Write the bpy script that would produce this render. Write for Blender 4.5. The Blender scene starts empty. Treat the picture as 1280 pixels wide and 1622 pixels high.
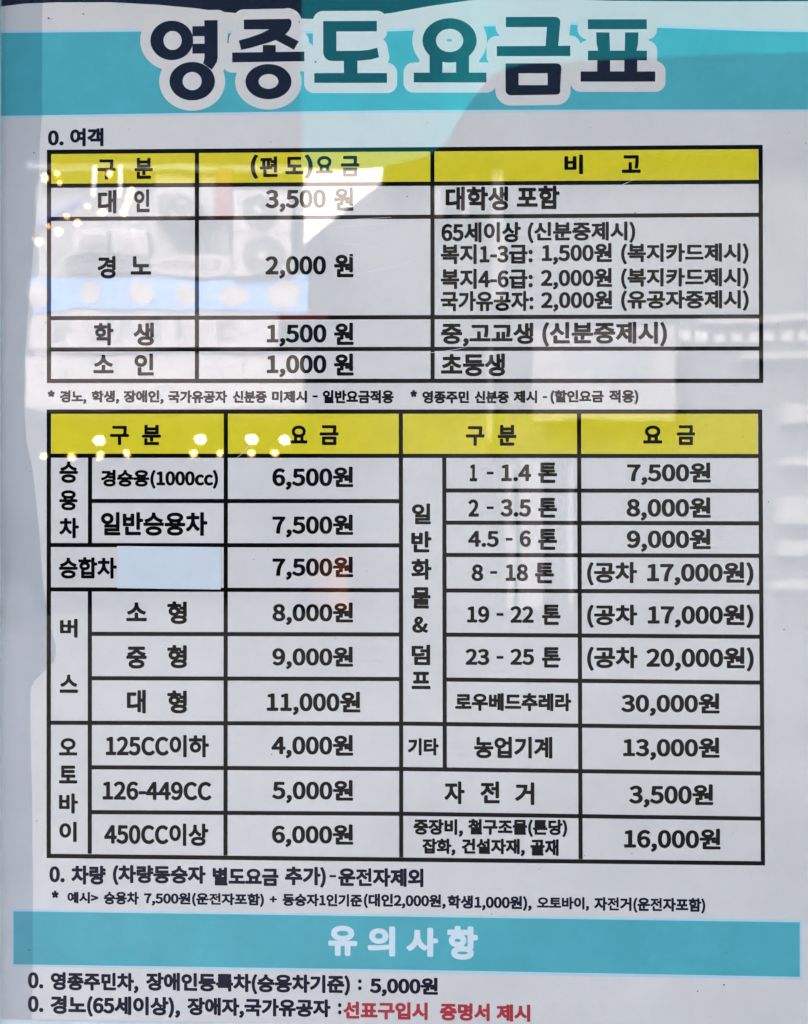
import bpy, math, random
from mathutils import Vector, Matrix, Euler
from mathutils.geometry import tessellate_polygon

S = bpy.context.scene
col = S.collection
random.seed(7)

# ------------------------------------------------------------------ camera
EYE = Vector((0.0, -1.0, 1.5))
FPX = 1500.0                                   # focal length in pixels of a 1280 x 1622 picture
cd = bpy.data.cameras.new('camera')
cam = bpy.data.objects.new('camera', cd)
col.objects.link(cam)
S.camera = cam
cam.location = EYE
YAW, PITCH = math.radians(0.95), math.radians(0.62)     # a touch to the left, a touch upwards
cam.rotation_euler = Euler((math.radians(90) + PITCH, 0.0, YAW), 'XYZ')
cd.sensor_fit = 'HORIZONTAL'
cd.sensor_width = 36.0
cd.lens = FPX / 1280.0 * 36.0
cd.clip_start = 0.02
cd.clip_end = 400
cd.dof.use_dof = True
cd.dof.focus_distance = 1.0
cd.dof.aperture_fstop = 7.5
CR = cam.rotation_euler.to_matrix()

# ------------------------------------------------------------------ sky, sun, exposure
SUN = Vector((-0.42, 0.62, 0.66)).normalized()          # direction towards the sun
w = bpy.data.worlds.new('World')
S.world = w
w.use_nodes = True
nt = w.node_tree
bg = nt.nodes['Background']
sky = nt.nodes.new('ShaderNodeTexSky')
sky.sky_type = 'NISHITA'
sky.sun_disc = False
sky.sun_elevation = math.asin(SUN.z)
sky.sun_rotation = math.atan2(SUN.x, SUN.y)
sky.air_density = 0.5
sky.dust_density = 9.0
sky.ozone_density = 0.0
bg.inputs['Strength'].default_value = 0.15
nt.links.new(sky.outputs[0], bg.inputs[0])
sl = bpy.data.lights.new('sun', 'SUN')
sl.energy = 0.6
sl.angle = math.radians(0.5)
sl.color = (1.0, 0.96, 0.91)
so = bpy.data.objects.new('sun', sl)
so.rotation_euler = SUN.to_track_quat('Z', 'Y').to_euler()
col.objects.link(so)
S.view_settings.view_transform = 'Standard'
S.view_settings.look = 'None'
S.view_settings.gamma = 1.0
S.view_settings.exposure = 3.78

# ------------------------------------------------------------------ helpers
def pdir(px, py):
    return CR @ Vector(((px - 640) / FPX, (811 - py) / FPX, -1.0))

def on_sheet(px, py, out=0.0):
    """A point of the notice, out metres in front of its paper, given by where it lies on the print."""
    d = pdir(px, py)
    t = -EYE.y / d.y
    return Vector((EYE.x + d.x * t, -out, EYE.z + d.z * t))

def across(px, py, L):
    """A point L metres out in the alley on the line of sight that the glossy sheet mirrors."""
    d = pdir(px, py)
    t = (L - EYE.y) / d.y
    return Vector((EYE.x + d.x * t, -L, EYE.z + d.z * t))

def link(name, me, m=None, parent=None):
    o = bpy.data.objects.new(name, me)
    if m is not None and me is not None and not me.materials:
        me.materials.append(m)
    col.objects.link(o)
    if parent is not None:
        o.parent = parent
    return o

def tag(o, label=None, cat=None, group=None, kind=None):
    for k, v in (('label', label), ('category', cat), ('group', group), ('kind', kind)):
        if v: o[k] = v
    return o

def mesh(name, vs, fs, m=None, parent=None, smooth=False):
    me = bpy.data.meshes.new(name)
    me.from_pydata([tuple(v) for v in vs], [], fs)
    me.update()
    if smooth:
        for p in me.polygons: p.use_smooth = True
    return link(name, me, m, parent)

def empty(name, loc=(0, 0, 0)):
    o = bpy.data.objects.new(name, None)
    o.empty_display_size = 0.1
    o.location = loc
    col.objects.link(o)
    return o

class MB:
    def __init__(s, base=(0, 0, 0)): s.v, s.f, s.b = [], [], Vector(base)
    def add(s, vs, fs):
        n = len(s.v)
        s.v += [Vector(v) - s.b for v in vs]
        s.f += [tuple(i + n for i in f) for f in fs]
    def box(s, x0, x1, y0, y1, z0, z1):
        s.add([(x, y, z) for x in (x0, x1) for y in (y0, y1) for z in (z0, z1)],
              [(0, 1, 3, 2), (4, 6, 7, 5), (0, 4, 5, 1), (2, 3, 7, 6), (0, 2, 6, 4), (1, 5, 7, 3)])
    def tube(s, a, b, r, n=10, r2=None):
        a, b = Vector(a), Vector(b)
        q = (b - a).to_track_quat('Z', 'Y')
        r2 = r if r2 is None else r2
        ring = [Vector((math.cos(2 * math.pi * i / n), math.sin(2 * math.pi * i / n), 0)) for i in range(n)]
        s.add([a + q @ (p * r) for p in ring] + [b + q @ (p * r2) for p in ring],
              [(i, (i + 1) % n, n + (i + 1) % n, n + i) for i in range(n)] + [tuple(range(n - 1, -1, -1)), tuple(range(n, 2 * n))])
    def ball(s, c, r, n=12, k=8, sz=1.0):
        c = Vector(c); vs = [c + Vector((0, 0, r * sz))]
        for j in range(1, k):
            t = math.pi * j / k
            vs += [c + Vector((r * math.sin(t) * math.cos(2 * math.pi * i / n), r * math.sin(t) * math.sin(2 * math.pi * i / n), r * sz * math.cos(t))) for i in range(n)]
        vs.append(c - Vector((0, 0, r * sz)))
        fs = [(0, 1 + i, 1 + (i + 1) % n) for i in range(n)]
        for j in range(k - 2):
            a = 1 + j * n
            fs += [(a + i, a + n + i, a + n + (i + 1) % n, a + (i + 1) % n) for i in range(n)]
        a = 1 + (k - 2) * n
        fs += [(a + i, len(vs) - 1, a + (i + 1) % n) for i in range(n)]
        s.add(vs, fs)
    def build(s, name, m, parent=None, smooth=False): return mesh(name, s.v, s.f, m, parent, smooth)

# ------------------------------------------------------------------ materials
def mat(name, rgb, rough=0.6, noise=0.06, scale=40.0, bump=0.0, bscale=300.0, coat=0.0, coat_ior=1.6, metal=0.0, spec=0.5, emit=0.0, trans=0.0, stretch=None):
    m = bpy.data.materials.new(name)
    m.use_nodes = True
    t = m.node_tree; N = t.nodes; K = t.links
    b = N['Principled BSDF']
    b.inputs['Roughness'].default_value = rough
    b.inputs['Metallic'].default_value = metal
    b.inputs['Specular IOR Level'].default_value = spec
    tc = N.new('ShaderNodeTexCoord')
    src = tc.outputs['Object']
    if stretch:
        mp = N.new('ShaderNodeMapping'); mp.inputs['Scale'].default_value = stretch
        K.new(src, mp.inputs[0]); src = mp.outputs[0]
    if noise > 0:
        n1 = N.new('ShaderNodeTexNoise'); n1.inputs['Scale'].default_value = scale; n1.inputs['Detail'].default_value = 8; n1.inputs['Roughness'].default_value = 0.65
        K.new(src, n1.inputs['Vector'])
        r = N.new('ShaderNodeMapRange')
        r.inputs['From Min'].default_value = 0.25; r.inputs['From Max'].default_value = 0.75
        r.inputs['To Min'].default_value = 1 - noise; r.inputs['To Max'].default_value = 1 + noise
        K.new(n1.outputs['Fac'], r.inputs['Value'])
        mx = N.new('ShaderNodeVectorMath'); mx.operation = 'SCALE'
        mx.inputs[0].default_value = rgb[:3]
        K.new(r.outputs[0], mx.inputs['Scale'])
        K.new(mx.outputs[0], b.inputs['Base Color'])
    else:
        b.inputs['Base Color'].default_value = (*rgb, 1)
    if bump > 0:
        n2 = N.new('ShaderNodeTexNoise'); n2.inputs['Scale'].default_value = bscale; n2.inputs['Detail'].default_value = 4
        K.new(src, n2.inputs['Vector'])
        bp = N.new('ShaderNodeBump'); bp.inputs['Strength'].default_value = bump; bp.inputs['Distance'].default_value = 0.002
        K.new(n2.outputs['Fac'], bp.inputs['Height']); K.new(bp.outputs[0], b.inputs['Normal'])
    if coat > 0:
        b.inputs['Coat Weight'].default_value = coat
        b.inputs['Coat Roughness'].default_value = 0.012
        b.inputs['Coat IOR'].default_value = coat_ior
        n3 = N.new('ShaderNodeTexNoise'); n3.inputs['Scale'].default_value = 9.0; n3.inputs['Detail'].default_value = 1.5
        K.new(tc.outputs['Object'], n3.inputs['Vector'])
        b3 = N.new('ShaderNodeBump'); b3.inputs['Strength'].default_value = 0.06; b3.inputs['Distance'].default_value = 0.004
        K.new(n3.outputs['Fac'], b3.inputs['Height']); K.new(b3.outputs[0], b.inputs['Coat Normal'])
    if emit > 0:
        b.inputs['Emission Color'].default_value = (*rgb, 1)
        b.inputs['Emission Strength'].default_value = emit
    if trans > 0:
        tr = N.new('ShaderNodeBsdfTranslucent'); tr.inputs['Color'].default_value = (*rgb, 1)
        ms = N.new('ShaderNodeMixShader'); ms.inputs[0].default_value = trans
        K.new(b.outputs[0], ms.inputs[1]); K.new(tr.outputs[0], ms.inputs[2])
        K.new(ms.outputs[0], N['Material Output'].inputs['Surface'])
    return m

def ink(name, rgb, noise=0.05, scale=60.0, bump=0.25, gloss=1.8):
    return mat(name, rgb, rough=0.7, noise=noise, scale=scale, bump=bump, bscale=900.0, coat=1.0, coat_ior=gloss, spec=0.0)

PAPER = ink('glossy_paper', (0.75, 0.68, 0.615), 0.08, 7.0)
NAVY = ink('navy_ink', (0.008, 0.016, 0.034), 0.1, gloss=1.7)
TEAL = ink('teal_ink', (0.085, 0.42, 0.455), 0.12, 12.0, gloss=1.75)
TEALPALE = ink('pale_cyan_ink', (0.52, 0.68, 0.72), 0.04)
BLACK = ink('black_ink', (0.0045, 0.0045, 0.005), 0.1, gloss=1.45)
TEXTNAVY = ink('blue_black_ink', (0.010, 0.011, 0.026), 0.1, gloss=1.45)
RED = ink('red_ink', (0.47, 0.03, 0.042), 0.1)
YELLOW = ink('yellow_ink', (0.80, 0.63, 0.03), 0.07, 20.0, gloss=1.75)
WHITEINK = ink('white_lettering', (0.72, 0.80, 0.79), 0.04)
CARD = ink('patch_paper', (0.70, 0.725, 0.72), 0.05, 30.0)
SPECK = ink('grime', (0.10, 0.10, 0.10), 0.2)
SCR = ink('scratched_film', (0.80, 0.81, 0.83), 0.1)

# ------------------------------------------------------------------ backing board and an unseen rim added for shade
PX = on_sheet(641, 811).x - on_sheet(640, 811).x          # one print pixel in metres
board = empty('notice_board', on_sheet(640, 1900))
bb = board.location
tag(board, 'white painted metal notice board behind the fare poster, seen below its bottom edge', 'notice board')
PANEL = mat('painted_panel', (0.74, 0.77, 0.74), 0.45, 0.08, 12.0, 0.3, 120.0)
pw = MB(bb)
a = on_sheet(-60, -160); b_ = on_sheet(1400, 1760)
pw.box(a.x, b_.x, 0.0016, 0.02, b_.z, a.z)
pw.build('panel', PANEL, board)
ALU = mat('shade_frame_metal', (0.55, 0.56, 0.57), 0.35, 0.05, 30, 0.1, 200, metal=0.8)
SHADE_LIP = 0.006  # depth of the unseen rim added to shade the left margin
fx = on_sheet(-1.0, 811).x
for (x0, x1, z0, z1) in ((fx - 0.03, fx - 0.002, b_.z, a.z), (b_.x, b_.x + 0.03, b_.z, a.z)):
    f = MB(bb); f.box(x0, x1, -SHADE_LIP, 0.02, z0, z1); f.build('shade_frame', ALU, board)
for z0, z1 in ((b_.z - 0.03, b_.z), (a.z, a.z + 0.03)):
    f = MB(bb); f.box(fx - 0.03, b_.x + 0.03, -SHADE_LIP, 0.02, z0, z1); f.build('shade_frame', ALU, board)
# unseen block added to the left rim, meant to cast a bulging shadow
lt = MB(bb)
z_l = on_sheet(0, 890).z
lt.tube((fx - 0.012, -SHADE_LIP, z_l - 0.05), (fx - 0.012, -SHADE_LIP - 0.006, z_l - 0.05), 0.012, 16)
lt.box(fx - 0.022, fx - 0.004, -SHADE_LIP - 0.0065, -SHADE_LIP, z_l - 0.045, z_l + 0.075)
lt.build('shadow_block', ALU, board)

# ------------------------------------------------------------------ the poster
poster = empty('fare_poster', (0, 0, on_sheet(640, 1622).z))
tag(poster, 'glossy Korean ferry fare poster with navy title, yellow headed tables and teal bands', 'poster')
PB = poster.location
def flat(name, polys, m, parent, out, extra=0.0):
    """Polygons given on the print, laid out metres in front of the paper."""
    vs, fs = [], []
    for loops in polys:
        if loops and not isinstance(loops[0][0], (tuple, list, Vector)): loops = [loops]
        tri = tessellate_polygon([[Vector((p[0], p[1], 0)) for p in L] for L in loops])
        n = len(vs)
        pts = [p for L in loops for p in L]
        vs += [on_sheet(p[0], p[1], out) - PB for p in pts]
        for t in tri:
            A, B, C = (pts[i] for i in t)
            cr = (B[0] - A[0]) * (C[1] - A[1]) - (B[1] - A[1]) * (C[0] - A[0])
            if abs(cr) < 1e-7: continue
            fs.append(tuple(n + i for i in (t if cr < 0 else (t[0], t[2], t[1]))))
    return mesh(name, vs, fs, m, parent)

# paper: a thin curling sheet with its own edge
sh = [(1.7, -90), (1.2, 800), (0.3, 1614.5), (330, 1619.6), (700, 1625.5), (1360, 1636), (1360, -90)]
sheet = MB(PB)
fr = [on_sheet(x, y, 0.0) for x, y in sh]
bk = [p + Vector((0, 0.0006, 0)) for p in fr]
n = len(sh)
sheet.add(fr + bk, [tuple(range(n)), tuple(range(2 * n - 1, n - 1, -1))] + [(i, n + i, n + (i + 1) % n, (i + 1) % n) for i in range(n)])
paper = sheet.build('paper_sheet', PAPER, poster)
bm_fix = paper.data
import bmesh
bm = bmesh.new(); bm.from_mesh(bm_fix); bmesh.ops.recalc_face_normals(bm, faces=bm.faces); bm.to_mesh(bm_fix); bm.free()

K1, K2, K3, K4, K5 = 0.00002, 0.00004, 0.00006, 0.00009, 0.00013
flat('header_wave', [[(1.8, -80), (1.8, 10), (40, 5.5), (90, 3.6), (175, 3.4), (250, 7.5), (310, 13), (350, 18.5), (400, 23), (470, 29), (500, 30), (560, 27), (620, 20.5), (680, 9.5), (740, 1), (760, -1), (910, -1), (960, 1), (1100, 2), (1355, 1.6), (1355, -80)]], NAVY, poster, K1)
TB = [(1.7, 52), (110, 51), (220, 50), (362, 52.5), (490, 53), (640, 49), (767, 42), (905, 39), (1045, 44), (1130, 47), (1200, 49.5), (1355, 52)]
TBb = [(1355, 173), (1280, 173.3), (960, 173.5), (640, 174.3), (320, 178.5), (1.5, 183.5)]
flat('title_halo', [[(p[0], p[1] - 4) for p in TB] + [(p[0], p[1] + 4) for p in TBb]], TEALPALE, poster, K1 * 0.5)
flat('title_band', [TB + TBb], TEAL, poster, K2)
flat('lower_halo', [[(19, 1440), (1271, 1457), (1271, 1552), (19, 1531)]], TEALPALE, poster, K1 * 0.5)
band = flat('notice_band', [[(21.5, 1443.5), (640, 1452), (1267, 1461), (1267, 1547.3), (640, 1536), (21.5, 1527.5)]], TEAL, poster, K2)

# --- title syllables
def ell(cx, cy, rx, ry, n=48):
    return [(cx + rx * math.cos(2 * math.pi * i / n), cy + ry * math.sin(2 * math.pi * i / n)) for i in range(n)]
def rect(x0, y0, x1, y1): return [(x0, y0), (x1, y0), (x1, y1), (x0, y1)]
def arc(cx, cy, r, a0, a1, n=8, ry=None):
    ry = r if ry is None else ry
    return [(cx + r * math.cos(math.radians(a0 + (a1 - a0) * i / n)), cy + ry * math.sin(math.radians(a0 + (a1 - a0) * i / n))) for i in range(n + 1)]
TITLE = [
 [[ell(272.2, 64, 33.9, 31.3), ell(273.4, 64.1, 14.4, 15)],
  [[(304.8, 41.6), (323.8, 41.2), (323.8, 32), (344.8, 31.8)] + [(344.8, 92), (343.5, 98), (340, 104), (335.5, 110.5), (321.5, 100.3), (323, 96), (323.8, 91), (323.8, 84.8), (304.8, 85), (304.8, 69.4), (323.8, 69.2), (323.8, 57.3), (304.8, 57.4)]],
  [ell(304.5, 128.6, 36.1, 30.5), ell(304.4, 128.4, 15, 14.4)]],
 [[[(386.2, 31), (455, 29.8)] + arc(455, 36, 7, -80, 20) + [(461, 42), (457.5, 49), (452, 54.5), (473.3, 65.5), (465.5, 78.8), (437, 63.5), (425, 67.6), (414.5, 70.6), (398, 75.6), (381.9, 79.1), (378.4, 64.1), (395, 59.5), (412.8, 53.2), (426.6, 46.4), (386.4, 46.6)]],
  [rect(416.3, 71.3, 436.8, 84)], [[(367.8, 83.2), (482.3, 81.7), (482.3, 97.0), (367.8, 98.7)]],
  [ell(425.3, 129.3, 36.5, 27.9), ell(425.4, 129, 15.6, 11.7)]],
 [[[(512, 33.5), (597, 33.2), (597, 49.7), (533, 49.8), (533, 80.6), (570, 80.3), (584, 79), (597.5, 75.6), (600.5, 90.6), (588, 94.2), (570, 96), (530, 96.7)] + arc(526, 82.5, 14, 90, 180)],
  [rect(544.8, 94.8, 566.3, 117)], [rect(498, 115.7, 613, 131.2)]],
 [[ell(712.3, 64, 42.9, 35.2), ell(712.3, 64, 21.6, 18.4)], [rect(680.5, 84, 701, 116.5)], [rect(722.5, 84, 743, 116.5)], [rect(655.5, 115, 770.6, 130.5)]],
 [[[(801.3, 26.9), (880, 26.6)] + arc(880, 34.6, 7.6, -90, 0) + [(884.2, 74), (864.2, 74), (866.3, 42.8), (801.3, 42.9)]],
  [[(787, 73.2), (903.5, 72.4), (903.5, 88.7), (787, 89)]],
  [[(800.8, 100.4), (881, 100.2)] + arc(881.5, 108, 7.8, -90, 0) + [(887.2, 143)] + arc(881.2, 143.5, 6.5, 0, 90) + arc(809.3, 142.5, 8.5, 90, 180), [(821.5, 116), (867.5, 116), (867.5, 134.8), (821.5, 134.8)]]],
 [[rect(931.3, 30.6, 1024.6, 46.2)], [[(944.3, 51.3), (965.4, 51.3), (966.3, 81.5), (948, 81.5), (945.2, 70)]], [[(990.3, 51.3), (1011.5, 51.3), (1010.6, 70), (1008, 81.5), (989.6, 81.5)]],
  [rect(931.3, 80.2, 1024.8, 95.4)], [rect(946, 94, 966.5, 114.5)], [rect(989, 94, 1009.5, 114.5)], [rect(919.8, 113.1, 1038, 129.3)]],
]
def seg_in(p, L):
    x, y = p; c = False
    for i in range(len(L)):
        x1, y1 = L[i]; x2, y2 = L[i - 1]
        if (y1 > y) != (y2 > y) and x < (x2 - x1) * (y - y1) / (y2 - y1) + x1: c = not c
    return c
def dilate(syll, r, n=20):
    """The rounded outline round a syllable, as overlapping convex pieces that are then merged on a fine grid."""
    import numpy as np
    segs = []
    for shape in syll:
        L = shape[0]
        segs += [(L[i - 1], L[i]) for i in range(len(L))]
    sg = np.array(segs)
    x0, y0 = sg.reshape(-1, 2).min(0) - r - 3; x1, y1 = sg.reshape(-1, 2).max(0) + r + 3
    h = 1.0
    xs = np.arange(x0, x1, h); ys = np.arange(y0, y1, h)
    X, Y = np.meshgrid(xs, ys)
    D = np.full(X.shape, 1e9)
    for (ax, ay), (bx, by) in segs:
        dx, dy = bx - ax, by - ay; l2 = dx * dx + dy * dy
        if l2 < 1e-9: continue
        t = np.clip(((X - ax) * dx + (Y - ay) * dy) / l2, 0, 1)
        D = np.minimum(D, np.hypot(X - ax - t * dx, Y - ay - t * dy))
    ins = np.zeros(X.shape, bool)
    for shape in syll:
        L = shape[0]; c = np.zeros(X.shape, bool)
        for i in range(len(L)):
            (ax, ay), (bx, by) = L[i - 1], L[i]
            if ay == by: continue
            c ^= ((ay > Y) != (by > Y)) & (X < (ax - bx) * (Y - by) / (ay - by) + bx)
        ins |= c
    f = np.where(ins, -D, D) - r
    T = {1: [(0, 3)], 2: [(1, 0)], 3: [(1, 3)], 4: [(2, 1)], 5: [(0, 1), (2, 3)], 6: [(2, 0)], 7: [(2, 3)], 8: [(3, 2)], 9: [(0, 2)], 10: [(1, 2), (3, 0)], 11: [(1, 2)], 12: [(3, 1)], 13: [(0, 1)], 14: [(3, 0)]}
    I = f < 0
    code = I[:-1, :-1] * 1 + I[:-1, 1:] * 2 + I[1:, 1:] * 4 + I[1:, :-1] * 8
    nxt, pos = {}, {}
    def pt(j, i, e):
        k = (('h', j, i), ('v', j, i + 1), ('h', j + 1, i), ('v', j, i))[e]
        if k not in pos:
            if k[0] == 'h': a, b = f[k[1], k[2]], f[k[1], k[2] + 1]; pos[k] = (x0 + (k[2] + a / (a - b)) * h, y0 + k[1] * h)
            else: a, b = f[k[1], k[2]], f[k[1] + 1, k[2]]; pos[k] = (x0 + k[2] * h, y0 + (k[1] + a / (a - b)) * h)
        return k
    for j, i in zip(*np.nonzero((code > 0) & (code < 15))):
        for a, b in T[int(code[j, i])]: nxt[pt(j, i, a)] = pt(j, i, b)
    loops = []
    while nxt:
        k = next(iter(nxt)); L = []
        while k in nxt: L.append(pos[k]); k = nxt.pop(k)
        if len(L) > 12: loops.append([tuple(map(float, p)) for p in L[::2]])
    loops.sort(key=len, reverse=True)
    return loops[:1]
for q, syll in enumerate(TITLE):
    tl = flat('title_letter', [], NAVY, poster, K4) if False else None
    vs_polys = [s if isinstance(s[0][0], (tuple, list)) else [s] for s in syll]
    # strokes that meet are laid 10 microns apart so that no two share a plane
    objs_v, objs_f = [], []
    for j, shp in enumerate(vs_polys):
        tri = tessellate_polygon([[Vector((p[0], p[1], 0)) for p in L] for L in shp])
        pts = [p for L in shp for p in L]; n = len(objs_v)
        objs_v += [on_sheet(p[0], p[1], K4 + 3e-6 * j) - PB for p in pts]
        for t in tri:
            A, B, C = (pts[i] for i in t)
            cr = (B[0] - A[0]) * (C[1] - A[1]) - (B[1] - A[1]) * (C[0] - A[0])
            if abs(cr) > 1e-7: objs_f.append(tuple(n + i for i in (t if cr < 0 else (t[0], t[2], t[1]))))
    tl = mesh('title_letter', objs_v, objs_f, NAVY, poster)
    flat('letter_outline', [dilate(vs_polys, 16.2)], PAPER, tl, K3 + 3e-6 * q)
flat('print_spot', [[ell(712, 63.8, 4.6, 2.4, 16)]], ink('pale_spot_ink', (0.22, 0.42, 0.46)), poster, K4)

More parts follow.
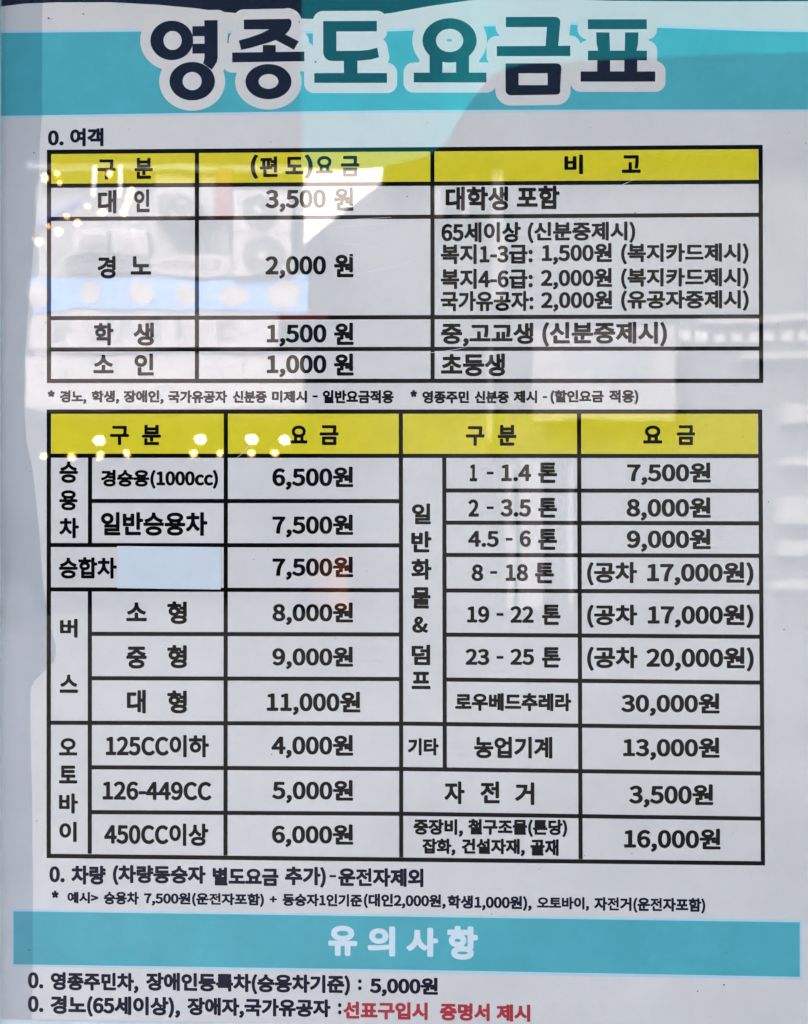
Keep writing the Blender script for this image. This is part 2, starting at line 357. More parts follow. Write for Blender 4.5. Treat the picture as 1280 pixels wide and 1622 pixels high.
# --- lettering outlines (each line: character, advance, closed outlines)
GLYPHS = {
'&':[680,[161,61,191,59,219,64,244,73,269,89,309,67,331,60,339,60,346,63,350,69,361,104,360,111,354,118,326,129,314,136,314,139,335,176,350,214,357,239,355,246,351,250,341,254,306,254,299,251,293,244,280,206,264,175,239,199,215,229,215,231,249,261,261,278,271,299,274,321,269,349,265,359,256,371,239,385,224,391,211,394,189,393,166,387,146,375,129,354,120,331,118,304,122,279,133,246,107,224,94,207,85,189,80,169,80,144,83,129,87,116,99,96,109,86,129,72,144,66],[176,121,166,124,156,131,149,141,146,151,146,161,149,171,164,192,191,159,219,129,196,120],[186,283,183,289,180,304,182,324,191,335,199,337,206,336,209,334,212,326,211,311,201,296]],
'(':[338,[173,-14,181,-13,206,-2,212,4,214,11,212,19,189,64,175,106,166,156,163,204,166,254,175,301,190,346,213,391,214,399,211,405,206,410,176,423,169,421,161,414,137,369,123,334,112,299,106,264,101,204,106,144,113,109,122,76,137,41,153,9,164,-9]],
')':[338,[117,-14,126,-13,133,-6,158,39,172,74,183,109,190,144,194,204,190,264,183,299,172,334,158,369,134,414,127,421,119,423,89,410,83,404,81,396,105,346,116,316,127,271,131,236,133,204,132,174,124,124,111,76,99,48,83,19,81,11,83,4,88,-1]],
'*':[467,[137,254,144,253,151,256,174,282,194,258,204,253,215,256,232,269,237,276,237,286,221,314,221,316,249,328,254,334,256,344,249,366,244,374,236,377,202,371,199,404,196,409,189,413,161,414,154,411,147,401,144,370,116,377,106,376,99,369,91,346,91,336,96,329,125,316,126,314,109,286,109,279,114,269]],
'+':[555,[173,111,209,111,215,114,219,119,221,126,221,196,224,198,289,199,299,203,303,211,303,244,296,254,289,257,224,257,221,259,221,331,216,340,209,344,174,344,167,341,163,336,161,329,161,259,159,257,94,257,84,252,80,244,80,211,86,201,94,199,159,198,161,196,161,124,165,116]],
',':[278,[107,-11,114,-11,126,-6,151,12,169,34,179,56,184,86,180,114,169,133,151,144,134,146,116,141,104,131,96,116,95,99,99,86,106,76,121,66,122,64,111,50,90,36,86,29,86,21,96,-4,101,-9]],
'-':[347,[92,164,99,162,206,163,213,169,216,176,216,211,210,219,201,222,94,221,86,216,83,206,83,174,86,168]],
'.':[278,[123,61,141,60,156,65,169,76,176,91,177,109,173,124,161,137,146,145,129,145,114,140,102,129,95,114,94,96,99,81,109,69]],
'0':[555,[172,61,191,59,221,64,236,70,251,81,270,104,280,121,291,156,295,179,298,229,295,274,291,299,279,334,262,361,249,375,224,389,206,393,176,393,161,390,144,382,124,365,111,349,103,334,91,299,87,276,84,229,87,181,91,156,103,121,112,104,131,81,146,70],[186,121,176,125,169,134,158,161,151,206,151,246,155,281,165,314,176,329,184,333,191,334,201,332,209,326,218,314,222,304,230,264,231,209,228,174,218,141,210,129,204,124,196,121]],
'1':[555,[108,66,116,64,276,64,284,66,290,74,292,111,287,121,279,126,234,126,233,129,233,374,229,384,221,388,186,389,156,376,121,366,114,358,113,326,119,317,126,314,164,314,165,311,165,129,164,126,114,126,104,121,100,111,100,79,102,71]],
'2':[555,[90,66,99,64,284,64,291,67,296,74,298,114,294,121,289,126,281,127,199,127,195,129,236,176,259,210,275,244,283,276,283,309,277,331,271,345,254,368,236,381,224,387,209,391,184,394,164,393,144,388,126,380,111,371,92,354,81,341,81,334,84,326,106,304,116,299,126,302,144,319,161,330,179,333,196,330,205,324,211,316,215,304,216,291,214,271,209,256,196,231,186,216,146,169,84,109,82,101,82,79,85,71]],
'3':[555,[160,61,186,59,214,62,239,70,251,77,271,94,281,106,291,129,294,144,294,171,288,194,274,217,253,236,263,246,273,259,283,284,285,296,285,316,278,341,264,363,246,378,224,388,199,393,166,393,134,383,104,365,90,354,87,346,88,339,90,334,111,309,119,305,129,306,146,321,159,328,179,333,194,332,204,328,211,321,216,311,216,291,211,281,204,274,186,266,149,262,139,256,136,249,136,219,139,209,146,204,191,199,206,194,217,186,224,176,227,161,226,149,220,136,211,128,201,124,184,121,169,122,149,129,134,139,119,152,109,154,99,149,76,119,77,111,79,106,106,82,131,69]],
'4':[555,[209,66,216,64,251,64,261,69,266,79,266,144,295,146,302,151,305,159,305,191,301,200,291,206,266,206,266,374,262,384,254,389,209,389,198,384,75,194,72,186,73,156,76,151,84,146,199,145,200,141,201,79,203,71],[156,206,199,271,200,266,200,206]],
'5':[555,[159,61,184,59,199,60,214,63,239,73,252,81,271,100,281,114,288,129,295,159,295,194,288,224,274,249,255,266,231,278,206,284,186,284,169,282,167,284,171,327,266,327,278,331,282,341,282,376,278,384,271,388,124,389,115,386,109,379,99,239,101,229,105,224,125,211,134,208,141,210,156,219,169,224,181,226,197,224,209,219,216,212,222,204,227,189,228,166,224,151,214,134,201,125,181,121,156,125,138,134,117,151,109,153,98,149,77,121,75,114,77,106,99,86,129,70]],
'6':[555,[180,61,201,59,226,63,241,68,261,81,279,100,287,114,297,139,299,154,300,186,294,216,283,239,264,259,241,271,219,277,204,278,181,275,156,264,159,281,167,304,178,319,189,327,204,332,221,332,236,326,251,313,261,311,269,314,293,341,295,349,293,356,276,373,256,385,229,393,209,394,179,390,161,383,136,366,123,351,112,336,104,319,96,297,91,274,88,246,88,196,91,171,101,134,117,104,129,89,154,70],[189,121,176,129,166,144,157,171,154,194,166,206,179,215,191,219,204,219,219,213,229,201,234,179,233,156,227,136,216,124,204,120]],
'7':[555,[152,66,159,64,199,64,206,67,212,74,218,156,231,221,245,259,256,281,299,349,299,376,295,384,289,388,99,389,91,386,85,379,84,339,88,331,94,328,212,326,182,269,167,229,160,204,151,159,144,81,146,71]],
'8':[555,[169,61,191,59,219,62,236,67,257,76,270,86,285,104,295,124,298,139,298,164,291,191,281,209,259,231,277,256,287,281,288,311,283,336,270,359,254,375,231,387,206,393,181,393,166,390,146,383,134,376,119,362,110,351,104,339,98,316,97,294,101,276,111,255,127,236,104,213,89,186,85,174,83,154,87,126,98,104,116,84,139,70],[181,119,169,123,159,129,151,139,147,151,147,166,153,181,161,194,174,205,201,192,216,183,229,170,233,156,231,139,221,126,204,119],[206,258,176,275,168,284,163,291,161,304,163,316,170,326,179,332,191,335,206,332,216,326,224,314,226,299,224,284,216,266,209,258]],
'9':[555,[152,61,176,59,206,64,234,77,248,89,261,105,279,136,286,159,292,184,295,211,295,264,288,304,281,324,266,351,251,368,228,384,199,393,181,394,156,391,141,385,121,373,110,361,96,341,89,326,83,299,83,266,88,239,101,214,119,194,141,182,154,178,176,176,201,179,227,189,220,161,214,149,204,134,194,126,179,121,161,122,146,129,131,141,121,143,112,139,90,114,88,106,89,99,101,85,126,69],[171,236,159,244,152,256,148,276,149,299,155,316,164,327,174,333,189,334,204,328,217,311,224,294,229,264,219,250,203,239,189,234]],
':':[278,[123,61,141,60,156,65,169,76,176,91,177,109,173,124,161,137,146,145,129,145,114,140,102,129,95,114,94,96,99,81,109,69],[128,221,146,222,161,229,172,241,177,256,176,276,169,291,156,302,141,307,124,306,110,299,99,286,94,271,95,254,101,238,114,226]],
'>':[555,[90,124,101,124,296,201,301,206,303,214,303,244,300,251,294,257,101,333,94,334,86,331,81,324,80,316,80,284,86,274,206,229,91,186,84,181,80,171,80,136,83,129]],
'C':[638,[207,61,241,60,261,62,279,68,296,76,311,86,332,106,336,114,336,121,333,126,311,152,301,156,292,154,271,135,254,126,234,123,209,127,194,134,179,149,171,160,163,181,158,211,158,244,160,259,168,286,178,304,186,312,196,320,211,327,239,330,259,325,271,318,286,305,296,303,306,309,328,336,329,344,327,351,308,369,279,385,251,393,234,394,214,393,194,389,176,383,159,374,142,361,129,348,117,334,106,315,93,276,89,251,88,224,92,179,99,156,115,121,129,104,141,91,156,80,176,70]],
'c':[510,[181,61,209,59,239,65,254,71,271,81,284,91,288,99,286,110,269,136,264,141,259,142,251,141,234,129,219,123,199,121,186,125,174,133,165,144,158,159,154,186,156,209,162,226,174,244,191,254,209,256,224,253,244,239,254,238,262,244,283,271,284,279,283,284,269,297,246,310,221,317,204,318,174,314,147,304,132,294,111,272,101,257,90,229,86,209,85,186,89,151,94,134,109,106,119,94,141,76,156,68]],
'가':[920,[343,34,381,34,389,38,393,46,394,219,396,221,441,222,449,228,451,236,451,266,445,276,436,280,396,280,394,281,393,414,389,422,379,427,341,426,333,421,329,411,329,49,333,39],[113,104,121,102,127,104,156,120,184,138,206,156,227,176,244,197,259,219,273,244,283,269,296,319,300,374,299,379,294,385,284,388,119,388,111,386,106,381,103,374,104,341,108,334,114,330,234,329,229,306,216,271,206,254,184,224,153,194,116,169,94,156,89,151,86,144,88,136,108,109]],
'객':[920,[368,34,409,34,416,38,420,46,421,181,418,189,421,199,421,409,418,419,413,424,406,426,371,426,361,420,358,411,358,339,356,336,341,336,341,404,340,409,336,415,326,419,294,419,286,417,280,411,278,404,279,196,158,196,186,214,206,231,234,261,246,280,257,301,268,339,273,384,270,394,264,398,256,400,116,400,106,396,101,386,100,356,103,349,109,343,116,341,204,341,204,339,192,309,178,289,166,276,141,257,94,232,88,226,86,219,88,211,106,184,114,179,121,178,149,189,146,181,147,151,151,142,159,138,356,137,357,46,360,39],[341,196,341,276,356,277,358,274,358,199,356,196]],
'거':[920,[361,34,401,34,409,38,413,46,413,411,409,421,399,426,364,427,356,424,350,416,349,282,286,281,285,284,293,319,296,371,294,380,286,386,116,387,106,384,100,374,100,344,103,336,109,331,116,329,229,329,230,326,221,291,213,271,196,241,184,225,151,194,116,170,91,157,86,151,84,144,86,136,105,109,114,103,124,103,154,119,181,138,204,156,226,178,244,199,264,231,266,231,271,225,279,223,346,222,349,221,349,49,353,39]],
'건':[920,[168,41,406,41,414,43,420,49,423,56,422,86,419,94,411,99,219,100,218,171,216,179,211,184,204,186,165,186,196,203,219,219,254,251,269,271,275,261,284,256,346,256,349,254,349,144,351,136,356,130,364,128,399,128,409,132,413,144,413,411,411,419,406,424,399,426,364,426,356,424,351,419,349,411,349,316,346,315,294,315,292,316,301,356,303,384,299,394,291,398,124,399,116,397,110,391,108,384,108,354,111,346,117,341,124,340,232,339,224,317,216,305,194,279,171,261,154,250,96,224,90,214,92,204,107,176,112,171,121,169,154,181,156,179,153,171,153,56,157,46]],
'경':[920,[252,36,299,35,331,40,349,44,374,55,386,63,398,74,410,94,415,119,413,136,404,159,388,176,389,178,401,179,406,181,411,186,413,194,413,411,411,419,404,425,364,426,353,421,349,411,349,361,346,360,301,361,301,389,296,396,289,399,121,399,114,396,108,389,108,354,111,347,116,343,124,341,229,341,231,339,224,321,216,308,206,296,185,276,156,258,138,249,99,235,92,229,89,221,91,214,105,186,110,181,116,179,124,179,180,201,224,229,254,256,255,236,259,231,266,227,349,225,349,197,316,203,281,206,259,205,226,200,199,192,175,179,162,166,151,149,145,131,146,106,155,84,164,72,184,56,199,49,226,40],[261,94,229,100,219,105,211,112,209,121,211,129,219,136,231,141,246,145,269,148,311,146,336,138,346,131,351,124,351,116,346,109,329,100,301,94],[276,286,284,301,286,302,349,301,349,286,346,284]],
'계':[920,[372,34,411,34,419,38,423,46,423,411,419,422,409,426,371,426,364,421,360,411,360,49,364,39],[295,54,301,52,336,52,346,56,350,64,350,401,348,409,344,414,336,417,301,417,291,411,287,401,286,326,269,326,270,369,265,376,259,380,116,381,108,379,104,375,100,369,100,339,101,331,109,324,116,322,204,321,201,304,191,274,174,241,154,215,139,199,124,186,88,161,84,154,86,144,109,115,114,112,121,111,144,124,176,149,201,174,221,199,224,185,229,180,234,177,286,177,287,66,290,59],[244,235,243,236,256,268,284,268,287,266,286,235]],
'고':[920,[92,86,101,84,429,84,438,89,442,96,442,129,437,139,429,143,276,143,275,261,271,267,264,272,226,272,216,267,212,259,212,144,94,142,87,136,84,129,85,96,87,91],[369,156,381,157,389,164,396,204,401,251,404,304,404,376,399,386,389,390,136,390,129,389,124,385,119,376,119,346,124,336,131,332,339,332,337,254,326,174,329,166,336,160]],
'골':[920,[134,39,396,38,404,40,409,45,411,51,411,81,406,91,399,95,188,96,189,104,386,104,394,106,399,111,402,119,402,206,399,216,391,222,386,223,139,223,131,220,126,216,123,209,123,179,126,171,134,165,336,164,338,161,336,160,139,160,131,157,126,152,124,146,124,54,126,45],[93,226,101,224,426,224,434,226,439,231,442,239,442,269,439,276,429,282,396,282,394,284,400,341,401,396,399,404,394,409,386,412,139,412,131,410,126,405,123,399,123,369,126,360,134,355,336,354,335,326,330,291,331,284,329,282,284,282,283,331,280,339,274,343,269,345,231,345,224,341,220,334,219,284,216,282,101,282,91,279,85,269,85,239,88,231]],
'공':[920,[223,36,264,34,316,39,349,48,374,61,392,79,399,91,403,104,402,129,399,141,391,154,374,171,349,184,319,193,289,197,241,198,206,193,176,185,151,171,133,154,126,141,123,131,121,114,122,101,127,89,141,69,164,53,191,42],[261,91,216,96,201,100,191,106,185,114,187,121,194,128,207,134,226,139,249,141,289,140,309,136,324,131,334,126,339,119,339,114,336,109,329,103,316,98,289,93],[94,201,101,200,426,200,436,203,442,214,442,244,439,252,429,258,390,259,397,291,400,324,401,394,398,401,394,406,386,408,139,408,131,406,126,402,124,396,123,366,126,357,134,351,336,350,335,314,327,271,328,264,332,259,284,258,283,314,280,321,274,326,269,328,231,327,224,323,219,314,219,259,101,258,94,257,88,251,85,241,85,211,89,205]],
'교':[920,[92,86,101,84,429,84,438,89,442,96,442,129,437,139,429,143,319,143,318,249,314,257,304,262,266,262,260,259,256,254,254,246,254,144,229,144,229,246,227,254,223,259,216,262,179,262,169,257,165,249,164,144,99,143,90,139,84,129,84,99,87,91],[372,159,384,160,391,169,399,219,403,264,405,324,404,376,399,386,389,390,134,390,126,388,121,384,119,376,119,344,123,336,131,332,340,331,338,254,328,174,333,166,339,163]],
'구':[920,[241,34,281,33,289,36,294,44,296,189,429,189,436,192,441,199,442,234,439,242,429,248,393,249,399,309,400,389,396,397,389,402,141,403,134,401,127,394,126,356,131,349,136,346,335,344,333,291,326,248,99,248,90,244,85,236,85,201,89,194,96,189,229,189,230,186,231,46,234,39]],
'국':[920,[351,34,391,34,399,38,402,44,402,176,397,184,389,187,296,188,296,221,429,222,436,224,441,229,444,236,444,264,441,274,431,280,396,281,401,339,401,394,399,401,394,407,386,409,141,409,134,407,129,402,126,396,126,366,129,358,136,352,334,351,337,349,337,331,333,296,331,281,329,280,101,280,90,276,85,266,84,236,87,229,94,223,231,221,231,189,229,187,134,187,125,184,119,174,118,144,121,136,126,131,134,129,339,129,339,46,343,39]],
'금':[920,[136,39,386,38,394,40,401,46,403,54,403,181,401,189,394,196,386,198,141,198,134,196,128,191,125,184,125,54,128,44],[189,97,188,139,191,140,336,140,338,139,339,99,336,96],[96,216,429,216,436,218,441,223,444,229,444,259,441,267,431,274,399,274,395,276,401,336,401,391,399,400,394,405,386,407,141,407,134,405,129,400,126,394,126,364,129,356,136,350,336,349,336,319,330,276,326,274,96,274,88,269,84,259,85,226,89,220]],
'급':[920,[138,39,386,38,391,39,397,44,401,54,401,204,397,214,389,219,394,220,429,220,438,224,444,234,444,264,441,272,434,278,396,279,395,281,401,329,401,394,400,401,394,408,386,410,141,410,134,408,129,404,126,396,126,364,131,356,139,352,336,352,337,349,335,306,331,281,329,279,99,279,91,276,87,271,84,264,84,236,89,225,99,221,134,220,139,219,131,214,127,204,127,54,130,44],[191,97,191,114,337,114,337,99,334,96],[191,172,191,206,187,214,179,219,181,220,344,220,349,219,341,214,338,209,336,172]],
'기':[920,[360,34,401,34,409,39,412,46,413,411,409,421,399,426,359,426,351,420,348,411,348,49,352,39],[118,101,129,102,159,118,186,136,209,154,232,176,249,196,265,219,277,241,288,266,301,316,306,371,304,379,299,385,291,387,121,387,114,385,109,381,106,374,106,344,109,336,116,330,239,329,235,306,222,271,212,254,190,224,158,194,121,170,96,157,91,151,89,144,90,136,110,106]],
'노':[920,[94,81,426,80,436,82,441,87,444,94,444,124,441,131,434,137,296,139,296,203,396,205,402,209,406,216,406,246,404,254,399,260,391,262,191,262,189,266,188,386,184,392,176,395,139,396,133,394,127,389,124,381,125,214,131,206,139,204,229,204,231,201,231,139,94,137,89,134,85,126,84,96,88,86]],
'농':[920,[224,36,281,34,319,39,336,43,359,52,383,69,393,81,401,101,402,126,397,141,384,161,372,171,349,184,322,191,329,193,426,193,434,194,440,199,443,206,443,239,439,246,429,251,296,251,296,266,299,268,389,268,399,271,404,276,405,284,405,311,401,321,396,325,389,326,194,326,193,404,191,411,186,416,179,419,141,419,132,414,129,404,129,284,131,276,136,270,144,268,229,268,232,266,231,251,96,251,89,246,85,239,85,206,89,198,99,193,196,193,204,191,179,184,166,178,142,161,134,151,128,139,124,119,125,104,129,90,135,79,154,60,179,47,194,42],[261,91,219,95,204,100,194,106,189,114,190,121,199,128,209,133,239,139,289,138,309,135,324,130,334,124,337,119,337,111,334,107,316,98,289,92]],
'당':[920,[229,36,284,35,304,37,334,43,359,54,371,62,387,79,395,94,400,119,395,144,389,156,382,166,367,179,387,181,394,186,396,191,397,271,399,274,436,274,444,277,449,286,450,316,447,326,439,332,397,334,397,414,393,421,386,426,344,426,336,422,332,414,332,196,301,201,266,204,229,201,199,195,171,184,159,175,143,159,135,144,132,129,132,106,136,91,149,71,161,61,184,48,199,43],[239,94,209,102,201,107,196,114,195,121,199,129,216,139,251,145,289,144,307,141,321,136,331,130,335,124,336,116,332,109,314,98,279,92],[108,211,114,209,144,209,241,211,304,219,319,222,325,226,329,236,325,266,321,274,314,279,236,270,181,267,166,267,165,269,164,339,166,341,281,342,288,346,291,354,291,386,286,395,276,399,116,399,109,397,104,394,100,384,100,224,103,216]],
'대':[920,[371,34,411,34,419,39,422,46,423,411,419,421,409,426,374,426,366,424,361,416,359,281,341,281,340,284,340,404,337,411,331,417,324,419,291,418,285,416,280,411,278,404,278,191,276,189,266,192,209,184,164,182,162,184,163,324,246,324,255,326,260,331,263,339,263,369,259,377,254,381,246,383,114,383,104,380,99,374,97,366,97,139,100,129,106,124,111,123,186,123,231,127,276,134,278,131,278,66,280,59,286,54,291,52,329,53,336,58,340,66,340,221,341,223,359,223,360,49,363,39]],
'덤':[920,[160,39,399,38,406,41,411,46,413,54,413,184,411,191,413,201,413,411,411,419,406,424,399,426,364,427,356,424,351,419,349,411,349,339,261,338,252,334,248,326,248,294,251,286,256,282,264,280,349,279,349,200,161,199,154,196,149,191,147,184,147,54,151,44],[211,99,211,139,214,141,346,141,350,139,349,97,214,97],[116,204,181,204,239,206,299,213,313,216,319,220,323,231,319,261,315,269,309,273,301,273,234,264,171,262,168,264,169,345,284,345,291,346,297,351,300,359,300,389,295,399,284,403,121,403,114,402,109,399,104,389,104,219,108,209]],
'도':[920,[92,81,101,79,429,79,440,84,444,94,444,124,441,131,434,137,295,139,296,199,391,199,398,201,403,206,406,214,406,244,404,249,399,255,391,257,194,257,190,259,191,339,391,340,399,345,402,354,402,384,396,394,386,397,144,397,136,396,131,393,128,389,126,381,127,209,134,201,141,199,231,199,231,139,94,136,86,129,84,121,85,91]],
'동':[920,[257,34,301,36,334,42,361,52,384,69,396,87,401,101,401,126,397,141,384,160,371,170,349,182,326,189,434,191,440,196,443,204,442,236,438,244,429,248,295,249,296,258,389,258,398,261,404,271,405,301,402,309,396,315,389,316,191,317,190,319,190,351,391,353,399,359,402,369,401,399,396,406,391,409,141,410,131,406,126,399,126,274,129,265,134,260,141,258,229,258,231,258,232,249,96,248,89,243,85,236,85,201,90,194,99,190,200,189,179,183,164,176,144,161,135,151,128,139,125,126,125,104,129,89,134,79,144,67,154,59,176,47,209,38],[249,91,211,97,199,102,191,108,189,114,191,121,199,127,211,132,249,138,289,137,309,134,324,129,334,123,338,116,337,111,334,106,316,97,289,92]],
'드':[920,[94,84,101,82,431,83,439,87,443,94,443,129,439,137,429,141,99,141,89,136,84,126,85,94,89,87],[134,196,141,194,389,194,399,197,404,203,406,209,406,239,401,248,394,252,191,253,190,331,191,335,391,335,399,340,402,349,402,379,399,386,394,391,386,393,141,393,134,391,129,386,126,379,126,211,129,201]],
'등':[920,[224,36,281,34,319,39,346,46,361,53,383,69,397,89,402,104,401,129,391,151,374,169,359,178,334,187,299,194,314,196,426,196,434,197,439,201,443,209,443,241,439,249,429,254,389,255,101,254,94,253,89,250,85,241,85,209,88,201,94,197,214,196,227,194,191,187,166,177,154,170,143,161,133,149,125,129,124,116,125,101,129,89,136,77,152,61,179,47,194,42],[261,91,219,95,204,100,194,105,189,111,189,119,196,126,209,132,239,137,289,137,321,130,331,125,337,119,338,114,336,109,329,103,319,98,299,94],[135,259,141,257,389,257,396,259,403,266,405,274,404,304,401,310,396,314,389,316,191,316,190,319,190,351,191,354,391,354,398,359,402,366,402,396,400,404,394,410,386,412,141,412,134,410,127,404,126,396,126,274,129,264]],
'라':[920,[340,34,381,33,389,37,393,44,394,222,396,224,441,224,449,229,453,236,453,269,451,274,446,280,439,283,394,284,394,411,391,419,381,426,344,426,334,421,330,414,329,180,324,188,314,192,234,182,166,179,163,181,164,232,279,232,285,234,290,239,293,246,293,376,291,384,288,389,276,393,114,393,106,391,101,386,98,379,98,349,104,338,114,335,229,334,229,291,114,290,106,287,102,284,99,274,99,136,102,126,106,123,114,120,221,122,294,129,321,134,329,139,330,46,333,39]],
'량':[920,[228,36,284,34,316,38,334,43,359,53,371,60,387,76,395,91,400,116,395,139,389,151,381,161,366,174,369,176,386,177,394,184,397,191,397,234,436,235,444,238,449,244,450,279,446,289,436,294,399,294,397,296,397,309,399,311,436,311,444,314,450,324,450,354,447,364,439,370,397,371,396,414,392,421,386,425,344,426,336,421,332,414,331,230,327,259,323,264,316,267,221,258,166,256,164,259,164,271,166,274,279,275,289,279,293,289,293,389,291,396,286,401,276,404,114,404,106,401,100,394,99,359,103,351,109,347,226,346,230,344,229,331,115,331,109,330,104,326,100,316,100,214,101,206,106,200,114,197,161,197,261,202,321,210,329,216,331,221,331,189,301,195,266,197,246,196,211,192,184,184,169,177,151,163,141,151,135,139,130,116,132,101,141,79,156,63,171,53,196,43],[251,91,221,95,209,100,198,106,194,114,196,121,204,128,214,133,244,139,289,138,321,131,331,125,335,119,335,111,332,106,316,98,289,92]],
'레':[920,[371,34,411,34,419,39,422,46,423,411,419,421,409,426,371,426,364,421,360,411,360,49,363,39],[296,54,336,53,344,56,349,66,349,401,346,411,336,417,301,418,294,415,288,409,286,401,286,299,284,296,256,297,255,374,252,381,246,385,111,387,104,385,98,379,96,371,96,341,99,334,104,330,111,328,191,328,192,291,191,288,111,288,104,285,99,280,96,271,96,139,99,130,104,125,111,122,191,124,264,131,279,134,286,139,287,66,290,59],[286,175,286,181,282,186,271,191,214,184,161,181,160,184,160,229,241,230,249,232,254,238,284,238,286,236]],
'로':[920,[95,79,429,78,439,82,444,91,444,124,440,131,434,136,299,137,295,139,296,173,396,173,406,177,411,186,411,216,409,224,404,229,396,232,191,232,189,234,189,256,191,259,386,259,396,262,401,266,403,274,403,384,399,395,394,398,386,400,141,400,134,398,129,395,125,386,124,356,127,349,134,343,141,341,339,341,339,319,336,316,141,316,134,315,129,311,125,301,125,189,127,181,132,176,139,173,229,173,231,171,231,139,229,137,94,135,88,131,85,124,84,94,88,84]],
'록':[920,[347,39,354,37,389,37,396,39,401,45,403,51,403,156,399,169,429,169,439,174,443,184,443,216,438,224,429,227,299,227,296,229,296,234,399,235,404,239,409,246,409,276,407,284,401,290,394,292,194,292,191,292,190,296,194,298,386,298,394,300,399,306,401,314,401,401,400,409,394,415,386,417,141,417,134,415,129,411,126,404,126,374,129,366,136,361,336,360,337,356,334,354,141,354,133,351,128,346,126,339,126,249,131,239,141,234,231,234,232,229,229,227,94,226,87,221,84,214,84,184,86,176,96,169,126,169,121,159,121,129,126,119,134,115,339,114,339,51,342,44]],
'명':[920,[241,36,299,35,331,39,349,43,374,53,386,62,403,79,409,91,413,104,414,119,410,144,396,165,379,179,381,181,404,182,411,189,413,196,413,411,411,419,404,425,364,427,354,422,349,414,349,369,346,368,299,368,296,389,291,396,284,399,116,399,108,396,102,389,101,221,104,214,109,209,116,207,284,207,291,210,296,216,297,236,299,238,346,238,349,236,349,193,316,199,296,201,259,201,226,197,198,189,182,181,162,166,153,154,144,131,142,116,147,94,154,79,169,63,184,53,209,43],[279,91,244,94,221,101,208,111,207,116,208,124,215,131,226,137,256,143,301,143,321,140,336,135,345,129,350,121,349,111,341,104,329,98,314,94],[166,265,165,269,165,339,166,341,231,341,234,339,234,266,231,265],[299,296,297,299,299,310,349,309,349,296]],
'물':[920,[134,39,141,37,396,37,404,39,408,44,411,51,411,81,406,90,399,94,191,94,188,96,189,99,191,99,386,99,393,101,398,106,400,114,401,196,396,207,386,212,299,212,295,214,299,216,429,216,436,219,440,224,443,231,443,259,439,269,429,274,396,274,394,276,398,281,400,289,400,399,398,406,394,411,384,415,144,415,136,413,130,409,127,399,127,289,129,281,133,276,129,274,96,274,88,269,84,259,84,231,87,224,91,219,99,216,229,216,231,214,229,212,139,212,131,210,126,204,124,196,124,169,127,161,134,156,135,154,128,149,125,141,125,51,128,44],[191,330,191,357,336,356,336,334,336,331,334,330]],
'미':[920,[358,34,399,33,406,37,412,46,412,411,408,421,399,426,359,426,351,421,348,414,347,49,351,39],[112,126,121,124,286,124,294,126,300,131,302,139,302,376,300,384,296,388,286,391,121,391,114,389,107,384,105,374,105,139,107,131],[171,182,169,184,169,331,171,333,239,333,239,184,236,182]],
'민':[920,[158,46,411,46,419,50,423,56,423,91,419,99,409,104,214,104,213,176,210,184,205,189,199,191,161,191,153,186,148,176,149,59,152,51],[357,136,399,135,407,139,412,149,412,411,408,421,399,426,359,425,352,421,348,414,348,151,351,141],[113,196,289,195,299,200,303,211,303,379,299,390,294,394,286,395,119,395,109,391,105,386,103,379,103,211,106,202],[169,253,167,256,167,336,239,337,239,254]],
'바':[920,[341,34,381,34,389,37,393,44,394,224,441,225,449,229,453,239,453,271,446,281,439,284,396,284,394,286,393,414,389,422,379,427,341,426,333,421,329,411,329,49,333,39],[108,121,284,120,291,122,295,126,298,136,298,379,297,386,291,393,284,396,249,396,243,394,237,389,235,381,234,301,164,300,163,381,160,389,154,394,146,396,111,395,101,389,99,379,99,136,101,127],[164,179,164,243,234,242,234,179]],
'반':[920,[155,41,399,41,406,44,412,51,412,86,409,94,399,99,206,100,204,101,204,171,202,179,197,184,191,186,154,186,144,181,140,171,140,56,144,46],[340,131,346,129,381,129,389,131,394,136,396,144,397,256,399,258,439,259,446,264,450,271,450,304,444,314,436,317,399,317,397,319,397,411,392,421,384,426,344,426,336,421,332,414,332,144,335,136],[109,191,281,190,289,191,294,195,298,206,298,384,297,391,293,396,284,400,249,400,239,396,234,386,234,341,231,340,164,340,163,386,158,396,149,400,116,400,109,399,104,395,101,391,99,384,99,206,101,198],[164,248,164,282,234,281,234,248]],
'버':[920,[360,34,401,33,409,37,413,46,413,411,411,419,404,425,396,427,361,426,351,419,349,411,349,294,346,292,296,293,296,384,293,391,286,397,246,398,241,396,235,391,233,384,232,306,229,304,164,305,163,384,161,391,156,396,149,398,114,398,106,396,100,389,99,381,99,141,101,131,106,126,114,124,286,125,294,131,296,139,296,233,349,233,349,49,353,39],[164,183,163,246,232,246,231,182]],
'베':[920,[372,34,411,34,419,38,423,46,423,411,419,422,409,426,371,426,364,421,360,411,360,49,364,39],[303,51,339,52,346,56,351,64,351,401,348,411,339,418,304,419,296,416,289,409,288,291,286,289,269,289,267,291,267,376,264,384,259,389,251,391,219,391,213,389,208,384,205,376,205,306,204,302,160,304,160,376,158,384,154,388,144,391,111,391,105,389,100,384,97,376,97,139,100,131,105,126,111,124,251,124,259,126,264,131,267,139,267,229,269,230,286,230,288,226,288,66,292,56],[161,183,160,244,205,244,205,184]],
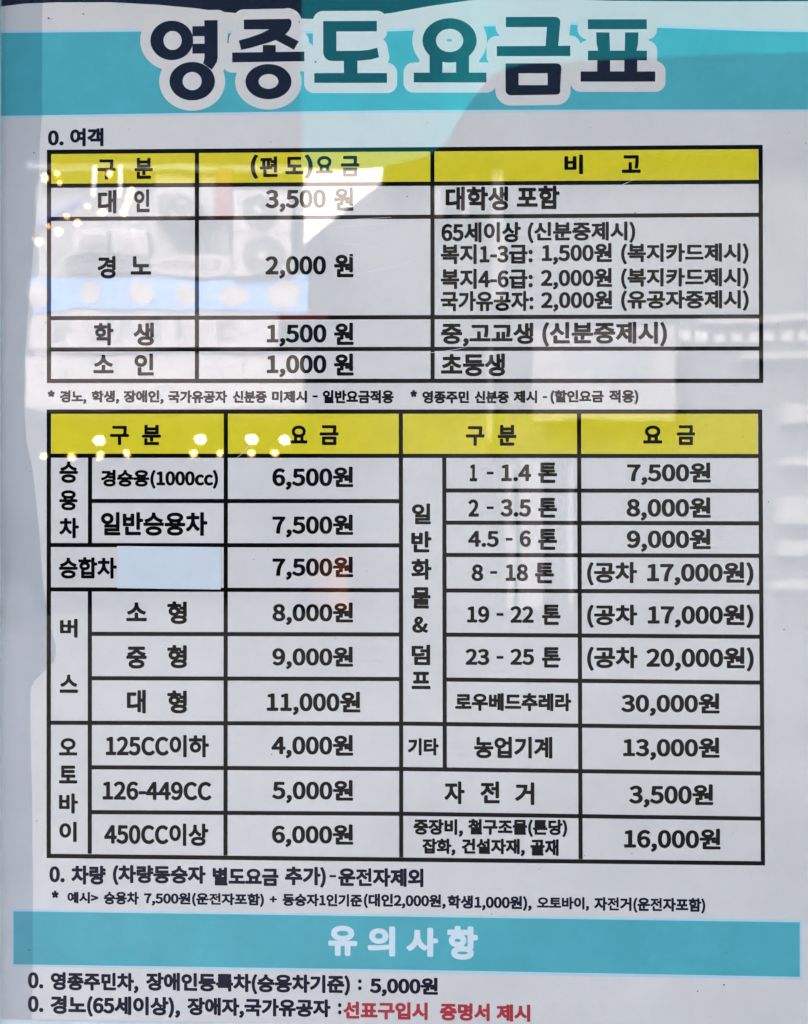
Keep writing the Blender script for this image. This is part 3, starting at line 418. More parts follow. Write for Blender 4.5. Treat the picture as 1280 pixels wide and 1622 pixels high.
'별':[920,[161,39,411,38,419,40,424,45,427,54,426,84,422,91,414,96,214,96,214,101,216,103,399,103,406,106,411,111,413,119,413,204,411,214,413,221,413,411,411,419,406,424,399,426,364,427,354,422,349,414,349,376,346,375,299,375,297,376,296,399,289,408,281,410,244,409,239,406,234,399,233,361,231,358,167,359,166,396,163,404,156,409,116,410,109,407,104,401,102,394,102,234,106,226,114,221,154,221,158,219,152,214,149,206,149,176,154,167,164,162,349,161,346,159,166,159,156,156,152,151,150,144,150,54,153,44],[286,221,285,221,291,224,296,231,297,249,299,252,349,251,349,221],[169,279,166,281,166,299,169,301,229,301,233,299,233,281,231,279],[299,309,297,311,297,316,299,318,346,318,349,316,349,311,346,309]],
'복':[920,[349,34,389,33,396,37,401,44,402,161,400,169,394,175,386,177,136,177,129,175,123,169,121,161,121,131,125,124,134,119,336,119,338,116,338,46,341,39],[101,181,426,181,436,184,442,194,443,224,441,231,434,238,426,240,299,240,296,241,296,251,386,251,392,254,397,259,400,266,400,401,396,412,386,418,351,418,344,416,339,412,336,406,336,379,334,377,194,377,192,379,191,406,189,412,184,416,176,418,144,418,134,415,129,409,128,404,128,266,130,259,135,254,141,251,231,251,231,241,229,240,94,238,88,234,85,226,85,194,91,184],[194,309,192,314,192,319,194,320,334,320,336,316,336,311,334,309]],
'분':[920,[140,41,394,41,401,45,406,52,407,86,401,96,391,100,191,100,190,101,190,156,186,165,176,171,139,171,130,166,126,156,126,56,130,46],[243,109,249,107,284,107,289,109,295,114,298,121,299,177,429,177,436,180,441,185,443,191,443,221,441,227,436,233,429,235,101,235,91,233,86,228,84,221,84,191,87,184,94,178,234,177,234,121,237,114],[135,241,144,239,384,239,392,241,397,246,400,254,400,399,397,409,386,415,351,415,344,413,336,404,336,371,334,369,194,369,192,371,192,401,186,411,176,415,141,415,134,412,129,406,128,399,128,254,130,246],[194,297,192,301,192,311,194,312,334,312,336,309,336,299,334,297]],
'비':[920,[358,34,399,33,406,37,412,46,412,411,408,421,399,426,359,426,351,421,348,414,347,49,351,39],[114,121,291,120,299,122,304,127,306,136,306,381,304,389,299,394,291,396,256,396,251,394,245,389,243,381,241,300,170,301,169,381,167,389,161,394,151,396,119,396,113,394,107,389,105,379,105,136,108,126],[171,179,169,181,169,241,171,243,241,243,241,179]],
'사':[920,[341,34,381,34,389,37,393,44,394,219,396,220,441,221,449,225,453,234,453,266,448,276,439,280,394,281,393,414,389,422,379,427,341,426,334,422,330,414,329,162,328,166,324,171,299,188,279,207,261,231,249,256,243,274,238,301,237,381,234,389,224,395,189,395,179,392,173,384,172,299,166,269,156,241,148,226,130,201,110,181,84,164,79,154,82,144,104,115,111,111,121,112,144,126,166,146,183,166,206,203,221,179,244,151,264,133,287,119,296,118,304,122,327,151,329,158,330,46,333,39]],
'상':[920,[228,36,284,34,316,38,334,42,359,53,371,60,389,79,395,91,400,116,396,139,389,151,382,161,367,174,369,175,386,177,391,180,396,186,397,271,399,274,436,274,444,277,449,286,450,316,447,326,439,332,397,334,396,414,393,421,386,426,344,426,336,422,332,414,331,190,289,197,266,197,229,195,199,189,172,179,159,170,143,154,136,141,132,126,132,104,136,89,149,70,161,59,184,47,199,42],[236,93,209,101,200,106,196,111,195,119,201,126,224,135,264,140,299,137,324,130,331,125,335,119,335,111,331,106,321,100,309,96,276,92],[108,191,114,189,121,190,144,200,164,213,189,237,206,262,221,243,246,221,266,209,289,199,296,200,303,204,323,234,324,244,320,251,291,266,274,278,258,294,247,311,242,324,237,341,236,396,229,406,221,408,186,408,179,405,174,399,170,334,166,319,157,299,145,281,134,270,116,257,90,244,84,236,83,229,85,224]],
'생':[920,[248,36,306,35,339,39,356,43,381,53,394,60,410,76,417,89,421,101,423,114,421,126,418,139,405,159,390,171,411,173,418,179,420,186,421,411,418,419,411,425,371,426,365,424,360,419,358,411,358,331,356,329,344,330,342,331,342,404,339,414,334,418,326,419,294,419,284,414,280,404,280,261,279,259,266,266,251,278,240,291,231,306,224,331,223,389,219,399,209,404,176,404,169,402,164,398,160,391,160,331,156,314,148,296,129,270,113,256,91,244,85,236,85,229,88,221,106,195,116,190,124,191,134,196,154,209,174,227,191,250,194,251,216,226,231,215,249,205,259,201,266,200,273,204,279,211,280,196,279,195,249,193,219,187,201,181,179,169,161,151,154,139,151,126,150,111,154,91,160,79,169,69,181,58,204,47,219,42],[274,91,241,95,229,99,218,106,214,114,216,121,224,127,236,132,274,138,311,137,344,129,354,123,358,116,357,111,354,106,336,97,309,92],[356,186,341,191,342,199,344,271,356,271,358,269,358,189]],
'서':[920,[360,34,401,33,409,37,413,46,413,411,409,422,399,426,361,426,354,422,350,416,349,304,279,304,270,299,265,289,265,259,269,251,274,247,281,245,346,245,349,244,349,49,353,39],[114,111,121,110,127,111,149,125,161,136,187,164,211,204,226,179,251,149,271,131,294,117,301,116,309,119,334,151,335,161,332,169,305,186,284,206,268,229,254,256,246,284,243,301,242,381,240,389,234,394,226,395,191,395,184,392,179,386,177,299,172,271,166,254,153,226,136,201,116,181,89,164,85,156,84,149,86,144,109,115]],
'선':[920,[164,41,409,41,416,45,421,53,422,86,416,96,406,100,216,100,214,104,214,171,211,179,201,185,164,186,154,181,150,171,150,59,151,51,154,46],[357,126,364,124,401,125,409,129,413,139,413,411,409,422,399,426,361,426,351,419,349,411,349,342,284,341,274,336,270,329,270,296,273,289,279,284,286,282,349,281,349,139,352,131],[116,176,124,177,136,183,166,202,191,226,209,250,224,231,246,209,266,196,289,185,296,185,304,189,325,219,327,229,323,236,295,251,276,265,261,281,249,301,242,321,240,334,239,391,236,398,231,403,224,405,189,404,179,399,175,391,175,344,173,321,161,289,153,276,136,258,117,244,91,231,86,225,85,216,88,209,106,181]],
'설':[920,[161,39,411,38,419,40,424,45,427,54,426,84,422,91,414,96,214,96,214,102,216,103,399,103,406,106,411,111,413,119,413,206,411,214,413,224,413,411,411,419,406,424,399,426,364,427,353,421,349,411,349,361,284,361,275,356,270,349,270,316,273,309,279,304,286,302,349,302,349,221,309,221,308,224,326,251,327,256,326,264,319,271,294,282,276,294,253,319,241,346,238,366,238,401,234,410,224,415,191,415,184,413,178,409,175,401,175,366,172,344,160,314,146,297,136,287,116,274,91,263,85,256,84,251,85,244,104,215,111,209,119,208,134,213,154,223,184,246,209,276,223,259,239,245,273,224,271,221,159,220,152,214,149,206,150,176,156,166,164,164,346,164,349,163,349,161,346,160,166,160,156,156,152,151,150,144,150,54,154,44]],
'세':[920,[372,34,411,34,419,38,423,46,423,411,419,422,409,426,371,426,364,421,360,411,360,49,364,39],[294,54,301,52,336,52,344,56,349,66,349,404,345,414,336,419,299,419,291,415,287,409,286,298,236,296,229,289,226,275,223,296,223,376,221,384,216,390,209,392,174,392,164,387,160,379,159,291,154,264,146,239,134,214,124,199,109,181,84,161,81,154,83,144,105,116,114,112,121,112,143,126,160,144,176,164,191,192,221,150,236,135,256,121,264,119,271,122,286,139,287,66,289,59],[286,176,271,189,255,206,242,229,239,238,286,237]],
'소':[920,[95,81,431,81,439,85,443,91,443,126,439,135,429,139,296,139,294,141,294,211,293,219,288,224,281,227,244,227,234,221,231,214,230,141,229,139,94,137,89,134,85,126,84,96,88,86],[119,194,129,191,146,196,191,214,229,239,249,259,261,274,264,274,276,259,296,239,321,221,351,206,394,192,404,192,411,198,427,229,428,236,425,244,419,249,386,258,359,271,334,289,321,301,306,322,299,336,295,359,295,389,289,399,281,402,244,402,235,399,230,391,229,359,225,336,219,322,204,301,182,281,166,271,139,258,106,249,99,241,97,236,98,229,114,199]],
'스':[920,[93,84,101,82,429,82,439,86,443,94,444,126,439,136,429,141,99,141,89,136,84,126,85,94,87,89],[126,186,134,187,161,196,204,217,240,246,261,272,264,272,274,259,296,236,321,217,351,201,391,187,401,187,409,192,426,224,427,231,424,239,419,243,386,253,356,268,334,285,321,299,306,319,300,334,295,359,295,389,291,396,281,401,244,401,236,399,230,391,228,346,225,334,219,320,204,299,191,286,166,267,139,253,106,243,100,236,98,229,100,221,116,192]],
'승':[920,[257,34,301,36,334,42,361,52,384,68,398,89,401,101,403,114,401,126,397,139,384,159,361,175,334,185,301,191,264,193,226,191,191,185,164,174,144,160,134,149,129,139,125,126,124,114,125,101,129,89,142,69,164,53,191,42,224,36],[249,91,211,97,192,106,189,111,190,119,199,126,211,130,249,136,289,135,309,132,324,127,334,121,338,116,338,111,334,106,316,97,289,92],[96,196,429,196,436,199,442,206,443,239,440,246,434,252,404,254,406,254,423,289,423,296,419,304,411,308,381,315,354,325,331,339,319,348,305,364,299,374,296,389,296,409,289,418,281,421,244,420,236,417,232,411,230,381,227,371,217,356,207,346,174,325,146,315,114,308,105,301,104,296,104,289,122,254,96,253,89,249,85,244,85,209,88,201],[149,254,156,255,157,256,191,267,219,281,241,296,264,318,286,297,311,280,349,263,370,256,371,254,380,254]],
'시':[920,[358,34,399,33,406,37,412,46,412,411,408,421,399,426,359,426,351,421,348,414,347,49,351,39],[115,109,124,109,137,116,168,141,188,164,214,203,230,176,254,149,276,130,299,117,306,116,314,119,339,151,340,159,338,166,309,186,289,204,270,229,256,256,248,284,245,301,244,381,241,389,234,394,194,395,188,394,183,389,180,381,179,299,173,269,167,251,153,224,134,199,116,181,89,164,84,158,82,151,85,144,107,114]],
'신':[920,[163,41,411,42,419,46,423,54,423,86,419,95,409,100,214,100,213,171,210,179,204,184,199,185,161,185,154,181,149,171,148,56,153,46],[356,131,364,130,399,130,407,134,412,144,412,411,408,421,399,426,359,425,352,421,348,414,348,144,351,136],[113,184,119,182,126,182,161,202,189,226,211,257,235,229,252,214,274,199,296,189,304,189,311,193,331,223,333,231,329,241,289,264,273,279,258,299,249,319,246,331,243,354,243,394,236,404,229,406,194,406,186,404,181,399,178,391,178,354,176,331,172,316,163,296,150,276,139,264,121,250,94,236,89,229,88,221,90,216,108,189]],
'애':[920,[372,34,411,34,419,38,423,46,423,411,419,422,409,426,373,426,366,423,361,416,360,286,359,283,344,283,342,286,342,404,340,411,336,416,329,419,294,419,284,414,280,404,280,64,284,56,294,52,329,52,336,55,341,61,342,221,344,224,359,224,360,221,360,49,364,39],[170,114,194,114,209,118,224,126,241,141,252,156,264,182,271,214,274,236,274,274,269,309,263,329,252,354,241,369,221,385,199,394,181,396,166,395,151,390,131,378,120,366,106,344,99,326,92,294,89,274,89,236,91,216,99,184,106,166,120,144,131,132,154,118],[179,176,169,182,159,199,152,229,151,256,154,291,159,311,169,328,174,332,181,334,189,332,194,328,204,311,211,281,212,254,210,219,202,194,191,179,186,176]],
'업':[920,[161,39,399,38,406,41,411,46,413,54,413,199,411,206,413,216,413,411,411,419,406,424,399,426,364,427,356,424,351,419,349,411,349,341,346,340,304,340,288,369,269,388,259,395,239,403,211,409,186,409,171,407,144,397,121,382,104,361,94,339,91,321,91,296,98,271,106,256,121,238,134,229,162,216,163,214,154,209,150,199,150,54,154,44],[216,96,214,99,214,109,216,111,349,111,349,97,346,96],[216,169,214,171,214,201,209,211,239,217,259,226,270,234,288,251,295,261,304,282,349,281,349,216,351,206,349,199,349,170],[189,271,171,277,159,289,153,306,153,316,156,326,165,339,179,347,199,350,219,347,233,339,241,326,244,311,241,294,234,283,221,275,206,271]],
'여':[920,[360,34,401,33,409,37,413,46,413,411,411,419,406,424,399,426,364,426,353,421,349,411,349,346,281,346,269,364,251,381,234,391,216,396,196,399,181,397,166,394,151,387,131,371,118,356,103,329,94,296,91,256,94,219,99,199,111,169,129,144,151,126,169,119,196,115,224,119,246,129,266,146,286,173,349,172,349,46,353,39],[191,176,176,184,164,201,155,231,154,259,157,291,166,316,173,326,181,333,196,338,206,336,215,331,222,324,229,313,236,291,240,256,236,221,225,194,211,180,201,176],[301,231,302,261,300,286,349,287,349,231]],
'영':[920,[242,36,299,35,331,39,349,43,373,54,386,62,402,79,410,94,415,119,410,144,404,156,396,166,381,179,384,181,399,181,406,184,411,189,413,196,413,411,411,419,404,425,364,427,354,422,349,414,349,376,346,374,279,374,255,391,231,401,199,405,169,401,144,392,124,378,112,366,98,344,91,319,90,304,91,287,98,264,114,238,131,222,145,214,171,205,186,202,209,202,231,206,246,211,261,219,279,232,349,231,349,196,314,202,279,204,226,199,209,194,183,184,163,169,153,156,144,134,142,119,147,94,154,80,169,64,184,54,209,43],[249,94,221,101,211,108,207,114,206,121,211,130,221,137,234,141,266,146,311,144,336,137,344,131,350,124,351,116,346,108,336,101,324,97,291,92],[184,263,166,273,156,286,153,304,154,314,158,324,169,336,186,344,206,345,224,339,236,329,243,316,244,299,239,282,229,271,216,264,199,261],[309,291,307,294,307,314,309,316,349,315,349,291]],
'예':[920,[372,34,411,34,419,38,423,46,423,411,419,422,409,426,371,426,364,421,360,411,360,49,364,39],[297,54,304,52,339,52,347,56,352,66,352,404,348,414,339,419,301,419,291,412,289,404,289,341,286,339,261,339,259,340,250,356,239,371,224,384,209,391,191,396,179,396,164,394,144,386,129,375,112,354,99,326,91,291,89,236,95,199,105,169,121,142,139,126,154,118,169,114,191,113,211,119,231,131,246,146,259,169,289,169,289,66,291,59],[176,176,171,179,165,186,155,209,152,231,151,266,153,291,161,316,171,330,181,334,189,332,194,328,205,309,211,281,213,244,209,216,201,191,194,181,189,177,181,175],[274,229,273,279,276,280,286,280,289,279,289,230]],
'오':[920,[93,81,101,80,429,80,439,84,444,94,444,124,441,131,434,137,296,139,296,184,334,194,359,206,371,214,393,236,405,261,410,291,409,311,399,339,379,364,355,381,336,390,301,400,264,403,224,399,191,390,172,381,148,364,129,340,121,321,118,309,116,291,121,261,134,236,156,214,179,200,194,193,231,184,231,139,94,137,87,131,84,124,85,91,87,86],[244,241,226,244,209,251,194,261,186,271,181,284,180,299,184,311,194,324,209,333,226,340,264,345,289,343,309,337,326,329,337,319,345,306,347,286,341,271,331,260,318,251,298,244,276,240]],
'외':[920,[356,34,399,33,406,38,410,46,411,411,408,419,404,424,396,426,361,427,351,422,346,414,346,186,344,182,336,183,254,174,249,176,249,204,284,219,302,234,317,254,326,276,330,301,326,329,321,344,306,366,289,382,274,391,259,397,234,402,216,403,186,400,162,391,149,384,128,366,113,344,105,316,105,289,112,264,122,246,131,235,151,219,184,205,185,174,184,171,101,170,94,168,88,161,86,154,93,119,99,114,106,112,199,113,281,119,344,127,346,124,346,46,349,39],[201,263,184,271,172,286,169,296,169,306,175,324,189,336,209,342,231,341,249,335,260,324,265,311,266,296,260,281,249,270,236,264,219,261]],
'요':[920,[93,81,101,80,429,80,439,84,444,94,444,124,441,131,436,136,429,138,363,139,363,211,384,229,396,244,406,266,410,286,409,311,405,326,399,341,381,364,366,376,336,391,301,401,264,404,224,400,191,392,161,376,146,364,129,342,122,326,118,311,117,286,121,266,131,244,144,228,165,211,165,141,164,138,99,138,89,134,84,124,84,94,87,86],[231,138,229,141,229,186,231,189,264,186,296,189,298,186,298,139],[261,244,239,246,219,251,201,259,190,269,182,281,180,294,182,309,189,320,201,331,216,338,251,346,276,346,299,342,319,335,332,326,342,314,347,301,345,284,337,269,326,260,309,251,289,246]],
'용':[920,[223,36,264,34,316,38,349,47,374,60,391,78,401,99,402,116,398,139,384,159,371,169,349,180,318,189,429,190,437,194,442,201,442,234,440,241,434,246,426,248,362,249,362,271,386,290,396,301,401,312,406,329,405,349,400,364,386,384,364,400,336,411,319,415,284,419,226,418,189,410,164,401,151,393,139,382,126,364,122,349,121,329,125,314,135,296,146,285,165,271,165,249,99,248,90,244,85,236,85,201,89,194,94,191,208,189,191,185,166,176,154,168,142,159,134,149,128,136,124,124,125,104,129,89,134,79,144,67,154,59,179,46],[249,91,211,97,192,106,189,111,190,119,199,126,211,131,249,136,289,135,309,132,324,128,334,122,338,116,338,111,334,106,316,97,289,92],[231,248,229,251,231,256,264,254,296,256,298,254,296,248],[229,314,201,321,191,327,186,334,187,341,191,347,201,353,216,358,251,362,299,360,326,352,336,346,341,339,339,331,334,326,324,320,309,316,276,312]],
'우':[920,[242,34,281,33,289,36,294,43,295,159,296,160,434,162,440,166,443,174,443,206,440,214,434,218,426,219,99,219,89,215,84,206,84,174,87,166,94,162,229,160,231,159,231,46,235,39],[234,224,281,223,319,228,336,233,361,245,385,264,394,276,400,289,404,304,405,319,404,331,399,348,386,368,376,379,349,396,319,406,281,412,244,411,209,406,179,396,161,387,141,370,126,346,122,329,122,301,132,276,151,254,176,239,206,228],[244,281,211,289,198,296,189,306,186,316,188,326,196,336,209,344,239,353,264,354,286,353,306,348,321,342,331,335,338,326,340,316,336,304,328,296,316,289,286,282]],
'운':[920,[141,41,394,41,401,45,406,52,407,86,401,96,391,100,191,100,190,164,188,171,182,176,176,178,139,178,131,174,126,164,126,56,130,46],[249,111,286,112,296,118,299,126,299,184,429,184,438,189,443,196,443,231,439,238,434,242,304,244,316,245,349,255,374,269,394,290,400,301,405,316,406,329,404,344,400,356,393,369,384,380,366,394,334,408,304,415,284,417,261,417,226,415,191,408,175,401,153,389,134,369,125,354,121,329,122,314,126,301,141,279,164,262,191,251,222,244,99,243,89,239,85,231,84,196,89,189,94,186,234,184,234,124,239,116],[236,301,219,304,204,310,194,316,189,323,188,331,191,339,199,346,211,352,229,356,249,359,289,358,306,355,322,349,333,341,338,334,339,326,335,319,326,312,314,306,299,302,276,300]],
'원':[920,[148,41,406,41,413,44,418,49,421,56,420,86,416,95,409,99,201,100,198,101,199,132,239,133,246,136,250,141,251,149,251,204,254,205,277,206,274,199,274,171,277,164,283,159,289,157,346,157,348,131,351,125,359,121,399,120,409,126,412,136,412,411,409,419,404,424,396,426,361,426,354,423,348,416,346,258,341,266,334,269,279,265,274,266,291,276,306,291,316,310,320,331,319,346,311,367,298,384,279,398,256,407,241,410,216,412,189,410,166,404,151,397,134,384,124,374,115,356,112,344,112,321,115,309,125,291,134,281,151,269,170,261,164,260,94,258,85,251,83,241,88,211,91,205,96,202,187,201,186,178,146,178,139,174,134,166,134,56,138,46],[331,214,341,216,346,221,347,219,346,213],[206,311,186,316,176,324,174,331,175,339,184,348,201,354,224,355,244,350,255,341,257,336,257,329,249,319,229,311]],
'유':[920,[180,34,221,34,229,37,233,44,234,161,236,162,292,161,293,49,295,41,299,36,306,33,344,33,351,36,356,41,358,49,358,161,429,162,436,165,441,170,443,176,443,206,441,214,434,219,426,220,101,220,91,218,85,211,84,204,85,174,91,164,99,162,168,161,169,46,172,39],[248,224,264,223,299,226,334,234,364,247,386,266,399,286,404,301,405,316,404,331,400,346,394,359,374,381,349,396,319,406,281,412,244,411,209,406,179,396,161,387,140,369,126,346,122,331,121,319,122,304,125,291,134,275,151,255,176,240,209,229],[234,284,219,287,204,293,194,300,188,309,186,319,189,329,199,339,211,346,229,351,249,354,289,352,306,349,321,342,331,336,338,326,340,316,337,306,329,297,316,290,299,285,276,282]],
'의':[920,[356,34,399,33,406,38,410,46,411,411,406,422,396,426,359,426,351,422,346,414,346,184,234,174,101,171,91,167,86,156,92,121,96,116,104,112,179,113,239,115,301,121,344,128,346,126,346,46,349,39],[211,199,231,199,249,202,274,211,288,219,305,234,315,246,325,269,329,286,329,311,326,326,321,341,306,363,289,379,274,388,259,394,234,399,216,400,186,397,163,389,149,381,129,364,119,351,109,329,105,314,105,296,108,271,119,248,129,234,147,219,161,210,186,202],[214,259,192,264,178,274,170,289,170,309,177,324,191,335,209,340,231,339,249,332,259,321,265,306,265,289,259,276,248,266,231,260]],
'이':[920,[358,34,399,33,406,37,412,46,412,411,408,421,399,426,359,426,351,421,348,414,347,49,351,39],[189,116,206,115,236,120,261,133,274,144,286,159,299,184,305,201,312,236,312,276,309,296,304,316,293,344,274,369,261,380,236,393,219,398,191,397,174,393,150,381,136,369,119,346,110,329,101,296,98,276,98,256,101,219,106,199,118,169,136,144,149,133,164,124],[201,176,194,178,184,184,172,201,163,231,161,259,165,294,175,319,189,333,199,337,206,338,216,336,226,329,239,312,247,284,249,256,245,221,236,196,231,189,221,180,211,176]],
'인':[920,[163,41,411,42,419,46,423,54,423,86,419,95,409,100,214,100,213,174,211,181,206,186,199,189,161,189,153,184,148,174,148,56,153,46],[360,131,401,132,408,136,412,144,412,411,408,421,399,426,359,425,352,421,348,414,348,146,351,137],[180,194,201,192,219,193,244,199,259,205,279,219,290,231,304,254,309,269,312,294,312,311,305,336,297,351,281,371,269,381,246,393,231,398,204,401,186,400,161,394,146,387,126,373,115,361,101,339,96,324,93,299,93,281,100,256,108,241,124,222,136,211,159,200],[191,253,174,261,162,274,156,291,157,304,159,314,169,328,184,338,201,341,221,338,236,328,246,314,249,296,246,279,239,268,226,258,209,252]],
'일':[920,[159,39,409,38,416,40,423,46,425,54,424,84,420,91,411,96,211,96,211,104,214,104,396,104,404,106,409,111,412,121,412,209,410,216,412,226,412,411,410,419,405,424,396,427,361,426,354,423,349,416,348,226,346,223,225,224,234,225,256,233,279,248,295,266,307,291,310,319,309,334,303,354,289,377,266,396,244,407,219,412,201,413,174,410,149,402,134,394,116,379,106,366,96,344,92,319,94,301,101,278,116,256,134,241,159,229,178,224,159,223,151,219,148,214,147,179,153,169,161,166,346,166,348,164,346,160,164,160,156,159,151,154,148,146,148,54,151,44],[191,281,171,289,160,301,156,319,162,336,168,344,176,349,194,354,214,353,231,347,241,337,246,326,247,311,242,299,234,290,221,283,209,280]],
'입':[920,[159,39,396,38,404,40,410,46,412,54,412,199,410,206,412,216,412,411,410,419,405,424,396,427,361,426,352,421,348,414,348,216,350,206,348,199,348,174,346,170,212,171,211,201,206,211,231,214,244,218,271,231,281,239,296,256,308,281,312,311,308,339,298,361,279,384,259,397,234,406,216,409,186,408,159,402,136,391,116,374,107,361,97,339,93,321,93,296,100,271,109,256,124,239,146,224,166,216,154,210,150,206,148,199,148,54,151,44],[214,96,212,99,212,111,214,113,346,113,348,111,348,99,346,96],[191,271,174,278,161,290,158,299,156,309,159,326,171,341,189,349,209,350,226,345,239,336,246,324,249,309,245,294,236,281,224,274,209,270]],
'자':[920,[341,34,381,34,389,37,393,44,394,221,441,222,449,226,453,234,453,266,451,272,446,278,439,280,394,281,394,411,391,419,381,426,344,426,334,422,330,414,329,161,324,166,309,175,291,189,269,214,249,249,241,274,238,289,239,330,304,331,314,336,318,344,318,374,314,384,309,388,301,389,106,389,99,387,93,381,91,374,91,344,95,336,99,333,106,331,171,331,174,329,173,289,167,259,149,219,131,195,119,181,81,154,78,146,81,136,104,106,111,103,121,105,144,119,171,145,190,169,206,197,229,164,247,144,268,126,291,112,299,112,306,115,329,146,330,46,333,39]],
'잡':[920,[148,39,381,38,389,40,395,46,397,54,397,194,394,204,396,211,397,281,399,284,436,284,444,287,449,296,450,326,447,336,439,342,397,344,397,411,394,419,389,424,381,427,344,426,336,422,332,414,332,214,335,204,332,196,332,169,329,167,204,167,201,169,201,199,196,207,186,211,156,211,182,231,206,261,231,234,259,215,291,201,299,201,307,206,325,236,326,244,324,249,319,255,284,272,264,288,247,311,240,329,238,341,239,344,301,344,311,347,316,354,317,361,317,389,312,399,301,403,109,403,101,401,96,396,93,389,92,359,95,351,99,347,106,344,171,344,173,341,167,316,151,289,126,266,89,248,84,242,82,236,85,226,101,200,106,195,116,193,136,200,138,199,137,54,141,44],[201,99,201,109,204,110,332,109,332,99,331,97,329,96,204,96]],
'장':[920,[228,36,284,35,304,36,334,43,359,53,372,61,388,79,395,91,400,116,395,141,381,163,364,176,386,178,391,181,396,189,397,274,399,276,436,276,444,279,450,289,450,319,446,329,439,334,399,334,397,336,396,414,393,421,386,426,344,426,336,422,332,414,331,190,303,196,324,229,325,236,323,244,316,250,284,265,265,281,247,306,239,334,239,341,304,341,311,344,315,349,318,356,318,386,312,396,301,400,109,400,99,396,94,389,93,354,100,344,109,341,171,341,173,339,171,321,167,309,151,280,126,257,91,239,84,231,83,224,84,219,104,188,111,184,119,184,154,200,181,222,206,252,209,253,223,236,239,222,258,209,279,199,229,196,199,190,184,185,169,178,151,165,142,154,135,141,132,126,132,104,137,89,149,71,161,60,184,47,199,42],[236,94,209,101,200,106,195,114,196,121,201,127,224,137,264,141,299,138,324,131,331,126,336,119,335,111,331,106,321,100,309,96,276,92]],
'재':[920,[373,34,411,33,419,37,424,46,424,411,420,421,411,426,376,427,368,424,362,416,361,284,359,280,345,281,345,404,341,413,334,418,296,419,289,416,282,406,281,381,271,384,104,384,96,381,92,376,89,369,89,339,93,331,99,327,104,325,159,325,159,296,154,261,141,221,128,199,118,186,108,176,84,158,80,149,84,139,107,111,114,108,124,109,144,124,162,141,176,159,191,186,194,188,206,168,220,151,249,127,259,122,266,120,274,123,282,131,282,66,287,56,296,52,334,52,341,57,345,66,345,219,346,221,359,221,361,219,361,49,365,39],[279,184,264,196,254,208,235,241,224,284,222,314,224,325,274,325,281,328,282,326,282,184,281,182]],
'적':[920,[361,34,401,34,409,38,413,46,413,174,411,184,413,194,413,411,409,422,399,426,361,426,356,424,351,419,349,411,349,333,291,332,284,329,278,319,278,286,285,276,294,273,346,273,349,272,349,191,154,190,145,186,140,176,141,144,145,136,154,132,349,131,349,46,353,39],[111,186,116,185,124,185,159,203,185,224,209,254,211,255,234,229,261,208,294,193,301,193,309,199,328,229,329,236,327,241,321,248,286,266,264,287,255,299,247,316,242,341,244,343,306,343,314,346,318,351,320,359,320,389,316,397,306,402,111,402,104,400,100,396,96,389,96,359,98,351,103,346,111,343,174,343,176,341,174,324,170,311,154,282,129,259,109,246,94,240,86,231,86,224,88,219,106,191]],
'전':[920,[166,41,411,42,419,46,423,54,423,86,419,95,409,100,216,100,215,169,213,176,209,181,201,184,164,184,156,180,151,171,151,56,155,46],[358,131,364,130,401,130,409,134,413,144,413,411,409,422,399,426,361,426,351,419,349,411,349,328,289,326,281,322,276,314,276,281,279,275,284,270,291,268,346,268,349,267,349,144,352,136],[114,176,121,176,135,181,166,200,185,216,209,246,211,246,234,220,261,199,294,184,301,185,308,189,327,219,329,224,328,231,321,239,286,258,264,279,247,306,243,319,241,336,244,339,306,339,314,341,318,346,320,354,320,384,316,392,306,397,111,397,104,395,100,391,96,384,96,354,98,346,103,341,111,339,174,339,176,336,174,316,171,304,161,285,154,274,129,250,93,231,87,224,86,216,87,211,106,181]],
'제':[920,[371,34,411,34,419,39,422,46,423,411,419,421,409,426,371,426,364,421,360,411,360,49,363,39],[296,54,304,52,339,53,346,58,350,66,350,401,347,411,341,416,336,418,301,418,294,415,288,406,286,371,281,380,271,384,106,384,97,381,92,376,90,369,90,339,94,331,104,326,156,326,158,324,158,294,150,249,139,219,126,197,116,184,99,167,84,156,80,149,82,139,106,109,114,106,121,107,142,121,160,139,176,161,191,189,204,166,219,146,236,130,255,116,264,114,271,116,286,134,287,66,290,59],[286,171,270,184,254,201,241,224,235,239,286,238],[226,266,222,294,222,324,224,326,274,326,281,330,286,339,286,297,244,296,236,295,229,286]],
'조':[920,[93,81,101,80,429,80,439,84,443,91,444,124,439,134,429,138,296,139,296,211,294,219,284,226,246,226,236,221,232,214,231,138,94,137,87,131,84,124,85,91,87,86],[123,184,131,182,161,190,204,210,241,238,264,264,286,239,299,229,336,205,381,188,399,184,409,187,413,191,428,221,428,229,426,234,419,240,389,248,371,255,346,269,334,278,321,290,307,309,301,321,298,334,406,336,413,341,416,349,416,379,413,386,409,391,401,394,129,394,119,391,112,381,112,351,114,343,121,336,230,334,227,321,221,309,206,289,194,277,171,261,156,253,129,243,111,239,104,234,101,226,101,219,116,190]],
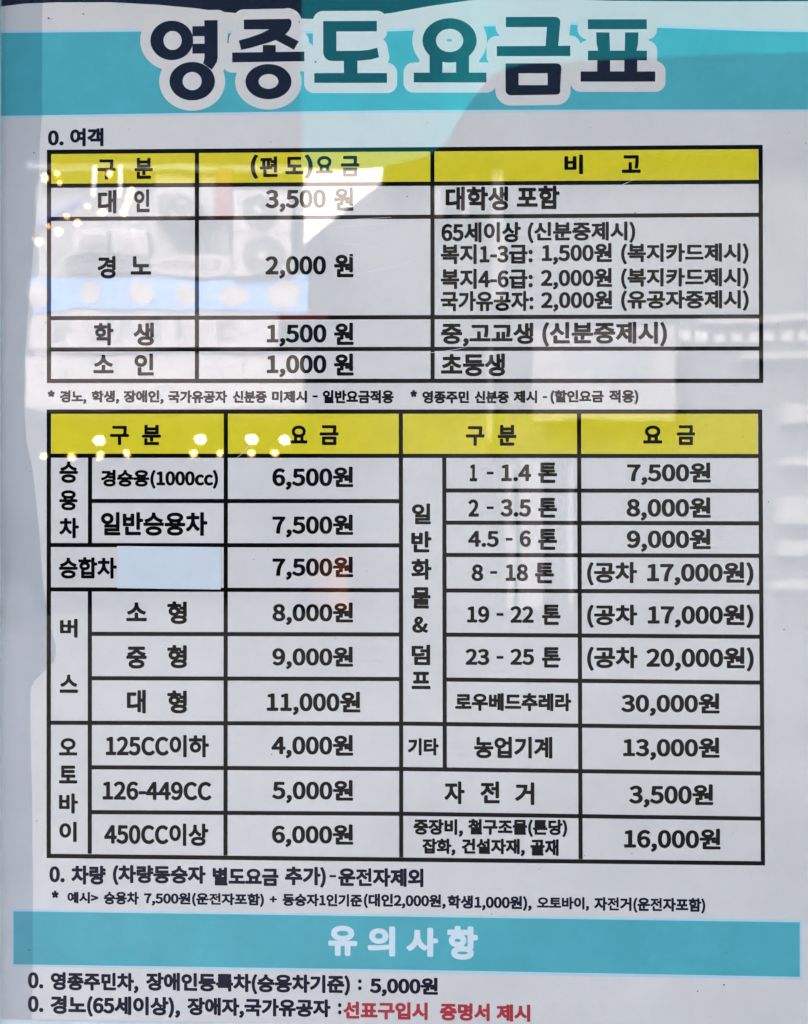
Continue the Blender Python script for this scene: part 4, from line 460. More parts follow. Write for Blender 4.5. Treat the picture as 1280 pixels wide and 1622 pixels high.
'종':[920,[223,36,284,35,334,42,359,51,373,59,385,69,397,86,402,101,401,124,398,136,390,149,375,164,361,172,334,182,314,186,324,188,429,188,439,193,443,204,443,231,440,239,431,246,404,247,400,249,406,252,411,258,424,286,423,296,420,301,414,305,381,311,344,324,323,336,308,351,396,352,405,354,410,359,413,364,413,394,411,401,404,408,396,410,129,410,121,407,116,401,114,394,115,364,119,357,124,353,219,351,204,336,184,324,146,311,114,305,106,301,103,294,104,284,117,256,121,251,127,249,124,247,96,246,88,241,84,231,85,199,91,191,99,188,201,188,212,186,176,177,155,166,144,158,136,149,129,136,125,124,124,111,125,99,129,86,137,74,153,59,179,46],[249,91,211,96,199,101,191,106,189,111,191,118,199,123,211,127,249,132,289,132,324,125,334,119,338,114,337,109,334,105,316,97,289,92],[134,248,191,262,231,281,231,249,229,246],[296,247,296,282,336,262,364,254,394,249,381,247],[254,298,264,309,274,299]],
'주':[920,[245,34,281,34,289,37,294,44,295,159,296,162,429,162,436,165,441,171,442,206,440,214,434,219,429,220,402,221,409,227,422,256,423,264,420,271,413,276,367,289,341,302,314,324,301,344,304,346,396,346,404,348,409,353,411,359,411,389,409,397,401,403,131,404,122,401,116,394,116,359,119,352,124,348,131,346,224,346,226,344,214,325,186,302,159,288,114,276,107,271,104,264,105,256,119,227,125,221,96,220,87,214,84,206,86,171,91,165,99,162,230,161,231,46,236,37],[144,221,179,232,216,249,241,267,264,289,286,266,321,244,349,231,386,221]],
'준':[920,[140,41,394,41,401,45,406,52,407,86,401,96,391,100,191,100,190,161,187,169,181,174,176,175,139,175,131,171,126,161,126,56,130,46],[241,111,249,109,284,109,294,114,298,124,299,182,429,182,436,185,441,190,443,196,443,224,441,234,431,240,407,241,423,274,422,281,419,288,411,292,366,303,341,315,321,329,305,349,309,351,399,351,406,353,413,364,413,394,411,401,405,406,396,409,131,409,124,407,117,401,114,394,115,364,118,356,124,352,219,351,222,349,206,329,184,314,159,303,116,293,109,288,105,281,104,274,120,241,96,240,87,234,84,226,85,191,91,184,99,182,234,182,234,124,236,116],[164,241,194,251,221,265,244,281,264,301,283,281,306,265,334,251,364,241]],
'중':[920,[223,36,284,35,334,42,359,51,374,60,384,69,396,86,401,101,402,124,397,139,386,156,374,166,354,178,329,186,296,191,295,196,296,199,429,199,436,202,441,208,443,241,441,249,437,254,431,257,414,257,412,259,424,286,424,294,419,301,414,305,369,314,344,323,322,336,308,351,396,352,405,354,410,359,413,364,413,394,411,401,404,408,396,410,129,410,121,407,116,401,114,394,115,364,119,357,124,353,219,351,205,336,184,324,159,314,114,305,108,301,103,294,103,286,115,259,96,257,88,251,85,244,84,214,89,204,99,199,231,199,231,191,184,182,161,172,149,164,139,154,129,139,125,126,124,114,125,101,130,86,136,75,151,61,179,46],[249,91,211,97,192,106,189,111,191,119,199,125,211,129,249,135,289,134,309,131,324,127,333,121,337,116,338,111,334,106,316,97,289,92],[184,258,182,259,206,268,231,281,244,290,264,309,276,296,296,281,321,268,345,259,339,257]],
'증':[920,[224,36,284,35,334,42,359,52,374,61,390,76,397,89,402,104,401,129,396,143,384,161,371,171,349,183,331,188,303,194,314,196,429,196,436,199,441,206,443,239,441,246,431,254,414,255,412,256,424,284,424,291,421,296,414,302,381,308,344,321,322,334,307,349,399,350,406,353,411,358,413,364,413,394,410,401,404,407,396,408,129,408,121,405,116,399,114,364,117,356,124,351,220,349,205,334,184,321,159,311,114,302,108,299,103,291,103,284,115,256,114,255,94,253,86,246,84,239,84,211,89,201,99,196,211,196,224,194,179,183,152,169,136,153,129,141,125,129,124,114,125,101,133,81,143,69,154,60,179,47,194,42],[231,94,204,100,194,106,189,111,189,119,194,124,204,130,219,134,261,138,299,136,326,128,334,123,338,116,336,110,331,105,309,96,276,92],[184,256,206,265,231,278,244,287,264,306,276,294,296,278,321,265,344,256,336,254]],
'지':[920,[359,34,399,33,406,37,412,46,412,411,408,421,399,426,359,426,351,421,347,411,347,49,351,39],[114,104,124,103,136,110,169,135,195,166,214,197,239,161,269,133,289,119,304,112,314,113,320,119,339,146,341,151,340,159,335,166,309,181,289,199,278,211,263,234,252,259,248,274,245,299,245,329,249,331,314,331,323,334,329,344,329,374,327,381,323,386,314,389,111,389,104,387,99,382,96,374,96,344,99,337,104,333,111,331,176,331,180,329,180,299,177,274,172,256,161,230,146,205,135,191,116,174,89,156,85,149,85,141,87,136,107,109]],
'차':[920,[341,34,381,34,389,37,393,44,394,219,441,219,449,224,453,234,453,264,451,269,446,275,439,278,394,279,394,411,389,422,379,427,341,426,333,421,329,411,329,49,333,39],[111,104,119,104,134,111,164,134,182,154,204,187,206,188,226,159,242,141,263,124,284,111,291,110,300,114,324,146,324,154,320,161,284,187,258,219,247,241,242,256,236,294,236,304,239,306,301,306,310,309,316,319,315,354,311,360,304,363,238,364,236,366,236,407,233,414,226,419,186,420,176,415,172,406,171,364,104,363,96,360,92,354,91,319,94,312,99,308,106,306,169,306,172,304,172,279,167,254,161,238,149,214,141,201,123,181,103,166,86,156,81,149,81,141,83,136,103,109]],
'철':[920,[158,39,166,37,411,37,419,39,424,44,426,51,426,81,421,91,414,95,216,95,214,96,214,101,216,102,399,102,404,104,410,109,413,119,413,204,411,211,413,221,413,411,411,419,406,424,399,426,364,427,356,424,351,419,349,411,349,339,346,336,316,337,319,346,319,376,316,384,310,389,304,391,240,391,238,419,234,424,226,428,189,428,181,425,175,416,174,391,109,390,103,389,97,384,94,376,95,346,96,341,101,335,109,333,174,331,166,309,146,287,119,270,91,260,85,254,83,249,84,241,104,209,109,206,116,205,156,221,181,237,209,265,236,240,271,221,266,219,159,218,151,212,149,204,149,174,156,164,164,162,349,161,349,159,346,158,166,158,156,155,151,149,150,144,150,54,151,46],[316,220,331,249,330,259,324,267,295,276,301,278,349,277,349,221,346,219],[276,286,261,297,249,311,241,326,240,331,241,333,281,331,277,321,277,294,279,286]],
'초':[920,[92,81,101,79,429,79,437,81,443,89,444,124,439,133,429,138,296,138,296,204,294,212,290,216,284,219,246,220,236,215,232,206,231,138,94,136,86,129,84,121,85,91],[128,176,164,183,206,200,241,223,264,247,286,223,324,199,349,188,379,179,396,176,405,179,410,184,424,214,425,221,421,228,414,233,394,237,366,246,339,260,321,274,311,285,304,296,299,309,301,311,396,311,404,312,409,316,412,324,413,354,411,361,406,366,399,369,296,370,295,409,289,416,279,419,246,419,236,414,232,406,232,371,229,369,131,369,121,366,115,356,115,326,117,319,124,312,131,311,226,311,228,309,216,285,206,274,189,260,161,246,134,237,114,233,105,226,102,219,104,211,119,182]],
'추':[920,[242,34,281,33,289,36,294,41,295,49,296,149,429,149,438,154,443,164,442,194,439,202,429,208,405,209,421,241,421,249,418,256,411,261,366,272,339,285,316,301,301,321,301,324,304,324,401,325,407,329,411,336,411,366,409,374,404,379,396,382,296,382,294,416,289,424,281,426,246,427,236,422,232,414,231,384,229,382,131,382,124,380,120,376,116,369,116,339,118,331,124,326,131,324,224,324,226,321,218,309,209,300,186,284,161,272,111,259,106,251,105,244,121,209,94,206,87,201,85,194,85,161,89,154,96,149,231,149,231,46,235,39],[159,208,191,219,219,233,241,247,264,268,284,249,309,232,336,219,369,209]],
'카':[920,[343,34,381,34,389,38,393,46,394,219,396,221,441,222,449,228,451,236,451,266,445,276,436,280,396,280,394,281,393,414,389,422,379,427,341,426,333,421,329,411,329,49,333,39],[116,94,124,93,129,95,161,113,189,131,213,151,234,172,251,194,265,216,277,241,287,266,298,319,302,374,300,381,294,387,286,389,124,389,116,387,110,381,108,374,108,344,111,336,116,332,124,331,234,331,236,329,229,298,104,289,96,287,91,281,89,271,95,241,99,234,104,230,111,229,201,237,203,236,184,211,163,191,129,166,94,146,89,141,88,134,90,126,109,99]],
'타':[920,[341,34,381,34,389,37,393,44,394,221,441,223,449,227,453,236,453,269,446,278,439,281,394,282,394,411,391,419,381,426,344,426,334,422,330,414,329,160,327,179,321,187,314,190,231,181,169,179,164,181,165,234,279,234,289,241,292,251,291,281,286,288,281,291,166,292,164,294,165,334,290,336,297,341,300,349,300,379,295,389,291,392,284,394,116,394,107,391,102,386,100,379,100,136,102,129,106,124,114,121,234,123,316,132,324,135,329,141,330,46,333,39]],
'토':[920,[97,79,429,78,440,84,444,94,444,124,440,131,434,136,299,137,296,139,296,180,391,180,401,185,406,194,406,224,404,231,399,236,391,238,191,239,191,261,379,261,389,265,394,274,394,306,391,314,384,319,194,319,191,321,191,336,194,339,391,339,399,344,402,351,402,384,399,391,394,395,386,397,141,397,131,393,126,381,127,191,132,184,141,180,229,180,231,179,231,139,229,137,94,135,88,131,85,124,84,94,88,84]],
'톤':[920,[141,41,394,41,401,44,406,49,408,56,408,86,404,95,396,99,191,100,190,154,189,161,191,163,426,163,434,165,439,169,443,179,442,209,439,216,431,221,299,222,295,224,296,228,299,228,389,228,396,231,401,235,404,241,404,269,403,276,396,284,389,286,194,286,192,289,194,293,376,293,384,294,389,299,392,306,393,334,389,344,381,349,194,350,192,354,194,356,391,356,398,361,402,369,402,399,396,410,386,413,144,413,136,411,130,406,127,396,127,244,129,236,134,231,141,229,229,228,231,226,229,222,99,222,91,219,86,214,84,206,84,179,88,169,96,164,126,163,128,161,126,154,126,56,131,46]],
'편':[920,[165,41,409,41,416,44,421,49,423,56,423,86,419,95,411,99,216,100,215,101,215,164,213,171,208,176,201,179,173,181,261,186,319,193,324,196,329,204,329,229,346,230,349,229,349,141,351,134,356,128,364,126,399,126,409,131,413,141,413,411,411,419,406,424,399,426,364,427,353,421,349,414,349,359,346,358,317,359,316,386,311,394,304,397,111,397,104,396,97,389,95,381,95,354,98,346,106,340,129,339,131,336,131,244,129,240,96,239,89,234,85,224,89,194,94,185,101,181,156,181,162,179,154,174,151,166,150,56,155,46],[196,241,194,244,194,336,196,339,216,339,218,336,218,244,216,242],[281,246,281,336,281,339,286,339,288,336,289,311,294,303,304,299,349,299,349,291,346,289,304,289,295,286,289,276,288,246]],
'포':[920,[95,79,429,78,439,82,444,91,444,124,440,131,434,136,299,137,295,139,295,186,296,188,399,189,406,192,411,199,412,231,410,239,406,243,399,246,359,246,357,249,357,331,359,333,399,333,409,338,412,344,413,351,413,379,409,387,404,390,396,392,129,392,119,388,115,384,113,376,113,346,117,339,126,334,166,333,169,331,169,249,169,246,126,246,119,242,114,231,115,199,121,191,129,188,229,188,231,186,231,139,229,137,94,136,88,131,85,124,84,94,88,84],[234,246,234,332,236,333,291,333,292,246]],
'표':[920,[93,79,101,77,429,77,439,81,444,91,444,121,441,129,436,133,429,136,351,136,351,189,399,190,407,194,411,201,412,234,408,244,399,248,359,248,357,251,357,334,399,335,409,340,413,351,413,379,409,388,404,392,396,393,129,393,118,389,115,384,113,376,113,349,118,339,126,335,169,334,169,251,169,248,126,248,119,244,114,234,115,201,119,194,126,190,174,190,175,189,175,139,174,136,99,136,91,133,87,129,84,121,84,91,87,84],[241,136,240,139,240,189,241,190,286,189,286,136],[234,249,234,334,291,335,292,249]],
'프':[920,[93,81,101,80,431,80,439,84,443,91,443,126,439,135,429,139,99,139,89,134,84,124,85,91,87,86],[122,181,131,179,396,179,406,183,411,189,412,194,412,224,409,231,399,237,359,237,357,239,357,329,359,332,399,332,408,336,413,346,413,376,410,384,404,389,396,390,129,390,119,386,115,381,113,374,113,346,118,336,126,332,169,331,169,239,166,237,126,237,117,231,114,224,114,194,117,186],[234,239,234,331,291,332,292,239,289,237]],
'하':[920,[341,34,381,34,389,37,393,44,394,219,441,219,449,224,453,234,453,264,451,269,446,275,439,278,394,279,394,411,389,422,379,427,341,426,334,421,330,411,330,49,333,39],[184,116,206,114,221,115,244,120,259,126,279,140,289,151,301,171,307,186,310,211,309,226,306,241,297,264,288,276,271,292,249,304,233,309,314,310,321,314,327,324,327,356,324,362,319,367,311,369,238,369,237,411,232,419,224,422,189,422,179,418,174,409,173,369,96,368,87,364,82,354,83,324,86,316,91,312,99,310,180,309,151,298,134,285,124,275,116,264,106,241,102,211,105,189,110,174,124,151,141,134,154,126],[199,173,181,180,171,191,166,206,167,224,174,238,186,248,201,253,219,251,231,245,242,234,247,219,246,201,240,189,229,179,214,173]],
'학':[920,[344,34,384,33,391,37,396,44,397,164,394,174,397,184,397,266,399,268,439,268,446,273,450,281,449,314,444,323,436,326,399,326,397,329,397,411,394,420,384,426,346,426,336,422,332,414,331,180,218,181,246,186,269,195,288,209,301,227,309,251,309,271,306,284,301,296,294,308,280,321,268,329,271,330,316,330,324,334,330,341,330,346,330,376,325,384,316,388,241,388,239,419,232,426,224,428,189,428,181,424,176,416,176,391,174,388,101,388,91,385,87,379,85,371,85,344,91,334,99,330,144,330,147,329,135,321,124,311,114,296,109,285,106,271,106,251,114,227,127,209,146,195,169,186,181,183,198,181,144,180,136,177,131,171,130,166,130,136,133,129,139,124,146,122,331,122,332,46,336,38],[199,239,181,243,171,252,169,259,169,266,176,277,194,284,214,285,231,282,243,274,246,266,247,259,244,251,239,246,221,239]],
'할':[920,[145,39,154,37,394,37,401,39,406,44,409,51,409,81,405,89,399,93,201,94,200,96,381,97,389,99,395,106,397,114,397,194,394,204,396,211,397,279,399,282,436,282,444,285,450,294,450,324,447,334,439,340,397,341,396,414,394,421,389,426,381,428,346,428,337,424,333,416,332,211,329,209,266,209,261,211,279,220,294,234,302,246,309,266,309,289,302,309,289,325,274,336,316,337,326,342,330,349,330,379,329,384,324,391,314,394,241,394,239,419,234,427,226,430,191,430,184,428,177,421,176,396,174,394,99,394,92,391,88,386,85,379,85,351,90,341,99,337,141,336,126,325,114,310,108,296,105,276,109,254,119,236,135,221,154,211,141,206,138,201,136,194,136,164,141,157,147,154,139,145,136,136,137,51,139,44],[194,259,179,263,170,271,169,279,171,284,181,292,201,296,221,295,239,289,246,281,246,271,236,263,216,258]],
'함':[920,[149,39,381,38,389,40,395,46,397,54,397,171,394,184,396,191,397,269,399,271,436,271,444,275,449,284,450,314,447,324,439,330,397,331,397,411,394,419,389,424,381,427,344,426,336,422,332,414,331,188,248,189,269,197,286,210,297,221,306,239,310,264,305,289,297,304,289,314,270,329,316,330,326,335,330,344,330,374,329,379,324,385,314,388,241,388,240,416,234,426,226,429,191,429,182,426,176,419,176,391,174,388,99,388,93,386,88,381,85,374,85,344,91,334,99,330,145,329,126,315,114,299,109,286,105,264,109,240,120,219,136,203,148,196,167,189,146,186,141,181,138,174,138,51,142,44],[204,96,202,99,202,126,204,130,331,130,333,129,331,97],[194,241,179,246,170,256,169,269,177,279,194,285,214,286,231,283,244,273,247,266,246,259,242,251,236,246,219,240]],
'합':[920,[148,39,381,38,389,40,395,46,397,54,397,184,395,191,397,201,397,274,436,275,444,279,450,289,450,319,446,328,439,333,399,334,397,336,397,411,394,419,389,424,381,427,344,426,336,422,332,414,332,201,334,191,332,164,329,162,204,162,202,166,202,186,204,188,236,190,269,201,289,216,302,234,309,256,309,276,306,289,294,311,274,331,271,331,316,331,326,336,330,344,330,374,330,379,324,386,316,389,241,390,240,416,234,426,226,430,191,430,184,428,177,421,176,414,176,391,174,389,99,389,92,386,87,381,85,374,85,346,88,339,91,335,99,331,144,331,141,331,126,318,114,301,109,289,105,266,109,244,114,231,126,216,146,201,147,199,141,194,138,186,138,54,141,44],[204,96,202,99,202,104,204,105,332,104,331,96],[191,246,176,252,169,261,170,274,174,279,181,284,201,289,221,288,236,283,245,274,247,266,245,259,234,249,214,244]],
'항':[920,[230,36,286,35,319,38,336,43,359,51,371,59,389,76,396,89,401,111,399,126,390,146,377,161,389,164,396,174,397,266,436,267,444,270,448,276,450,281,450,311,446,320,439,325,398,326,397,329,396,414,393,421,386,426,344,426,336,422,332,414,331,183,304,188,259,191,279,202,294,216,302,229,309,251,309,274,302,294,289,312,270,326,274,328,316,328,326,333,330,341,330,371,329,376,324,383,314,386,241,386,240,416,234,426,226,429,191,429,182,426,176,419,175,386,99,386,91,382,86,376,85,341,91,331,99,328,141,328,145,326,134,319,121,306,109,284,106,271,106,251,114,227,126,210,145,196,169,187,196,181,176,173,164,166,152,156,144,146,138,136,134,121,135,101,138,89,151,69,174,52,199,42],[254,91,219,96,206,102,200,106,198,114,201,119,219,128,254,133,291,132,309,129,324,125,333,119,336,114,336,109,331,104,316,97,289,92],[201,239,184,242,172,251,169,264,171,271,176,276,194,283,214,284,231,281,244,271,247,259,244,251,239,246,221,240]],
'형':[920,[240,36,299,35,349,42,374,52,386,59,402,74,410,86,414,101,414,124,410,136,404,146,390,161,406,164,411,169,413,176,413,411,411,419,404,425,364,427,356,424,351,419,349,411,349,341,346,340,319,341,319,374,315,381,309,386,236,387,235,419,229,426,221,430,186,430,177,426,171,416,171,389,169,387,99,386,91,384,86,376,85,341,91,331,99,329,141,328,144,326,133,319,120,304,109,281,106,269,106,249,113,224,126,205,144,191,166,181,195,176,174,165,164,157,154,146,148,136,144,124,143,111,144,99,148,86,163,66,184,52,211,42],[266,91,229,97,211,106,209,111,211,116,217,121,229,126,266,131,304,131,335,124,344,119,349,114,349,109,346,105,329,97,301,92],[349,181,314,187,258,189,273,199,289,217,301,211,346,211,349,209],[191,234,178,239,170,249,169,264,174,274,186,282,201,284,219,282,231,275,236,269,238,259,236,249,231,242,224,237,214,233],[301,269,298,279,299,282,349,281,349,271,346,269],[286,304,274,318,262,326,264,328,286,328,288,326,288,306]],
'화':[920,[342,34,381,33,389,37,394,44,395,211,396,214,439,214,446,218,451,226,451,259,446,269,436,273,395,274,395,411,391,420,386,425,379,427,344,426,337,424,330,414,329,378,319,383,244,383,241,416,234,424,226,426,191,426,184,422,178,414,178,386,176,383,101,382,94,380,89,375,87,369,86,339,91,329,101,325,157,324,141,315,132,306,119,289,110,264,110,241,116,221,126,204,149,185,177,174,178,164,176,162,94,161,87,159,82,154,80,146,88,109,94,104,101,102,189,103,269,109,329,117,330,114,330,46,334,39],[244,165,242,166,244,174,271,184,294,203,305,221,311,241,310,264,302,289,289,307,264,324,319,325,329,329,330,326,330,174,329,172],[196,228,181,235,174,244,173,259,181,270,196,276,216,277,232,274,244,266,247,259,248,249,246,241,241,236,234,231,221,228]],
}
HEAVY = {
'(':[338,[169,-16,181,-17,206,-6,214,1,217,11,216,19,193,64,178,109,169,156,166,204,170,254,178,299,193,344,215,389,217,399,215,406,209,413,184,425,176,427,166,424,159,416,134,371,120,336,109,301,102,266,98,206,102,146,115,89,126,56,141,24,159,-9]],
')':[338,[113,-16,124,-17,134,-11,154,23,169,56,181,91,190,126,196,164,198,204,193,264,186,301,175,336,161,371,136,417,129,424,119,427,86,413,80,406,78,396,79,389,101,346,112,316,121,284,128,236,129,204,128,174,121,124,107,76,78,14,79,5,84,-2]],
'*':[467,[133,251,141,249,151,252,174,276,194,253,201,250,209,250,234,265,240,274,242,281,240,289,225,314,251,325,258,334,260,344,252,366,246,376,236,381,206,375,202,406,198,411,191,416,161,418,154,416,148,411,144,404,141,376,139,375,116,381,109,380,100,376,95,369,87,344,88,334,96,325,121,314,106,288,105,281,106,274,112,266]],
'+':[555,[169,109,176,107,209,107,216,110,222,116,225,126,225,191,226,195,291,195,301,201,306,211,306,246,302,254,296,258,289,260,225,261,225,331,219,343,209,348,174,348,166,345,160,339,157,329,156,260,91,260,81,254,76,244,76,211,79,204,86,197,94,195,157,194,157,124,161,115]],
',':[278,[103,-14,111,-15,119,-13,137,-4,153,9,173,34,183,56,188,89,183,116,178,126,171,136,161,143,151,148,134,149,116,145,101,134,93,119,91,104,95,86,104,73,117,64,109,53,87,39,82,29,83,19,92,-4,96,-9]],
'-':[347,[89,161,99,159,201,159,209,161,216,166,220,174,220,206,218,214,211,222,201,225,99,225,91,224,82,216,79,206,80,174,83,166]],
'.':[278,[128,56,146,57,164,65,175,79,181,96,180,114,172,131,159,143,141,149,124,148,106,139,96,126,90,109,91,91,99,74,111,63]],
'0':[555,[182,56,209,57,236,66,254,79,273,101,284,121,295,156,299,179,302,226,301,254,295,299,283,334,274,351,261,368,239,386,221,393,191,398,161,393,144,386,121,368,108,351,99,334,88,299,84,276,81,229,82,201,88,156,94,134,108,104,121,86,144,68,159,61],[191,124,184,125,176,130,164,151,156,189,154,229,156,266,164,304,176,324,184,329,191,330,199,329,207,324,218,304,226,266,228,229,226,189,218,151,206,130,199,125]],
'1':[555,[111,61,276,61,286,64,294,74,295,111,290,124,279,129,239,130,237,131,236,374,233,384,224,391,184,392,156,379,121,370,115,366,110,359,109,326,114,316,126,310,162,309,162,131,159,130,111,129,104,126,99,121,96,111,96,76,101,67]],
'2':[555,[94,61,284,61,294,65,300,74,301,114,299,121,291,128,284,131,203,131,241,176,262,209,278,241,286,276,286,309,280,334,275,346,267,359,256,371,239,384,226,390,211,394,184,398,161,396,144,392,126,384,109,373,89,356,79,344,77,334,81,324,104,301,111,297,119,296,126,298,154,322,166,328,179,330,194,327,203,321,209,311,213,296,212,281,206,259,199,244,184,219,144,171,81,111,79,104,79,76,84,67]],
'5':[555,[170,56,199,56,214,59,229,64,251,76,264,86,276,100,290,124,295,139,299,159,299,194,292,224,285,239,276,251,258,269,234,281,206,287,189,288,171,286,171,289,173,321,176,323,269,323,280,329,286,341,285,376,281,386,271,392,124,393,113,389,106,379,95,239,98,226,104,221,124,208,134,205,141,206,159,216,171,221,189,222,201,219,212,211,219,201,224,184,224,166,220,151,211,137,199,128,186,125,169,125,156,128,139,137,119,154,111,157,101,155,94,149,75,124,72,116,72,109,76,101,84,94,112,74,139,62]],
'6':[555,[191,56,214,56,229,60,251,70,264,79,281,97,290,111,300,136,303,154,303,186,297,216,285,241,267,261,244,274,216,281,189,280,161,271,166,291,171,304,180,316,191,324,206,329,221,328,234,323,251,309,261,307,271,311,297,341,299,349,296,358,277,376,251,391,221,397,194,397,164,388,146,379,122,356,110,339,100,319,88,276,84,249,83,219,87,174,97,134,106,114,124,89,139,75,166,61],[194,124,181,129,170,144,162,164,158,191,166,201,180,211,191,215,204,215,216,211,225,201,230,184,230,161,226,144,218,131,207,124]],
'7':[555,[155,61,201,61,211,66,215,74,222,156,229,199,235,221,249,259,258,279,302,346,302,379,297,386,291,391,284,393,99,392,89,389,82,381,80,374,81,339,84,331,91,325,99,323,201,323,205,321,188,291,170,251,162,226,151,184,144,134,140,79,144,69,149,64]],
':':[278,[128,56,146,57,164,65,175,79,181,96,180,114,172,131,159,143,141,149,124,148,106,139,96,126,90,109,91,91,99,74,111,63],[123,219,141,217,159,223,171,234,180,251,181,269,176,286,164,301,149,309,131,311,114,306,100,294,91,276,90,259,95,241,106,227]],
'>':[555,[87,121,94,119,101,120,296,197,303,204,306,211,306,244,304,253,294,261,102,336,94,338,86,335,79,329,76,321,76,284,81,274,89,269,196,229,89,189,81,184,76,174,76,136,79,129]],
'c':[510,[191,56,224,58,254,67,271,77,286,88,290,94,292,101,290,111,274,136,264,145,256,146,249,144,231,132,219,126,199,125,186,129,176,136,168,146,162,159,158,179,159,206,165,224,177,241,194,251,209,253,224,249,244,235,256,235,265,241,287,271,287,281,284,289,266,303,241,316,214,322,189,321,171,317,144,306,129,296,109,275,98,259,87,229,83,206,82,171,86,151,92,131,106,104,126,82,141,71,169,60]],
'가':[920,[338,31,381,30,389,33,394,39,397,49,398,216,441,218,450,224,455,234,455,266,449,278,439,283,398,284,397,414,391,425,381,430,339,429,331,424,326,414,326,49,329,39],[117,99,129,100,158,116,184,134,206,152,231,176,248,196,263,219,276,241,286,266,294,291,300,319,304,374,301,382,294,389,284,391,119,391,109,388,102,381,100,374,100,341,104,333,111,327,119,325,226,325,229,324,220,291,213,274,204,256,181,226,150,196,116,173,91,159,85,151,83,141,85,134,106,105]],
'객':[920,[364,31,371,30,409,30,419,35,424,46,424,181,422,189,424,199,424,411,421,421,414,428,406,430,371,430,364,427,359,423,354,411,354,341,351,339,346,339,345,341,344,409,339,418,331,422,294,423,286,421,281,418,276,411,274,394,266,401,259,403,116,403,104,399,99,394,97,386,97,356,100,346,106,340,116,338,196,338,200,336,188,309,164,279,139,259,91,235,85,229,83,221,84,211,102,184,109,177,119,174,141,183,143,181,144,146,149,139,159,134,352,134,353,46,356,38],[174,201,209,228,239,261,260,299,267,319,274,350,275,201,271,200,179,200],[346,200,345,201,345,271,346,273,351,273,354,271,354,201]],
'거':[920,[357,31,364,30,401,30,411,36,416,46,417,411,414,421,409,426,401,430,364,430,354,427,347,419,345,411,345,289,344,285,291,285,289,286,296,319,300,371,298,381,289,389,281,391,116,391,104,387,99,381,97,374,96,344,100,334,106,328,114,326,224,326,226,324,218,291,211,274,194,244,180,226,149,196,115,174,89,159,84,154,81,146,82,136,103,106,111,100,124,99,156,117,184,135,207,154,227,174,246,196,264,224,266,225,271,221,279,219,344,219,345,216,345,46,349,38]],
'건':[920,[162,39,406,38,416,40,423,46,426,56,426,89,421,97,411,103,222,104,222,171,220,179,216,184,209,189,183,191,221,216,241,233,269,263,275,256,284,253,344,252,345,249,345,144,348,134,354,127,364,124,399,124,406,126,411,130,416,136,417,144,417,411,415,419,409,426,399,430,364,430,356,428,349,421,345,411,345,321,344,318,297,319,305,356,307,384,304,394,294,401,124,402,114,399,108,394,104,384,104,354,107,346,114,339,124,336,224,336,227,334,221,319,211,304,194,284,181,273,166,262,139,246,96,228,91,224,87,216,88,204,102,176,109,169,121,166,149,175,150,174,150,56,153,46]],
'경':[920,[278,31,319,34,349,40,364,46,379,54,398,69,408,81,414,94,419,119,417,136,408,159,396,174,406,177,411,180,415,186,417,194,417,411,414,421,404,429,364,430,356,428,351,424,346,414,345,366,344,363,305,364,304,391,298,399,289,403,121,403,111,399,105,389,105,351,109,344,116,339,226,336,212,309,196,290,183,279,154,260,121,246,96,238,89,231,86,224,87,214,102,184,107,179,114,175,124,176,179,197,214,217,249,245,256,229,266,223,345,221,345,204,344,201,299,209,261,209,226,204,199,196,181,187,161,171,152,159,145,146,141,121,143,104,152,81,170,61,184,52,211,40,244,33],[251,98,226,105,217,111,213,116,213,124,216,129,226,135,239,140,269,144,311,142,336,134,344,129,347,124,347,116,343,111,334,105,321,101,291,97],[284,288,282,289,283,291,286,297,289,298,341,298,345,296,344,288]],
'골':[920,[131,36,139,34,396,34,405,36,411,42,415,51,414,86,406,96,391,99,390,101,401,108,406,119,406,209,402,219,404,221,431,221,441,228,446,239,446,266,443,276,434,284,398,286,404,334,405,396,402,406,396,412,386,415,139,415,129,412,123,406,120,396,120,366,125,356,134,351,331,350,333,346,326,286,287,286,286,331,284,339,279,345,269,348,234,348,224,345,216,335,215,289,214,286,99,286,91,283,84,276,81,269,81,239,85,229,96,221,121,221,124,219,120,209,120,179,123,169,131,161,124,155,121,146,120,54,123,44]],
'공':[920,[239,31,264,30,301,33,333,39,349,44,364,51,384,64,395,76,402,89,406,101,407,119,402,141,396,154,386,165,374,175,351,187,331,194,339,196,429,196,440,201,445,211,446,244,444,251,440,256,429,262,396,262,395,264,403,316,404,394,401,404,391,411,139,412,129,409,121,399,120,361,126,351,134,347,331,347,333,344,332,314,324,274,324,262,289,262,286,264,286,314,284,321,279,327,269,331,234,331,222,326,216,316,215,264,214,262,99,262,89,258,82,249,82,211,85,204,91,198,101,196,186,196,194,194,174,187,149,174,136,163,124,145,118,129,117,114,122,91,130,76,149,58,174,45,206,35],[236,96,204,103,194,109,189,114,189,119,196,125,219,133,261,138,296,135,324,127,333,121,336,116,334,111,329,107,306,99,274,95]],
'구':[920,[237,31,246,29,281,29,291,33,297,41,298,49,299,184,429,185,438,189,444,196,446,204,446,234,442,244,431,251,399,251,397,254,403,309,403,389,400,399,391,405,384,407,141,407,131,404,123,394,122,356,128,346,136,342,331,341,330,294,324,251,99,251,89,248,82,239,81,201,86,191,94,186,226,185,227,46,231,36]],
